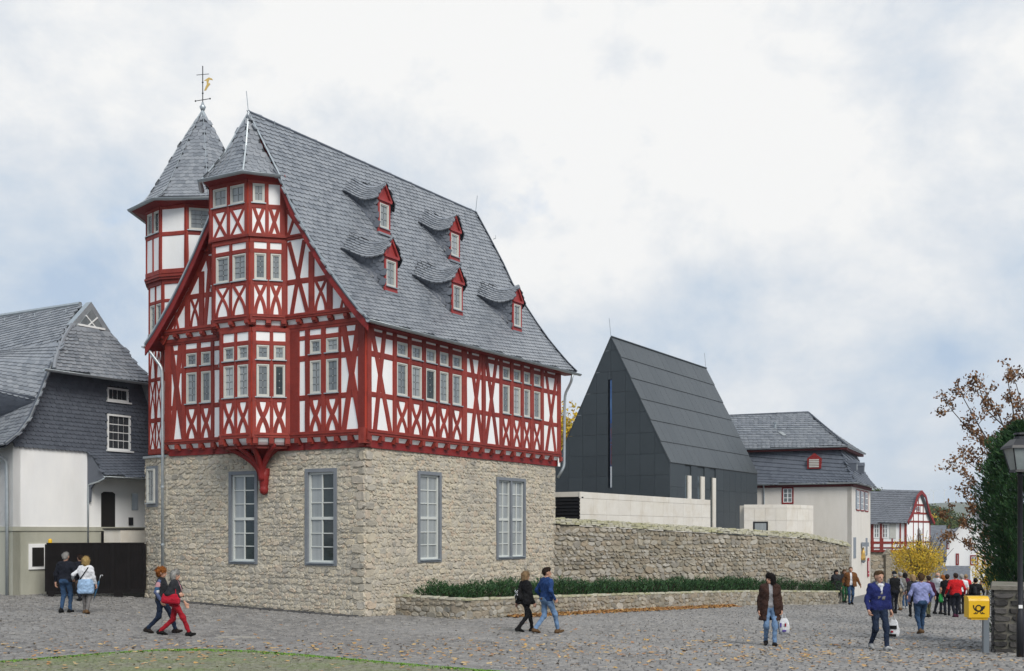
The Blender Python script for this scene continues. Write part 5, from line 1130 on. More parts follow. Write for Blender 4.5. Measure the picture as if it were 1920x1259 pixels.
MB().rect(ft, -.2, tl1, -4, TB, -.4, -.1).rect(fu, 0, tl2, -4, TB, -.4, -.1).build('stone_foot', 'wall_mortar', th_)
def tb(fr, p, q, w, n=.03): MB().ribbon(fr, [p, q], w, -.02, n + random.uniform(0, .006)).build('beam', 'red_timber', th_)
z3 = zpx(1010, 100); z4 = zpx(1018, 100)
for z in (TB + .1, z4, TE - .08): tb(ft, (0, z), (tl1, z), .2)
tb(ft, (0, TB + .38), (tl1, TB + .38), .12)
for px_ in (1698, 1688, 1673, 1655, 1652, 1637, 1634, 1620): a = float(hit(TO, tL, px_)); tb(ft, (a, TB), (a, TE), .2 if px_ in (1698, 1652) else .12)
for px_ in (1659.5, 1643.5): a0, a1 = float(hit(TO, tL, px_ + 5.5)), float(hit(TO, tL, px_ - 5.5)); far_window(ft, a0, a1, z3 + .02, TE - .2, th_, 'wood_white', 1, 2, tw=.05)
a0, a1 = float(hit(TO, tL, 1680)), float(hit(TO, tL, 1668)); MB().rect(ft, a0, a1, z3, TE - .18, 0, .05).build('shutter', 'frame_grey', th_)
for z in (TB + .1, z4, TE, TE + .75, TE + 1.5): 
    h = .5 * tl2 * max(0, (z - TE)) / (TRZ - TE); tb(fu, (h, z), (tl2 - h, z), .16)
for f_ in (.02, .3, .5, .7, .98): tb(fu, (tl2 * f_, TB), (tl2 * f_, TE + (TRZ - TE) * (1 - abs(f_ - .5) * 2) * .95 + .05), .16)
far_window(fu, tl2 * .42, tl2 * .58, TE + .8, TE + 1.5, th_, 'red_dark', 0, 0)
def gp_(a, z, b, n=0): return np.append(TO + tR * a + tL * b, z)
trf = tag(bpy.data.objects.new('roof', None)); COL.objects.link(trf); trf.parent = th_
fn = quadfn(gp_(-.35, TE - .18, -.3), gp_(-.35, TE - .18, tl1 + 1), gp_(tl2 / 2, TRZ + .08, tl1 + 1), gp_(tl2 / 2, TRZ + .08, -.3), .12)
MB().patch(fn, 2, 6).build('roof_deck', 'slate_bed', trf); place('slate', 'slate', slate_patch(fn, lambda t: tl1 + 1.3, 3.9, .24, .34, tilt=.05, flip=-1), 'slate_far', trf, 60, stuff='slates')
fn = quadfn(gp_(tl2 + .35, TE - .18, -.3), gp_(tl2 + .35, TE - .18, tl1 + 1), gp_(tl2 / 2, TRZ + .08, tl1 + 1), gp_(tl2 / 2, TRZ + .08, -.3), .12); MB().patch(fn, 2, 6).build('roof_deck', 'slate_far', trf)
for sg in (0, 1):
    pts = [((tl2 + .3 - q) if sg else (q - .3), z) for q, z in ((0, TE - .15), (tl2 * .2, TE + .75), (tl2 * .38, TRZ - .45), (tl2 * .5 + .3, TRZ - .05))]; MB().ribbon(frame(gp_(0, 0, -.32)[:2], tR, np.array([tR[1], -tR[0]])), pts, .30, -.06, .02).build('barge_board', 'red_dark', trf)
# stone gateway wall below it
gw = thing('gateway_wall', (*at(1630, 0, 95)[:2], -2.5), 'dark stone gateway wall below the small red-framed house', 'wall'); ga_, gb_ = np.array(at(1626, 0, 95)[:2]), np.array(at(1700, 0, 96)[:2]); U = norm(gb_ - ga_); fr = frame(ga_, U, np.array([U[1], -U[0]])); l = float(np.linalg.norm(gb_ - ga_))
MB().rect(fr, 0, l, -4, zpx(1042, 95), -.5, 0).build('wall_core', 'wall_mortar', gw); place('stone', 'stone', rubble(fr, 0, l, -2.4, zpx(1043, 95), (), (.2, .34), (.25, .6), (.03, .07)), 'wall_stone', gw, 100, stuff='stones'); MB().rect(fr, l * .42, l * .55, -3, zpx(1038, 95), 0, .3).prism([(l * .38, zpx(1040, 95)), (l * .59, zpx(1040, 95)), (l * .485, zpx(1030, 95))], fr, 0, .35).build('gate_pillar', 'wall_mortar', gw)
# ------------------------------------------------------------------ far houses down the lane
def gable_house(name, label, px0, px1, d, y_eave, y_ridge, deep, wallm, roofm, gable_front=True, wins=(), trim='red_dark', yaw=-.37):
    o = np.array(at(px0, 0, d)[:2]); w = float(hit(o, np.array([math.cos(yaw), math.sin(yaw)]), px1)); U = np.array([math.cos(yaw), math.sin(yaw)]); Nn = np.array([U[1], -U[0]]); h = thing(name, (*o, -6), label, 'house'); fr = frame(o, U, Nn); ze, zr_ = zpx(y_eave, d), zpx(y_ridge, d); P3 = lambda a, b, z: np.append(o + U * a - Nn * b, z)
    if gable_front: MB().prism([(0, -9), (w, -9), (w, ze), (w / 2, zr_), (0, ze)], fr, -deep, 0, 0, True).build('wall', wallm, h); quads = [(P3(-.3, -.35, ze - .25), P3(-.3, deep, ze - .25), P3(w / 2, deep, zr_ + .1), P3(w / 2, -.35, zr_ + .1)), (P3(w + .3, -.35, ze - .25), P3(w + .3, deep, ze - .25), P3(w / 2, deep, zr_ + .1), P3(w / 2, -.35, zr_ + .1))]
    else: MB().rect(fr, 0, w, -9, ze, -deep, 0).build('wall', wallm, h); quads = [(P3(-.3, -.4, ze - .1), P3(w + .3, -.4, ze - .1), P3(w + .3, deep / 2, zr_), P3(-.3, deep / 2, zr_)), (P3(-.3, deep + .4, ze - .1), P3(w + .3, deep + .4, ze - .1), P3(w + .3, deep / 2, zr_), P3(-.3, deep / 2, zr_))]
    m = MB()
    for q in quads: m.hexa([p - np.array([0, 0, .15]) for p in q] + list(q))
    m.build('roof', roofm, h)
    for (x0, x1, y1, y0) in wins:
        a0, a1 = float(hit(o, U, x0)), float(hit(o, U, x1)); far_window(fr, a0, a1, zpx(y1, d), zpx(y0, d), h, trim, 1, 1, tw=.12)
    return h
gable_house('far_house', 'grey-roofed house half hidden behind the yellow shrub', 1712, 1768, 120, 1050, 985, 9, 'plaster_cream', 'slate_far', False)
gable_house('far_house', 'house with flat grey roof between yellow shrub and white gable', 1752, 1800, 135, 1012, 992, 8, 'plaster', 'slate_far', False, [(1775, 1781, 1030, 1018)])
gable_house('far_house', 'white gabled house with red-framed windows beside the yew tree', 1780, 1872, 108, 1012, 955, 10, 'plaster', 'slate_far', True, [(1819, 1834, 1060, 1041), (1792, 1798, 1060, 1038), (1845, 1856, 1060, 1041), (1838, 1846, 1105, 1088)])
gable_house('far_house', 'low grey-roofed shed at the foot of the white gable', 1772, 1812, 96, 1085, 1062, 3, 'plaster', 'slate_far', False)
gable_house('far_house', 'small dark-roofed house further down the lane', 1796, 1835, 145, 1003, 990, 7, 'plaster_cream', 'slate_far_dark', False)
# ------------------------------------------------------------------ hills
mat('hill_far', (.075, .10, .065), (.11, .115, .06), .01, .95, pr=None, stain=(.13, .10, .045), stscale=.006, stamt=.5)
mat('hill_near', (.06, .085, .03), (.10, .09, .03), .03, .95)
def hill(name, d, pts, mt, depth):
    top = [np.array(at(px, py, d)) for px, py in pts]; V = []; n = 7
    for p in top:
        for k in range(n): t = k / (n - 1); V.append((p[0], p[1] - depth * (1 - t), -20 + (p[2] + 20) * math.sin(t * math.pi / 2) ** .8))
    for p in top: V.append((p[0], p[1] + depth, -20))
    N = len(top); Fs = [(i * n + k, (i + 1) * n + k, (i + 1) * n + k + 1, i * n + k + 1) for i in range(N - 1) for k in range(n - 1)] + [(i * n + n - 1, (i + 1) * n + n - 1, N * n + i + 1, N * n + i) for i in range(N - 1)]
    o = link(name, mk_mesh(name, V, Fs, [mt], None, True)); tag(o, kind='structure'); return o
hill('hills', 2600, [(1000, 985), (1200, 978), (1400, 962), (1550, 955), (1650, 950), (1730, 945), (1770, 943), (1820, 946), (1870, 950), (1950, 956), (2100, 965), (2400, 985)], 'hill_far', 900)
hill('hill', 1200, [(1000, 996), (1300, 990), (1500, 985), (1700, 972), (1790, 975), (1850, 968), (2000, 975), (2300, 990)], 'hill_far', 400)
hill('valley', 420, [(1000, 1000), (1500, 985), (1640, 975), (1720, 968), (1780, 985), (1850, 990), (2100, 992)], 'hill_near', 150)
land = MB().add([(-3000, 150, -8), (3000, 150, -8), (3000, 4000, -22), (-3000, 4000, -22)], [(0, 1, 2, 3)]).build('land', 'hill_near'); tag(land, kind='structure')
for px_, py_, h_ in ((1741, 944, 22), (1750, 944, 26), (1771, 943, 28), (1792, 944, 30)):
    b_ = np.array(at(px_, py_, 2580)); b_[2] -= 3; wt = thing('wind_turbine', b_, {1741: 'faint wind turbine on the far ridge, nearest the red-framed gable', 1750: 'second faint wind turbine along the far ridge from the red-framed gable', 1771: 'faint wind turbine standing midway along the far hill ridge', 1792: 'faint wind turbine on the far ridge nearest the yew tree'}[px_], 'wind turbine', 'wind turbines on the far hill')
    h_ *= 1.1; MB().tube([b_, b_ + (0, 0, h_)], [.9, .5], 6).build('tower', 'plaster', wt); m = MB()
    for k in range(3): a = k * 2.094 + px_; m.tube([b_ + (0, -1, h_), b_ + (math.sin(a) * 11, -1, h_ + math.cos(a) * 11)], [.5, .15], 4).build('blade', 'plaster', wt); m = MB()
# ------------------------------------------------------------------ trees and shrubs
mat('bark', (.06, .045, .035), (.09, .07, .055), 6, .9, .5, 20)
mat('leaf_yellow', (.66, .42, .02), (.52, .36, .03), 9, .7, pr=[(.75, .50, .02), (.60, .42, .03), (.34, .30, .04), (.75, .45, .03)], pramt=.8)
mat('leaf_orange', (.50, .22, .03), (.55, .30, .03), 9, .7, pr=[(.60, .32, .02), (.45, .18, .03), (.62, .42, .05)], pramt=.8)
mat('leaf_brown', (.19, .09, .035), (.12, .06, .03), 9, .8, pr=[(.24, .11, .04), (.11, .055, .03), (.30, .16, .06)], pramt=.8)
mat('leaf_green', (.06, .095, .025), (.04, .07, .02), 3, .8, pr=[(.035, .06, .02), (.08, .12, .03), (.13, .12, .03), (.05, .085, .025)], pramt=.7)
def leaves(o, d, size, aspect, kind='leaf'):
    n = len(o); s = norm(np.cross(d, RNG.normal(0, 1, (n, 3)))); return mat4(o, norm(d) * size[:, None], s * (size * aspect)[:, None], norm(np.cross(d, s)) * (size * .4)[:, None])
def limb(m, a, b, r0, r1, k=5, wob=.06):
    a, b = np.array(a, float), np.array(b, float); L_ = np.linalg.norm(b - a); pts = [a + (b - a) * t + RNG.normal(0, wob * L_ * .3, 3) * math.sin(math.pi * t) for t in np.linspace(0, 1, 5)]
    m.tube(pts, np.linspace(r0, r1, 5), k); return pts
def branchy(m, a, d, L_, r, depth, tips, spread=.6, up=.15, lens=(.6, .85)):
    b = np.array(a) + np.array(d) * L_; pts = limb(m, a, b, r, r * .62, 5 if depth > 1 else 4)
    if depth == 0: tips += [(p, np.array(d)) for p in pts[1:]]; return
    if depth <= 1: tips += [(p, np.array(d)) for p in pts[2:]]
    for k in range(random.choice((2, 3, 3))):
        nd = norm(np.array(d) + RNG.normal(0, spread, 3) + np.array([0, 0, up])); st = pts[random.choice((2, 3, 4, 4))]
        branchy(m, st, nd, L_ * random.uniform(*lens), r * .6, depth - 1, tips, spread, up, lens)
# big dark yew by the lane, behind the stone pier
yc = np.array([12.95, 28.6, float(G(12.9, 28.6))]); yew = thing('yew_tree', yc, 'tall dark green yew tree behind the stone pier and lamp post', 'tree')
m = MB(); limb(m, yc, yc + (0, 0, 4.3), .2, .06); limb(m, yc + (0, 0, .6), yc + (-.8, 0, 3.5), .1, .03); m.build('trunk', 'bark', yew)
n = 46000; zz = RNG.random(n) ** .9 * 5.5 + .4
prof = np.interp(zz, [.4, 1.2, 2.2, 3.2, 4.0, 4.8, 5.4, 5.9], [.82, .92, 1.06, 1.18, 1.15, 1.05, .8, .25]); cx = yc[0] + np.interp(zz, [.5, 3.2, 5.9], [.12, 0, -.12])
ph = RNG.uniform(0, 6.283, n); lump = 1 + .16 * np.sin(ph * 5 + zz * 2.1) + .12 * np.sin(ph * 9 - zz * 3.3) + .08 * np.sin(zz * 9 + ph * 3); rr = prof * lump * (RNG.random(n) ** .33)
o = np.c_[cx + rr * np.cos(ph), yc[1] + rr * np.sin(ph), yc[2] + zz - .3]
d = np.c_[np.cos(ph) * .8 + RNG.normal(0, .35, n), np.sin(ph) * .8 + RNG.normal(0, .35, n), RNG.uniform(.2, 1.6, n)]
place('foliage', 'tuft', leaves(o, d, RNG.uniform(.09, .20, n), .5), 'yew', yew, 0, stuff='crown')
# tree with the last brown leaves, standing behind the yew
bc = np.array([16.6, 36.0, float(G(16.6, 36))]); bt_ = thing('brown_tree', bc, 'bare-branched tree with a few dry brown leaves behind the yew', 'tree'); m = MB(); tips = []
limb(m, bc, bc + (-.3, 0, 4.6), .2, .12, 8)
for (tx, ty), r_ in (((1786, 771), .06), ((1806, 746), .05), ((1835, 726), .05), ((1888, 706), .06), ((1798, 885), .045), ((1812, 866), .04), ((1850, 740), .05), ((1905, 720), .05), ((1780, 968), .035), ((1840, 830), .05), ((1795, 1010), .04), ((1812, 940), .03)):
    e = np.array(at(tx, ty, 36 + random.uniform(-1, 1))); a = bc + np.array([-.3, 0, min(4.4, max(1.4, e[2] - 1.2))]); pts = limb(m, a, e, r_ * .8, .012, 5, .10); tips += [(p, norm(e - a)) for p in pts[2:]]
    for p in pts[1:]:
        for q in range(3): branchy(m, p, norm(norm(e - a) + RNG.normal(0, .55, 3) + (0, -.0, .1)), random.uniform(.22, .42), .010, 1, tips, .55)
m.build('trunk', 'bark', bt_)
T = np.array([t[0] for t in tips]); n = 5200; q = T[RNG.integers(0, len(T), n)] + RNG.normal(0, .07, (n, 3)); place('leaf', 'leaf', leaves(q, RNG.normal(0, 1, (n, 3)) + np.array([0, 0, -.8]), RNG.uniform(.07, .125, n), .9), 'leaf_brown', bt_, 0, stuff='crown')
# yellow shrub at the end of the lane, fanning stems
sc_ = np.array(at(1722, 0, 88)); sc_[2] = zpx(1088, 88); ys = thing('yellow_shrub', sc_, 'round shrub with yellow autumn leaves in front of the far houses', 'shrub'); m = MB(); tips = []
for k in range(46):
    a = RNG.uniform(0, 6.283); t = abs(RNG.normal(0, .38)); e = sc_ + np.array([math.cos(a) * t * 3.1, math.sin(a) * t * 3.1, RNG.uniform(3.2, 4.5) * max(.3, 1 - .35 * t)]); pts = limb(m, sc_ + RNG.normal(0, .15, 3) * (1, 1, 0), e, .045, .014, 4); tips += pts[1:]
m.build('stems', 'bark', ys); n = 9000; ph = RNG.uniform(0, 6.283, n); u = RNG.uniform(-1, 1, n); r3 = RNG.random(n) ** .38
o = np.c_[np.cos(ph) * np.sqrt(1 - u * u) * 1.95, np.sin(ph) * np.sqrt(1 - u * u) * 1.95, u * 1.75] * (r3 * (1 + .18 * np.sin(ph * 4 + u * 5)))[:, None] + sc_ + (0, 0, 1.65); o = o[(o[:, 2] > sc_[2]) & (RNG.random(n) > np.clip((o[:, 2] - sc_[2] - 1.9) / 1.6, 0, .8))]; n = len(o)
place('leaf', 'leaf', leaves(o, RNG.normal(0, 1, (n, 3)), RNG.uniform(.09, .19, n), .7), 'leaf_yellow', ys, 0, stuff='crown')
def simple_tree(name, label, px, d, y_top, y_base, w, mt, n, size, group=None, base=None):
    zb, zt = zpx(y_base, d), zpx(y_top, d); x = (px - 960) / FPX * d; c = np.array([x, d, zb]); r = thing(name, c, label, 'tree', group); m = MB(); H = zt - zb; limb(m, c, c + (0, 0, H * .7), .03 * H, .012 * H)
    for k in range(6): a = k * 1.05; limb(m, c + (0, 0, H * .3), c + (math.cos(a) * w * .35, math.sin(a) * w * .35, H * random.uniform(.5, .85)), .015 * H, .005 * H, 4)
    m.build('trunk', 'bark', r); ph = RNG.uniform(0, 6.283, n); u = RNG.uniform(-1, 1, n); rad = RNG.random(n) ** .4 * (1 + .2 * np.sin(ph * 3 + px) + .18 * np.sin(ph * 5 + u * 6 + px)); s = np.sqrt(1 - u * u)
    o = np.c_[np.cos(ph) * s * w / 2, np.sin(ph) * s * w / 2, u * H * .42] * rad[:, None] + c + (0, 0, H * .58)
    place('leaf', 'leaf', leaves(o, RNG.normal(0, 1, (n, 3)), RNG.uniform(.7, 1.3, n) * size, .8), mt, r, 0, stuff='crown'); return r
simple_tree('yellow_tree', 'yellow autumn tree showing between timbered house and chapel', 1046, 84, 775, 985, 5.2, 'leaf_yellow', 16000, .26)
k_ = 0
for px, d, yt, yb, w, mt, lab in ((1748, 330, 950, 985, 9, 'leaf_green', 'dark green tree on the slope beside the red-framed gable'), (1762, 300, 953, 990, 9, 'leaf_green', 'green tree on the hillside, second from the red-framed gable'), (1776, 280, 965, 995, 8, 'leaf_green', 'green tree on the hillside above the grey roofs'), (1790, 260, 976, 1000, 8, 'leaf_green', 'green tree on the low slope left of the white gable'), (1740, 220, 966, 1000, 7, 'leaf_yellow', 'olive yellow tree low on the slope next to the red-framed gable'),
        (1757, 210, 972, 1003, 8, 'leaf_green', 'round green tree just above the grey far roof'), (1805, 240, 975, 1003, 7, 'leaf_green', 'green tree directly behind the roof of the white gable'), (1735, 380, 946, 975, 10, 'leaf_green', 'topmost dark tree on the wooded slope'), (1640, 130, 916, 945, 3, 'leaf_green', 'green treetop rising behind the red-framed house roof'), (1822, 300, 968, 1000, 9, 'leaf_green', 'green tree far behind the white gable and the yew')):
    simple_tree('hill_tree', lab, px, d, yt, yb, w, mt, 1500, w * .07, 'trees on the wooded slope')
simple_tree('garden_bush', 'yellow green bush in front of the white gable near the yew', 1850, 66, 1030, 1125, 1.9, 'leaf_yellow', 1200, .12)
# ------------------------------------------------------------------ fallen leaves
def ground_leaves(P, size):
    n = len(P); th = RNG.uniform(0, 6.283, n); z = G(P[:, 0], P[:, 1]) + .022
    return mat4(np.c_[P, z], np.c_[np.cos(th), np.sin(th), RNG.normal(0, .15, n)] * size[:, None], np.c_[-np.sin(th), np.cos(th), RNG.normal(0, .15, n)] * size[:, None], np.tile([0, 0, .05], (n, 1)))
n = 2600; P_ = []
for (cx0, cy0, sx, sy, k) in ((-1.5, 24.8, 4.5, 1.6, 430), (4.5, 27, 4, 2.5, 270), (-7, 24.2, 3.5, 1.1, 240), (7.5, 23.5, 3, 1.6, 220), (2, 21.5, 4, 1.2, 160), (-8, 21, 3, 1.0, 80), (0, 28, 9, 4, 260), (8, 31, 5, 4, 150)): P_.append(np.c_[RNG.normal(cx0, sx, k), RNG.normal(cy0, sy, k)])
P_ = np.concatenate(P_); P_ = P_[outside_house(P_[:, 0], P_[:, 1]) & (P_[:, 1] > 18) & ~((P_[:, 1] - 35.6 > (P_[:, 0] + 1.5) * 1.2) & (P_[:, 0] > -3))]
Ml = ground_leaves(P_, RNG.uniform(.06, .15, len(P_))); dd = Ml[:, 1, 3]; order = np.argsort(dd / np.linalg.norm(Ml[:, :3, 0], axis=1)); ind, rest = order[:300], order[300:]
us = [mk_mesh('fallen_leaf', u[0], u[1], ['leaf_tan']) for u in UNIT['leaf']]
for i in ind:
    o = link('fallen_leaf', us[int(RNG.integers(0, len(us)))]); o.matrix_world = Matrix(Ml[i].tolist()); tag(o, 'fallen tan autumn leaf lying loose on the cobbles', 'leaf', 'fallen leaves on the cobbles')
o = place('fallen_leaves', 'leaf', Ml[rest], 'leaf_tan', None, 0, stuff='fallen_leaves'); tag(o, 'scatter of small fallen leaves over the cobbled square', 'leaves', kind='stuff')
# drift of brown leaves against the planter wall
n = 5200; a_, b_ = PPs[1], PPs[6]; t = RNG.random(n) ** .85 * .95 + .12; w_ = np.abs(RNG.normal(0, .22, n)) + .02; U = norm(b_ - a_); Nn = np.array([U[1], -U[0]]); P_ = a_ + (b_ - a_) * t[:, None] + Nn * w_[:, None]
Ml = ground_leaves(P_, RNG.uniform(.06, .13, n)); Ml[:, 2, 3] += np.clip(.08 - w_ * .2, 0, .1) * RNG.random(n)
o = place('leaf_drift', 'leaf', Ml, 'leaf_litter', None, 0, stuff='leaf_drift'); tag(o, 'drift of rust brown leaves along the foot of the planter wall', 'leaves', kind='stuff')
n = 900; t = RNG.random(n); P_ = a_ + (b_ - a_) * t[:, None] - Nn * RNG.uniform(.3, .9, n)[:, None]; Ml = ground_leaves(P_, RNG.uniform(.06, .12, n)); Ml[:, 2, 3] += .56; o = place('leaf_drift', 'leaf', Ml, 'leaf_litter', None, 0, stuff='leaf_drift'); tag(o, 'brown leaves caught on the soil under the yew row', 'leaves', kind='stuff')
# ------------------------------------------------------------------ stone pier at the right edge
mat('basalt', (.035, .034, .034), (.055, .052, .048), 6, .85, .7, 24, pr=[(.025, .025, .026), (.06, .055, .05), (.16, .15, .14), (.035, .033, .032)], pramt=.65)
mat('pier_mortar', (.22, .20, .17), (.16, .15, .12), 5, .9, .6, 30, stain=(.10, .11, .06), stscale=1, stamt=.5)
px0 = at(1864, 0, 25.6)[0]; pz = float(G(px0, 25.6)); pier = thing('stone_pier', (px0, 25.6, pz), 'dark basalt block pier with capstone behind the lamp post', 'pier'); pt = zpx(1106, 25.6)
fp1 = frame((px0, 25.6), (.922, -.388), (-.388, -.922)); fp2 = frame((px0, 25.6), (.388, .922), (-.922, .388))
MB().rect(fp1, 0, 2.2, pz - .5, pt, -2.2, 0).build('pier_core', 'pier_mortar', pier)
Mp = []
for fr, l in ((fp1, 2.2), (fp2, 2.2)):
    z = pz - .1; i = 0
    while z < pt - .12:
        h = random.uniform(.15, .24); a = -.02 if i % 2 else -.02
        while a < l:
            w = random.uniform(.25, .5); ex = np.array(fr(1, 0, 0)) - np.array(fr(0, 0, 0)); en = np.array(fr(0, 0, 1)) - np.array(fr(0, 0, 0)); hh = min(h, pt - z - .02)
            Mp.append(mat4(np.array([fr(a + w / 2, z + hh / 2, 0)]), ex[None] * (w - .025), np.array([[0, 0, hh - .03]]), en[None] * random.uniform(.03, .06))); a += w
        z += h; i += 1
place('stone', 'block', np.concatenate(Mp), 'basalt', pier, 300)
MB().prism([(-.08, pt), (2.4, pt), (2.4, pt + .07), (-.05, pt + .09)], fp1, -2.4, .07, 0, True).build('capstone', 'pier_mortar', pier)
# ------------------------------------------------------------------ yellow letter box on a steel post
mat('post_yellow', (.80, .47, .005), (.76, .44, .006), 3, .38, spec=.5, coat=.3)
mat('steel_post', (.22, .25, .28), None, rough=.4, metal=.6)
bx = at(1848.5, 0, 25.3)[0]; bz = float(G(bx, 25.3)); box = thing('letter_box', (bx, 25.3, bz), 'yellow letter box with black post horn on a grey steel post', 'letter box')
ztop = zpx(1117, 25.3); MB().box((bx - .062, 25.27, bz - .1), (bx + .062, 25.36, ztop)).build('post', 'steel_post', box)
b0, b1 = at(1809, 0, 25.2)[0], bx - .055; zlo, zhi = zpx(1157, 25.2), zpx(1117.5, 25.2); fy = frame((b0, 24.98), (1, 0), (0, -1)); W_ = b1 - b0
prof = [(0, zlo), (.26, zlo), (.26, zhi - .0), (.10, zhi), (.05, zhi - .015), (.015, zhi - .05), (0, zhi - .1)]
fyx = frame((b0, 24.98), (0, 1), (-1, 0)); MB().prism(prof, fyx, -W_, 0, 0, True).build('housing', 'post_yellow', box); MB().prism([(.03, zlo - .05), (.22, zlo - .05), (.24, zlo + .01), (.02, zlo + .01)], fyx, -W_ + .02, -.06, 0, True).build('base_tray', 'post_yellow', box)
MB().rect(fy, W_ * .99, W_ + .03, zlo + .06, zhi - .05, -.22, -.04).build('hinge_plate', mat('rust_brown', (.12, .05, .02), rough=.8) and 'rust_brown', box)
hc = (W_ * .50, (zlo + zhi) / 2 - .035); th = np.linspace(0, 2 * math.pi, 25); R0 = .062
m = MB(); m.ribbon(fy, [(hc[0] - .01 + R0 * math.cos(a), hc[1] + .008 + R0 * math.sin(a)) for a in th], .026, -.002, .006)
th2 = np.linspace(R_(170), R_(318), 14); m.ribbon(fy, [(hc[0] - .005 + .118 * math.cos(a), hc[1] + .055 + .115 * math.sin(a)) for a in th2], .024, -.002, .005)
m.prism([(hc[0] + .06, hc[1] - .04), (hc[0] + .115, hc[1] + .0), (hc[0] + .135, hc[1] + .06), (hc[0] + .062, hc[1] + .05)], fy, -.002, .0055)
m.prism([(hc[0] - .135, hc[1] + .06), (hc[0] - .105, hc[1] + .06), (hc[0] - .115, hc[1] + .025)], fy, -.002, .0055)
for sx in (-1, 1):
    for k in range(2): m.ribbon(fy, [(hc[0] + sx * (.02 + k * .045), hc[1] - .075), (hc[0] + sx * (.05 + k * .045), hc[1] - .112), (hc[0] + sx * (.075 + k * .045), hc[1] - .105)], .018, -.002, .006)
m.build('post_horn_emblem', 'black', box)
# ------------------------------------------------------------------ street lamp
mat('lamp_metal', (.012, .013, .016), (.02, .02, .024), 4, .45, spec=.4)
mat('lamp_glass', (.16, .19, .19), (.24, .27, .27), 3, .25, spec=.5)
lx = at(1913, 0, 24.0)[0]; lz = float(G(lx, 24.0)); lamp = thing('street_lamp', (lx, 24, lz), 'black lantern street lamp at the right edge before the yew', 'street lamp')
zl = zpx(884, 24); zt_ = zpx(842, 24); zc = zpx(812, 24)
MB().lathe((lx, 24, 0), [(.075, lz - .2), (.075, lz + .9), (.055, lz + .95), (.05, zl - .12), (.07, zl - .1), (.05, zl - .05), (.03, zl)], 12).build('post', 'lamp_metal', lamp, True)
def sq(r, z): return [(lx - r, 24 - r, z), (lx + r, 24 - r, z), (lx + r, 24 + r, z), (lx - r, 24 + r, z)]
MB().hexa(sq(.15, zl + .02) + sq(.25, zt_)).build('lamp_glass', 'lamp_glass', lamp); MB().hexa(sq(.30, zt_) + sq(.28, zt_ + .06)).hexa(sq(.27, zt_ + .06) + sq(.15, zt_ + .2)).lathe((lx, 24, 0), [(.13, zt_ + .2), (.12, zt_ + .25), (.06, zt_ + .29), (.14, zc - .04), (.12, zc)], 12).hexa(sq(.17, zl - .02) + sq(.16, zl + .03)).build('lamp_cap', 'lamp_metal', lamp)
m = MB()
for a, b in zip(sq(.152, zl + .02), sq(.254, zt_)): m.tube([a, b], .014, 5)
m.build('lamp_frame', 'lamp_metal', lamp); MB().box((lx - .06, 23.93, lz + 1.03), (lx + .02, 23.945, lz + 1.1)).build('sticker', 'plaster', lamp)
# ------------------------------------------------------------------ people
def capsule(P, a, b, ra, rb):
    a, b = np.array(a, float), np.array(b, float); ab = b - a; L2 = float(ab @ ab) + 1e-9
    t = np.clip(((P - a) @ ab) / L2, 0, 1); return np.linalg.norm(P - a - t[:, None] * ab, axis=1) - (ra + (rb - ra) * t)
def group_sdf(P, prims, k, fold=0.0):
    acc = None
    for pr in prims:
        if isinstance(pr[0], str): d = (np.linalg.norm((P - np.array(pr[1])) / np.array(pr[2]), axis=1) - 1) * min(pr[2])
        else: d = capsule(P, *pr)
        acc = np.exp(-d / k) if acc is None else acc + np.exp(-d / k)
    d = -k * np.log(acc + 1e-30)
    if fold:
        x, y, z = P[:, 0], P[:, 1], P[:, 2]; ph = fold_ph[0]
        d = d + fold * (np.sin(31 * z + 14 * x * np.cos(ph) + 11 * y + ph) * np.sin(9 * z - 23 * x + 17 * y + 2 * ph) + .6 * np.sin(55 * z + 31 * x - 27 * y + ph * 3) * np.sin(21 * x + 33 * y + ph))
    return d
fold_ph = [0.0]
def all_sdf(P, groups):
    def sub(P, g):
        d = np.full(len(P), -9.)
        for (c, hw, y0, sl) in g.get('open', []): d = np.maximum(d, -np.maximum(np.abs(P[:, 0] - c) - hw - sl * np.maximum(0, 1.2 - P[:, 2]), y0 - P[:, 1]))
        return d
    return np.stack([np.maximum(np.maximum(sub(P, g), group_sdf(P, g['p'], g.get('k', .02), g.get('fold', 0.0))), np.max([np.full(len(P), -9.)] + [(P - np.array(o)) @ np.array(n) for o, n in g.get('cut', [])], axis=0)) for g in groups])
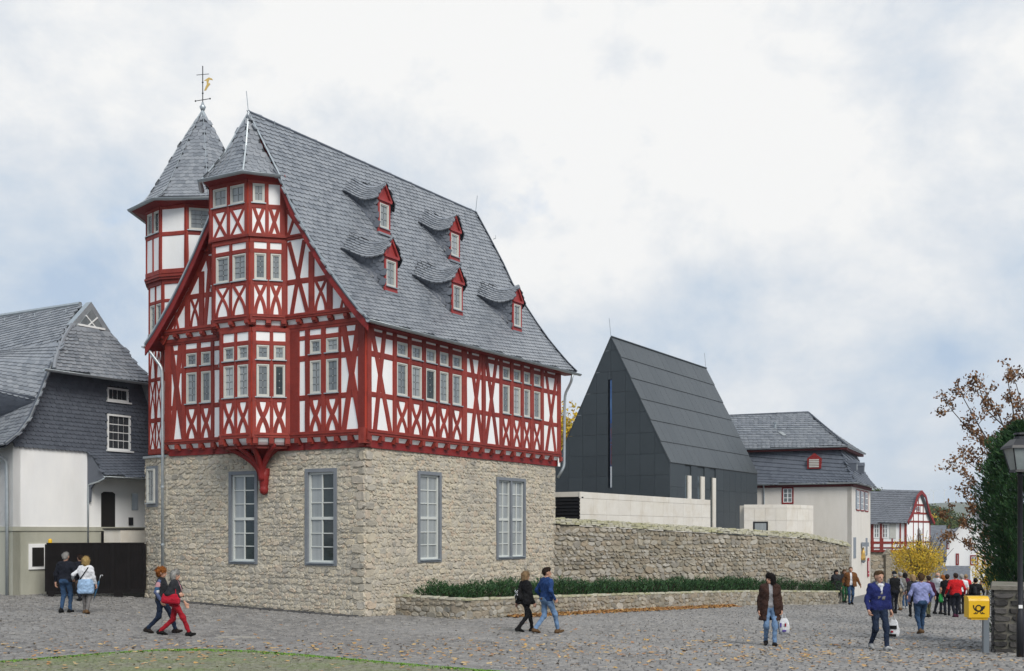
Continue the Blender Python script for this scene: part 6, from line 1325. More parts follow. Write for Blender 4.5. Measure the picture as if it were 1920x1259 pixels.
def nets(groups, h, pad=.03):
    pts = []
    for g in groups:
        for pr in g['p']:
            if isinstance(pr[0], str): pts += [np.array(pr[1]) - np.array(pr[2]), np.array(pr[1]) + np.array(pr[2])]
            else: r = max(pr[2], pr[3]); pts += [np.array(q) + s * r for q in pr[:2] for s in (-1, 1)]
    pts = np.array(pts); lo = pts.min(0) - pad; hi = pts.max(0) + pad; n = np.ceil((hi - lo) / h).astype(int) + 1
    ax = [lo[i] + h * np.arange(n[i]) for i in range(3)]; X = np.stack(np.meshgrid(*ax, indexing='ij'), -1).reshape(-1, 3)
    f = all_sdf(X, groups).min(0).reshape(n); s = f < 0
    c = sum(s[i:n[0] - 1 + i, j:n[1] - 1 + j, k:n[2] - 1 + k].astype(int) for i in (0, 1) for j in (0, 1) for k in (0, 1)); act = (c > 0) & (c < 8)
    idx = -np.ones(act.shape, int); idx[act] = np.arange(act.sum()); I = np.argwhere(act); acc = np.zeros((len(I), 3)); cnt = np.zeros(len(I))
    cor = [(i, j, k) for i in (0, 1) for j in (0, 1) for k in (0, 1)]
    for a in cor:
        for axis in range(3):
            if a[axis]: continue
            b = list(a); b[axis] = 1; fa = f[I[:, 0] + a[0], I[:, 1] + a[1], I[:, 2] + a[2]]; fb = f[I[:, 0] + b[0], I[:, 1] + b[1], I[:, 2] + b[2]]
            m = (fa < 0) != (fb < 0); t = np.where(m, fa / (fa - fb + 1e-12), 0); p = np.tile(np.array(a, float), (len(I), 1)); p[:, axis] += t; acc[m] += p[m]; cnt[m] += 1
    V = lo + h * (I + acc / np.maximum(cnt, 1)[:, None]); Fs = []
    for axis in range(3):
        u, v = [(1, 2), (2, 0), (0, 1)][axis]; sl0 = [slice(None)] * 3; sl1 = [slice(None)] * 3; sl0[axis] = slice(0, n[axis] - 1); sl1[axis] = slice(1, n[axis])
        E = np.argwhere(s[tuple(sl0)] != s[tuple(sl1)]); E = E[(E[:, u] > 0) & (E[:, v] > 0) & (E[:, u] < n[u] - 1) & (E[:, v] < n[v] - 1)]
        def at_(du, dv): q = E.copy(); q[:, u] -= du; q[:, v] -= dv; return idx[q[:, 0], q[:, 1], q[:, 2]]
        q = np.stack([at_(1, 1), at_(0, 1), at_(0, 0), at_(1, 0)], 1); ins = s[E[:, 0], E[:, 1], E[:, 2]]; q[~ins] = q[~ins][:, ::-1]; Fs.append(q)
    Fq = np.concatenate(Fs); Fq = Fq[(Fq >= 0).all(1)]; lab = all_sdf(V[Fq].mean(1), groups).argmin(0); return V, Fq, lab
def cloth(name, c, c2=None, rough=.85):
    if name not in MATS: mat(name, c, c2 or tuple(x * .75 for x in c), 10, rough, .7, 24, bdist=.03, spec=.2, stain=tuple(x * .55 for x in c), stscale=5, stamt=.5)
    return name
mat('skin', (.52, .30, .21), (.46, .25, .17), 12, .5, spec=.3); mat('eye', (.02, .015, .012), None, rough=.3); mat('lips', (.38, .12, .10), None, rough=.5)
def ik(a, b, l1, l2, hint):
    a, b = np.array(a, float), np.array(b, float); d = b - a; D = min(np.linalg.norm(d), l1 + l2 - .003); u = d / (np.linalg.norm(d) + 1e-9); x = (l1 * l1 - l2 * l2 + D * D) / (2 * D); hgt = math.sqrt(max(1e-6, l1 * l1 - x * x)); h = np.array(hint, float); h -= u * (h @ u); h /= np.linalg.norm(h) + 1e-9; return a + u * x + h * hgt, a + u * D
def hand_groups(w, d, pn, side, curl=.5, sc=1.0):
    """palm and five fingers: w wrist, d along the hand, pn palm normal"""
    w, d, pn = np.array(w), norm(np.array(d, float)), norm(np.array(pn, float)); sd = norm(np.cross(d, pn)) * side; P = [(w - d * .05, w, .026, .026)]; b = w + d * .085 * sc
    for i in range(4): P.append((w + d * .015 + sd * (i - 1.5) * .012, b + sd * (i - 1.5) * .019, .019, .014))
    for i, L_ in enumerate((.070, .080, .075, .058)):
        p0 = b + sd * (1.5 - i) * .019; d1 = norm(d + pn * curl * .8); p1 = p0 + d1 * L_ * .5 * sc; d2 = norm(d + pn * curl * 2.4); P += [(p0, p1, .010, .009), (p1, p1 + d2 * L_ * .55 * sc, .009, .008)]
    t0 = w + d * .03 + sd * .022; t1 = t0 + norm(d * .7 + sd * .8 + pn * .3) * .042; P += [(t0, t1, .014, .012), (t1, t1 + norm(d + sd * .25 + pn * .5) * .038, .011, .009)]
    return [{'p': P, 'k': .006}]
def person(px, d, H, yaw, label, top, pants, shoes, hair, *, stride=.28, lead=1, female=False, headyaw=0, hairstyle='short', armR=None, armL=None, coat=None, inner=None, sleeve=None, bulk=1.0, res=.02, extra=None, legs=None, hat=None, group='people strolling across the square', zoff=0.0, skirt=None, dx=0.0):
    S = H / 1.75; base = np.array(px2g(px, d)) + np.array([dx, 0, zoff]); sw = (.165 if female else .19) * bulk; hw = .095
    stride_ = stride; hz = .09 + math.sqrt(max(.5, .848 ** 2 - (stride_ * .95) ** 2)) - .005
    hipz = hz; dzb = hipz - .93; Z = lambda z: z + dzb
    fx = [lead * stride_, -lead * stride_]      # forward offset of right, left foot
    pant = []; shoe = []; lr_ = {}
    for sgn, f in ((1, fx[0]), (-1, fx[1])):
        hip = (sgn * hw, 0, hipz); lift = .0 if f >= 0 else .05 * min(1, abs(f) / .25); ank = (sgn * (hw - .015), f, .09 + lift); k, ank = ik(hip, ank, .43, .425, (sgn * .05, 1, 0)); lr_[sgn] = ank
        th = .088 * bulk * (1.05 if female else 1); pant += [(hip, k, th, .062 * bulk ** .5), (k, ank, .062 * bulk ** .5, .050)]
        tz = .035 if f >= 0 else .035; heel = ank + np.array([0, -.06, -.045]); toe = np.array([ank[0] + sgn * .025, ank[1] + .15, tz + (.03 if f > .12 else 0)]); shoe += [(heel, ank + np.array([0, .03, -.05]), .042, .045), (ank + np.array([0, .03, -.05]), toe, .045, .034), (ank + np.array([0, 0, .015]), heel, .045, .042)]
    pant += [((-.075, -.01, Z(.96)), (.075, -.01, Z(.96)), .115 * bulk, .115 * bulk), ((-.06, -.055, Z(.93)), (.06, -.055, Z(.93)), .085 * bulk, .085 * bulk), ((-.065, .0, Z(1.04)), (.065, .0, Z(1.04)), .10 * bulk, .10 * bulk)]
    ch = .118 * bulk; torso = [((-.075 * bulk, 0, Z(1.06)), (.075 * bulk, 0, Z(1.06)), .108 * bulk, .108 * bulk), ((-.085, .005, Z(1.2)), (.085, .005, Z(1.2)), .112 * bulk, .112 * bulk), ((-.10, 0, Z(1.32)), (.10, 0, Z(1.32)), ch, ch), ((-sw + .03, -.005, Z(1.415)), (sw - .03, -.005, Z(1.415)), .068, .068), ((-.06, -.01, Z(1.45)), (.06, -.01, Z(1.45)), .065, .065)]
    if female: torso += [((-.07, .075, Z(1.28)), (-.07, .08, Z(1.27)), .062, .06), ((.07, .075, Z(1.28)), (.07, .08, Z(1.27)), .062, .06)]
    if bulk > 1.08: torso += [((-.06, .045, Z(1.13)), (.06, .045, Z(1.13)), .095, .095)]
    arms = []; hands = []
    for sgn, spec in ((1, armR), (-1, armL)):
        sh = np.array((sgn * sw, -.005, Z(1.41)))
        if spec is None: spec = (sgn * .07, -.30 * stride_ / .28 * lead * sgn * .55, -.535)
        wr = sh + np.array(spec[:3]); el, wr = ik(sh, wr, .29, .265, spec[3] if len(spec) > 3 else (sgn * .3, -1, -.1)); arms += [(sh, el, .058 * bulk ** .5, .047), (el, wr, .046, .036)]; hands.append((sgn, el, wr, spec[4] if len(spec) > 4 else .5))
    G_ = []
    slv = sleeve or top
    fold_ph[0] = px * .37
    def add(g, m):
        if m not in ('skin', shoes): g['fold'] = .0075
        G_.append((g, m))
    zlow = Z(.98); topg = {'p': list(torso), 'k': .022}
    if sleeve is None: topg['p'] += arms
    elif sleeve == 'short': topg['p'] += [(a, a + (b - a) * .75 if i % 2 == 0 else b, r, s) for i, (a, b, r, s) in enumerate(arms) if i % 2 == 0]
    hem = Z(.90)
    topg['p'] += [((-.085, -.01, Z(.96)), (.085, -.01, Z(.96)), .125 * bulk, .125 * bulk)]; topg['cut'] = [((0, 0, hem), (0, 0, -1))]
    if coat:   # longer coat: flared body down to its hem, open at the front if inner is given
        m, hz_, flare = coat; cg = {'p': [(q[0], q[1], q[2] + .022, q[3] + .022) for q in torso] + [(q[0], q[1], q[2] + .015, q[3] + .013) for q in arms] + [((-.095, -.01, Z(1.05)), (.095, -.01, Z(1.05)), .142 * bulk, .142 * bulk), ((-.10 - flare, -.03, hz_), (.10 + flare, -.03, hz_), .14 * bulk, .14 * bulk), ((-.09 - flare, .05, hz_), (.09 + flare, .05, hz_), .12 * bulk, .12 * bulk), ((-.08, .03, (Z(1.0) + hz_) / 2), (.08, .03, (Z(1.0) + hz_) / 2), .125 * bulk, .125 * bulk), ((-.10, -.02, (Z(1.0) + hz_) / 2), (.10, -.02, (Z(1.0) + hz_) / 2), .15 * bulk, .15 * bulk), ((-.10, -.01, Z(.97)), (.10, -.01, Z(.97)), .152 * bulk, .152 * bulk)], 'k': .02, 'cut': [((0, 0, hz_), (0, 0, -1))]}
        if inner:
            cg['open'] = [(0, .045, .02, .11)]
            topg = {'p': [(q[0], q[1], q[2] + .008, q[3] + .008) for q in torso] + [((-.085, -.01, Z(.97)), (.085, -.01, Z(.97)), .122 * bulk, .122 * bulk)], 'k': .022, 'cut': [((0, 0, hem), (0, 0, -1))]}
        add(cg, m)
    add(topg, inner or top); 
    if sleeve and sleeve != 'short': add({'p': arms, 'k': .015}, sleeve)
    if sleeve == 'short': add({'p': [arms[1], arms[3], (arms[0][0] + (arms[0][1] - arms[0][0]) * .6, arms[0][1], .046, .045), (arms[2][0] + (arms[2][1] - arms[2][0]) * .6, arms[2][1], .046, .045)], 'k': .012}, 'skin')
    if skirt: add({'p': [((-.09, -.01, Z(1.0)), (.09, -.01, Z(1.0)), .13, .13), ((-.08, -.05, Z(.93)), (.08, -.05, Z(.93)), .115, .115), ((-.105, -.015, skirt[1] + .08), (.105, -.015, skirt[1] + .08), .145, .145), ((-.11, -.012, (Z(1.0) + skirt[1] + .08) / 2), (.11, -.012, (Z(1.0) + skirt[1] + .08) / 2), .142, .142)], 'k': .02, 'cut': [((0, 0, skirt[1]), (0, 0, -1))]}, skirt[0])
    add({'p': pant, 'k': .02}, pants); add({'p': shoe, 'k': .015, 'cut': [((0, 0, 0.002), (0, 0, -1))]}, shoes)
    add({'p': [((0, -.01, Z(1.44)), (0, .005, Z(1.56)), .055, .05)], 'k': .01}, 'skin')
    for e in (extra(Z, sw, S) if extra else []): add(*e)
    blocks = [([g for g, _ in G_], [m for _, m in G_], res)]
    # head
    ca, sa = math.cos(headyaw), math.sin(headyaw); hc = Z(1.0)
    def hp(x, y, z): return np.array((x * ca + y * sa, .012 - x * sa + y * ca, hc + z))
    head = [(hp(0, -.012, .655), hp(0, .008, .65), .088, .086), (hp(0, .012, .60), hp(0, .035, .57), .068, .05), (hp(0, .05, .545), hp(0, .052, .545), .034, .034), (hp(0, .095, .615), hp(0, .108, .59), .010, .015), (hp(-.086, -.005, .605), hp(-.088, -.01, .63), .014, .016), (hp(.086, -.005, .605), hp(.088, -.01, .63), .014, .016), (hp(0, -.02, .50), hp(0, -.005, .57), .05, .052)]
    HG = [{'p': head, 'k': .012}, {'p': [(hp(-.032, .082, .622), hp(-.032, .084, .622), .0125, .0125), (hp(.032, .082, .622), hp(.032, .084, .622), .0125, .0125)], 'k': .004}, {'p': [(hp(-.02, .083, .553), hp(.02, .083, .553), .0085, .0085)], 'k': .004}]; HM = ['skin', 'eye', 'lips']
    hs = []
    if hairstyle == 'short': hs = [(hp(0, -.03, .665), hp(0, .02, .69), .094, .082), (hp(0, -.055, .62), hp(0, -.045, .65), .066, .08)]
    elif hairstyle == 'bald': hs = [(hp(-.06, -.05, .60), hp(.06, -.05, .60), .042, .042)]
    elif hairstyle == 'bob': hs = [(hp(0, -.025, .665), hp(0, .025, .69), .102, .088), (hp(-.06, -.04, .56), hp(-.055, -.02, .65), .055, .06), (hp(.06, -.04, .56), hp(.055, -.02, .65), .055, .06), (hp(0, -.06, .54), hp(0, -.06, .62), .07, .075)]
    elif hairstyle == 'curly': 
        r2 = random.Random(int(px)); hs = [(hp(0, -.03, .67), hp(0, .015, .69), .11, .095), (hp(0, -.065, .59), hp(0, -.05, .66), .085, .09)]
        for _ in range(34): a, b = r2.uniform(0, 6.28), r2.uniform(-.2, 1.4); hs.append((hp(math.cos(a) * math.cos(b) * .11, -.03 + math.sin(a) * math.cos(b) * .11, .645 + math.sin(b) * .10), hp(math.cos(a) * math.cos(b) * .125, -.03 + math.sin(a) * math.cos(b) * .125, .65 + math.sin(b) * .11), .026, .024))
        hs = [q for q in hs if (np.array(q[1]) - hp(0, 0, .6)) @ (hp(0, 1, .6) - hp(0, 0, .6)) < .062]
    elif hairstyle == 'long': hs = [(hp(0, -.02, .665), hp(0, .03, .69), .098, .085), (hp(-.065, -.02, .50), hp(-.06, 0, .65), .045, .055), (hp(.068, -.01, .44), hp(.06, 0, .65), .042, .055), (hp(-.05, -.075, .40), hp(-.03, -.05, .64), .05, .075), (hp(.05, -.075, .40), hp(.03, -.05, .64), .05, .075)]
    if hat: hs = [(hp(0, -.02, .68), hp(0, .02, .69), .10, .098), (hp(-.05, .10, .665), hp(.05, .10, .665), .016, .016)]; HG.append({'p': [(hp(0, -.05, .60), hp(0, -.045, .63), .074, .074)], 'k': .01}); HM.append(hair); hair_m = hat
    else: hair_m = hair
    hairG = {'p': hs, 'k': .012 if hairstyle != 'curly' else .006, 'fold': .005}
    if hairstyle in ('short', 'bald') or hat: hairG['cut'] = [(hp(0, .060, .66), norm(hp(0, 1, -.55) - hp(0, 0, 0)))] if not hat else [(hp(0, 0, .655), (0, 0, -1))]
    blocks.append((HG, HM, .010 if d < 40 else .014))
    for sgn, el, wr, curl in hands: blocks.append((hand_groups(wr, wr - el, (-sgn, .25, 0), sgn, curl), ['skin'], .0075 if d < 40 else .011))
    cy, sy = math.cos(yaw), math.sin(yaw)
    def world(V): V = V * S; return np.c_[V[:, 0] * cy + V[:, 1] * sy, -V[:, 0] * sy + V[:, 1] * cy, V[:, 2]]
    VV, FF, MI, names = [], [], [], []; nb = 0
    for g, ms, h in blocks:
        V, Fq, lab = nets(g, h if h < .012 else (res if h == res else h)); VV.append(world(V)); FF += (Fq + nb).tolist(); nb += len(V)
        for m in ms:
            if m not in names: names.append(m)
        MI += [names.index(ms[q]) for q in lab]
    VV = np.concatenate(VV); zmin = VV[:, 2].min(); VV[:, 2] -= zmin
    ob = link('person', mk_mesh('person', VV.tolist(), FF, names, MI, True)); ob.location = base; tag(ob, label, 'person', group)
    if hs:
        V, Fq, lab = nets([hairG], .010 if d < 40 else .015); V = world(V); V[:, 2] -= zmin; link('cap' if hat else 'hair', mk_mesh('hair', V.tolist(), Fq.tolist(), [hair_m], None, True), ob)
    if hs and d < 40 and not hat and hairstyle != 'bald':
        n = 900; q = V[RNG.integers(0, len(V), n)]; c0 = world(np.array([hp(0, -.02, .62)]))[0] - np.array([0, 0, zmin]); nr = norm(q - c0); dn = np.array([0, 0, -1.]) + (0 if hairstyle != 'short' else -1) * np.array([sy, cy, .2]); dr = norm(dn - nr * (nr @ dn)[:, None] + RNG.normal(0, .35 if hairstyle != 'curly' else .9, (n, 3)) + nr * .25); sd_ = norm(np.cross(dr, nr)); ln = RNG.uniform(.025, .06 if hairstyle == 'short' else .11, n)
        Mh = mat4(q + nr * .003, dr * ln[:, None], sd_ * .022, nr * .02); Mh[:, :3, 3] += base; place('hair_strands', 'tuft', Mh, hair_m, ob, 0, stuff='hair_strands')
    W = lambda p: base + world(np.array([p], float))[0] - np.array([0, 0, zmin])
    return {'ob': ob, 'W': W, 'hand': {s_: W(wr + norm(wr - el) * .09) for s_, el, wr, c_ in hands}, 'Z': Z, 'yaw': yaw, 'S': S, 'sw': sw, 'fwd': np.array([sy, cy, 0]), 'rt': np.array([cy, -sy, 0]), 'zmin': zmin}
def carried(name, label, cat, loc): return thing(name, tuple(loc), label, cat)
def shopping_bag(h, label, w=.30, hh=.36, dp=.10, yaw=0.0, mt='bag_white', deco=()):
    r = carried('shopping_bag', label, 'bag', h - np.array([0, 0, hh + .12])); c, s = math.cos(yaw), math.sin(yaw); fr = frame((h[0], h[1], h[2] - hh - .12), (c, -s), (-s, -c)); rr = random.Random(label); j = lambda q=.015: rr.uniform(-q, q)
    n, k = 8, 7; V = []; 
    for iz in range(k):
        t = iz / (k - 1); ww = w * (.42 + .12 * math.sin(t * 3) - .18 * t ** 3); dd = dp * (.5 + .35 * math.sin(t * 3.0) - .35 * t ** 2)
        for a in range(12): an = a / 12 * 6.283; V.append(fr(math.copysign(abs(math.cos(an)) ** .6, math.cos(an)) * ww + j(), hh * t, math.copysign(abs(math.sin(an)) ** .7, math.sin(an)) * dd + j()))
    m = MB().add(V, [(i * 12 + a, i * 12 + (a + 1) % 12, (i + 1) * 12 + (a + 1) % 12, (i + 1) * 12 + a) for i in range(k - 1) for a in range(12)] + [tuple(range(11, -1, -1))]); m.build('body', mt, r, True)
    for sg in (-1, 1): MB().tube([fr(-w * .2, hh - .02, sg * .02), fr(-w * .1, hh + .08, sg * .012), fr(0, hh + .125, 0), fr(w * .1, hh + .08, sg * .012), fr(w * .2, hh - .02, sg * .02)], .008, 5).build('handle', mt, r)
    for (a0, a1, z0, z1, mm) in deco: MB().rect(fr, w * a0, w * a1, hh * z0, hh * z1, dp * .3, dp * .9).build('print', mm, r)
    return r
def umbrella(p, q, label, mt, handle='lamp_metal'):
    p, q = np.array(p), np.array(q); r = carried('folded_umbrella', label, 'umbrella', q); d = q - p
    MB().tube([p + d * .18, p + d * .25, p + d * .6, p + d * .95], [.018, .032, .024, .006], 8).build('canopy', mt, r, True); MB().tube([p, p + d * .2], .008, 6).tube([p + d * .94, q], .005, 5).build('shaft', 'steel_post', r)
    MB().tube([p + d * .06, p, p + np.array([.02, 0, .045]), p + np.array([.055, 0, .05]), p + np.array([.075, 0, .02])], .012, 6).build('handle', handle, r, True); return r
def blob(name, label, cat, prims, mt, parts=(), h=.012, k=.02):
    V, Fq, _ = nets([{'p': prims, 'k': k}], h); c = V.mean(0); c[2] = V[:, 2].min(); r = carried(name, label, cat, c); o = link('body', mk_mesh('body', (V - c).tolist(), Fq.tolist(), [mt], None, True), r); return r
for n_, c_ in dict(navy=(.012, .014, .022), denim=(.035, .075, .15), denim_light=(.16, .26, .42), denim_dark=(.018, .03, .06), black_cloth=(.008, .008, .009), white_cloth=(.72, .73, .76), pale_blue=(.33, .48, .68), grey_trouser=(.16, .15, .145), red_trouser=(.33, .012, .022), pink_shirt=(.52, .28, .30), ginger=(.30, .10, .02), hair_grey=(.33, .32, .30), hair_blond=(.46, .32, .13), hair_sand=(.32, .21, .11), hair_brown=(.035, .020, .013), hair_dark=(.010, .007, .006), hair_tan=(.12, .07, .035), jacket_blue=(.02, .055, .17), hoodie_blue=(.018, .026, .13), leather_brown=(.045, .022, .016), grey_top=(.30, .30, .31), boots=(.022, .016, .014), shoe_brown=(.13, .075, .035), shoe_black=(.008, .008, .008), shoe_white=(.45, .45, .44), jacket_brown=(.16, .065, .02), vest_grey=(.19, .185, .17), lavender=(.30, .33, .60), red_jacket=(.55, .012, .016), maroon=(.07, .012, .035), sleeve_grey=(.30, .31, .33), olive=(.10, .10, .05), beige=(.33, .28, .21), patch=(.10, .13, .24), green_cloth=(.02, .10, .04), bag_white=(.70, .71, .73), bag_red=(.42, .012, .03), bag_brown=(.07, .045, .03), pink=(.65, .10, .20), umb_blue=(.04, .13, .24), violet=(.09, .05, .35), green_bag=(.04, .40, .10), charcoal=(.025, .026, .03)).items(): cloth(n_, c_)
PI = math.pi
def strap(pts, r=.011, mt='black_cloth', par=None, name='strap'): return MB().tube(pts, r, 5).build(name, mt, par)
# couple walking away towards the gate
a = person(123, 34.2, 1.80, .12, 'person in navy sweater and blue jeans walking away arm in arm', 'navy', 'denim', 'shoe_black', 'hair_grey', stride=.10, bulk=1.06, armL=(-.10, .0, -.53), armR=(.17, .10, -.46), group='pair walking to the gate')
b = person(161, 34.0, 1.70, -.06, 'person in white top with pale blue jacket tied round the waist', 'white_cloth', 'grey_trouser', 'shoe_brown', 'hair_blond', stride=.16, lead=-1, female=True, hairstyle='bob', skirt=('pale_blue', .62), armL=(-.26, .12, -.33, (-.3, -1, -.2), 1.0), armR=(.12, .08, -.52, (.3, -1, 0), 1.2), group='pair walking to the gate')
W, Z = b['W'], b['Z']; bag = blob('shoulder_bag', 'dark olive shoulder bag on the hip of the person in white', 'bag', [(W((-.24, .02, Z(.98))), W((-.20, .06, Z(.84))), .06, .085), (W((-.27, .0, Z(.96))), W((-.24, .05, Z(.84))), .05, .07)], 'bag_brown'); strap([W((-.20, -.03, Z(1.0))), W((-.10, -.145, Z(1.13))), W((.0, -.15, Z(1.27))), W((.09, -.12, Z(1.41))), W((.10, -.02, Z(1.49)))], .017, par=bag)
h = b['hand'][1]; umbrella(h + np.array([.10, 0, .33]), h + np.array([-.12, .02, -.42]), 'folded blue umbrella with white handle held by the person in white', 'umb_blue', 'white_cloth')
person(150, 38.6, 1.55, -.9, 'person in dark checked shirt close to the black gate', 'navy', 'navy', 'shoe_black', 'hair_brown', stride=.12, group='pair walking to the gate')
# two women striding past the stone base
person(303, 28.4, 1.68, PI / 2, 'person in dark vest with patterned sleeves striding past the stone base', 'charcoal', 'denim_dark', 'boots', 'ginger', stride=.34, lead=-1, female=True, hairstyle='curly', sleeve='patch', armR=(.05, .06, -.5), armL=(-.04, .16, -.44), group='pair striding past the stone base', extra=lambda Z, sw, S: [({'p': [((sw + .02, -.02, Z(1.36)), (sw + .05, -.04, Z(1.30)), .058, .058)], 'k': .01}, 'pink_shirt'), ({'p': [((sw + .045, -.045, Z(1.24)), (sw + .05, -.05, Z(1.22)), .057, .057)], 'k': .01}, 'umb_blue'), ({'p': [((sw + .05, -.05, Z(1.16)), (sw + .05, -.05, Z(1.15)), .055, .055)], 'k': .01}, 'white_cloth')])
a = person(328, 27.7, 1.66, PI / 2 - .05, 'person in dark jacket and red trousers carrying a red handbag', 'pink_shirt', 'red_trouser', 'shoe_black', 'hair_grey', stride=.38, lead=1, female=True, hairstyle='bob', headyaw=.1, coat=('charcoal', .98, .0), inner='pink_shirt', armR=(.03, .13, -.27, (.4, -1, -.3), 1.4), group='pair striding past the stone base')
W, Z = a['W'], a['Z']; bag = blob('handbag', 'bright red leather handbag under the arm of the walker in red trousers', 'bag', [(W((.25, -.20, Z(1.05))), W((.25, .12, Z(1.02))), .065, .06), (W((.25, -.19, Z(1.13))), W((.25, .08, Z(1.12))), .055, .05), (W((.25, -.22, Z(.99))), W((.25, .13, Z(.95))), .06, .05)], 'bag_red'); strap([W((.25, -.18, Z(1.17))), W((.22, -.08, Z(1.36))), W((.14, .0, Z(1.49))), W((.2, .06, Z(1.36))), W((.25, .08, Z(1.16)))], .013, 'bag_red', bag)
# couple passing the planter
a = person(985, 31.0, 1.66, 1.12, 'person all in black with a patterned rucksack on one shoulder', 'black_cloth', 'black_cloth', 'shoe_black', 'hair_sand', stride=.26, lead=-1, female=True, hairstyle='bob', coat=('black_cloth', .80, .01), group='couple passing the planter')
W, Z = a['W'], a['Z']; bag = blob('rucksack', 'small black rucksack with white pattern beside the low planter', 'bag', [(W((.03, -.21, Z(1.22))), W((.03, -.22, Z(1.05))), .075, .10), (W((-.04, -.21, Z(1.03))), W((.10, -.21, Z(1.03))), .085, .085)], 'black_cloth'); strap([W((.03, -.2, Z(1.28))), W((.09, -.11, Z(1.46))), W((.13, .06, Z(1.42)))], .014, par=bag)
for k in range(26):
    q = W((random.uniform(-.07, .12), -.295 - random.uniform(0, .02), Z(random.uniform(.98, 1.24)))); MB().lathe(q, [(.004, -.014), (.015, 0), (.004, .014)], 5).build('pattern_spot', 'white_cloth', bag)
person(1025, 30.6, 1.80, 1.0, 'person in blue denim jacket and light jeans, hands in pockets', 'jacket_blue', 'denim_light', 'shoe_brown', 'hair_brown', stride=.30, lead=1, headyaw=.5, bulk=1.04, armR=(.10, .06, -.46, (.6, -1, 0), 1.0), armL=(-.10, .06, -.46, (-.6, -1, 0), 1.0), group='couple passing the planter', extra=lambda Z, sw, S: [({'p': [((-.05, -.135, Z(.955)), (.0, -.135, Z(.955)), .03, .03)], 'k': .01}, 'shoe_brown')])
# woman in the leather coat
a = person(1444, 27.2, 1.73, PI + .08, 'person in open brown leather coat and pale jeans walking closer', 'grey_top', 'denim_light', 'boots', 'hair_dark', stride=.16, lead=-1, female=True, hairstyle='long', headyaw=.95, coat=('leather_brown', .62, .035), inner='grey_top', armR=(.10, .02, -.53), armL=(-.09, .05, -.53, (-.3, -1, 0), 1.3), group='people facing the viewer')
shopping_bag(a['hand'][-1] + np.array([.04, -.04, .02]), 'white plastic bag with violet print carried beside the brown leather coat', .26, .38, .11, .2, deco=((-.15, .2, .18, .27, 'violet'), (-.34, -.22, .45, .7, 'violet'), (.08, .2, .5, .68, 'bag_red')))
W, Z = a['W'], a['Z']; bag = blob('handbag', 'pale handbag on the shoulder of the brown leather coat', 'bag', [(W((-.27, -.02, Z(1.18))), W((-.27, -.04, Z(1.06))), .04, .05)], 'beige'); strap([W((-.27, .0, Z(1.2))), W((-.20, .06, Z(1.4))), W((-.17, -.02, Z(1.5))), W((-.24, -.1, Z(1.3)))], .014, 'beige', bag)
# man in the blue hoodie
a = person(1648, 26.2, 1.82, PI - .16, 'person in blue zip hoodie and dark jeans walking closer with a bag', 'hoodie_blue', 'denim_dark', 'shoe_white', 'hair_tan', stride=.20, lead=-1, bulk=1.05, headyaw=-.12, armR=(.09, .10, -.51, (.3, -1, 0), 1.2), armL=(-.07, .03, -.54, (-.3, -1, 0), 1.3), group='people facing the viewer', extra=lambda Z, sw, S: [({'p': [((0, .100, Z(1.42)), (0, .122, Z(1.27)), .036, .008), ((-.03, .08, Z(1.45)), (.03, .08, Z(1.45)), .036, .036)], 'k': .01}, 'white_cloth'), ({'p': [((-.075, .05, Z(1.50)), (-.016, .128, Z(1.25)), .024, .010), ((.075, .05, Z(1.50)), (.016, .128, Z(1.25)), .024, .010), ((-.075, -.06, Z(1.50)), (.075, -.06, Z(1.50)), .05, .05)], 'k': .012}, 'vest_grey'), ({'p': [((-.085, .118, Z(1.19)), (-.02, .126, Z(1.19)), .012, .012), ((.02, .126, Z(1.19)), (.085, .118, Z(1.19)), .012, .012), ((-.07, .126, Z(1.15)), (-.03, .131, Z(1.15)), .010, .010), ((.03, .131, Z(1.15)), (.07, .126, Z(1.15)), .010, .010)], 'k': .008}, 'vest_grey')])
shopping_bag(a['hand'][-1] + np.array([.05, .05, .02]), 'black and white carrier bag held by the person in the hoodie', .26, .42, .09, .3, 'bag_white', deco=((-.3, .3, .5, .68, 'black_cloth'), (-.35, .25, .08, .22, 'black_cloth'), (-.2, 0, .3, .4, 'bag_red')))
# walkers on the far side
a = person(1568, 56, 1.66, PI, 'person in long black coat with a pink umbrella', 'navy', 'black_cloth', 'shoe_black', 'hair_dark', stride=.08, female=True, hairstyle='bob', coat=('charcoal', .62, .03), group='walkers by the planter end', res=.024)
umbrella(a['hand'][1] + np.array([0, -.05, .04]), a['hand'][1] + np.array([-.14, -.05, -.68]), 'folded bright pink umbrella pointing at the ground', 'pink')
W, Z = a['W'], a['Z']; bag = blob('shoulder_bag', 'brown shoulder bag worn beside the pink umbrella', 'bag', [(W((.2, .12, Z(1.0))), W((.2, .12, Z(.88))), .07, .08)], 'bag_brown', h=.02); strap([W((.2, .14, Z(1.05))), W((.02, .16, Z(1.25))), W((-.12, .08, Z(1.46)))], .014, 'bag_brown', bag)
person(1583, 57.5, 1.68, PI, 'person in dark clothes half hidden behind the brown suede jacket', 'charcoal', 'green_cloth', 'shoe_black', 'hair_tan', stride=.1, group='walkers by the planter end', res=.026, hairstyle='bob')
person(1595, 56, 1.84, PI + .1, 'person in open brown suede jacket, white shirt and jeans', 'vest_grey', 'denim', 'shoe_black', 'hair_tan', stride=.12, bulk=1.06, coat=('jacket_brown', .84, .02), inner='white_cloth', armR=(.2, .03, -.5), armL=(-.22, .05, -.49), group='walkers by the planter end', res=.022)
person(1677, 49, 1.80, .1, 'person in flat cap and black waistcoat with pale sleeves seen from behind', 'black_cloth', 'navy', 'shoe_black', 'hair_grey', stride=.14, bulk=1.12, sleeve='sleeve_grey', hat='navy', armR=(.17, .05, -.5), group='people at the lane', res=.022)
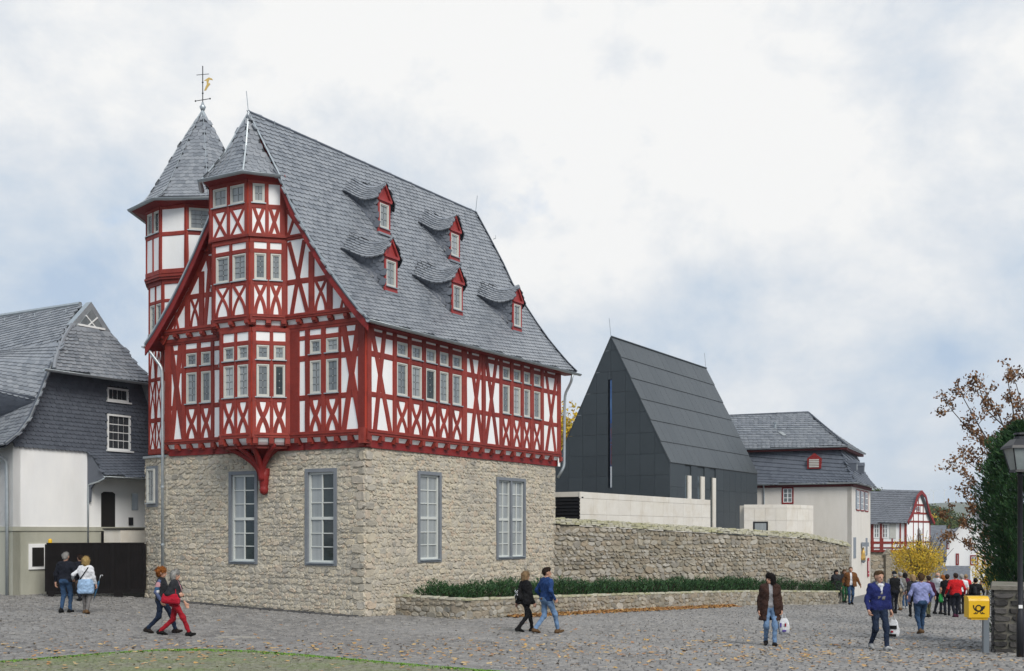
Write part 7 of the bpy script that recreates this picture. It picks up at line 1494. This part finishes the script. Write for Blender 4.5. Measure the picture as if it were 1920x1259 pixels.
person(1688, 52.5, 1.76, -.2, 'person in pale beige trousers just behind the flat cap', 'vest_grey', 'beige', 'shoe_brown', 'hair_grey', stride=.1, group='people at the lane', res=.026)
person(1697, 54.5, 1.72, .2, 'person in dark maroon top and jeans before the yellow shrub', 'maroon', 'denim', 'shoe_white', 'hair_dark', stride=.1, group='people at the lane', res=.026, hairstyle='bob', female=True)
person(1712, 46.5, 1.72, .15, 'person in charcoal jacket seen from behind, before the yellow shrub', 'charcoal', 'black_cloth', 'shoe_black', 'hair_sand', stride=.14, lead=-1, female=True, hairstyle='bob', bulk=1.06, group='people at the lane', res=.022)
a = person(1727, 34.2, 1.80, .04, 'person in lavender shirt and blue jeans walking away down the lane', 'lavender', 'denim', 'shoe_brown', 'hair_tan', stride=.17, lead=1, bulk=1.1, armR=(.09, .17, -.46, (.6, -1, 0), 1.2), armL=(-.09, .17, -.46, (-.6, -1, 0), 1.2), group='people at the lane', res=.018)
person(1741, 46.8, 1.70, -.1, 'person in maroon hooded top and khaki trousers seen from behind', 'maroon', 'olive', 'shoe_black', 'hair_brown', stride=.12, group='people at the lane', res=.022)
a = person(1758, 50.5, 1.84, 1.1, 'person in white jacket with a black chest stripe', 'white_cloth', 'navy', 'shoe_black', 'hair_grey', stride=.08, hairstyle='bald', group='people at the lane', res=.022, armR=(.08, .14, -.44), extra=lambda Z, sw, S: [({'p': [((-.1, .01, Z(1.31)), (.1, .01, Z(1.31)), .124, .124)], 'k': .01, 'cut': [((0, 0, Z(1.345)), (0, 0, 1)), ((0, 0, Z(1.27)), (0, 0, -1))]}, 'black_cloth')])
shopping_bag(at(1766, 1118, 49.6) + np.array([0, 0, .25]), 'green and white carrier bag hanging between the lane walkers', .26, .4, .1, 0, 'green_bag', deco=((.1, .45, .2, .9, 'bag_white'),))
person(1768, 53, 1.72, .3, 'person in dark top half hidden behind the white jacket in the lane', 'maroon', 'denim', 'shoe_brown', 'ginger', stride=.1, female=True, hairstyle='bob', group='people at the lane', res=.028)
person(1776, 49.5, 1.78, .25, 'person in black short-sleeved shirt and dark jeans seen from behind', 'black_cloth', 'navy', 'shoe_black', 'hair_brown', stride=.1, bulk=1.1, sleeve='short', group='people at the lane', res=.022)
person(1792, 48.0, 1.85, .05, 'person in bright red jacket seen from behind', 'red_jacket', 'navy', 'maroon', 'hair_brown', stride=.10, bulk=1.18, armR=(.15, .08, -.48), armL=(-.15, .08, -.48), group='people at the lane', res=.022)
person(1803, 51.5, 1.80, .2, 'person in white short-sleeved shirt partly behind the red jacket', 'white_cloth', 'charcoal', 'shoe_black', 'hair_grey', stride=.1, bulk=1.08, sleeve='short', group='people at the lane', res=.024)
person(1811, 55, 1.70, .2, 'small figure in red top far down the lane', 'red_jacket', 'charcoal', 'shoe_black', 'hair_sand', stride=.1, group='people at the lane', res=.028)
a = person(1829, 49.0, 1.68, .1, 'person in black with a dark rucksack beyond the letter box', 'black_cloth', 'black_cloth', 'shoe_black', 'hair_dark', stride=.1, bulk=1.08, armR=(.17, .1, -.46), group='people at the lane', res=.022)
W, Z = a['W'], a['Z']; blob('rucksack', 'dark rucksack on the back of the person in black', 'bag', [(W((-.08, -.19, Z(1.32))), W((-.08, -.2, Z(1.12))), .07, .09)], 'charcoal', h=.02)
# ------------------------------------------------------------------ thin air that fades the far hills
hz = MB().box((-3400, -80, -40), (3400, 4200, 130)).build('haze', []); tag(hz, 'thin pale air between the square and the far hills', kind='stuff')
hm = bpy.data.materials.new('haze_air'); hm.use_nodes = True; ht = hm.node_tree; ht.nodes.clear()
ho = ht.nodes.new('ShaderNodeOutputMaterial'); hv = ht.nodes.new('ShaderNodeVolumePrincipled'); hv.inputs['Density'].default_value = 0.00016; hv.inputs['Color'].default_value = (.80, .88, 1.0, 1); hv.inputs['Anisotropy'].default_value = .2
ht.links.new(hv.outputs[0], ho.inputs['Volume']); hz.data.materials.append(hm)
scn.cycles.volume_bounces = 1
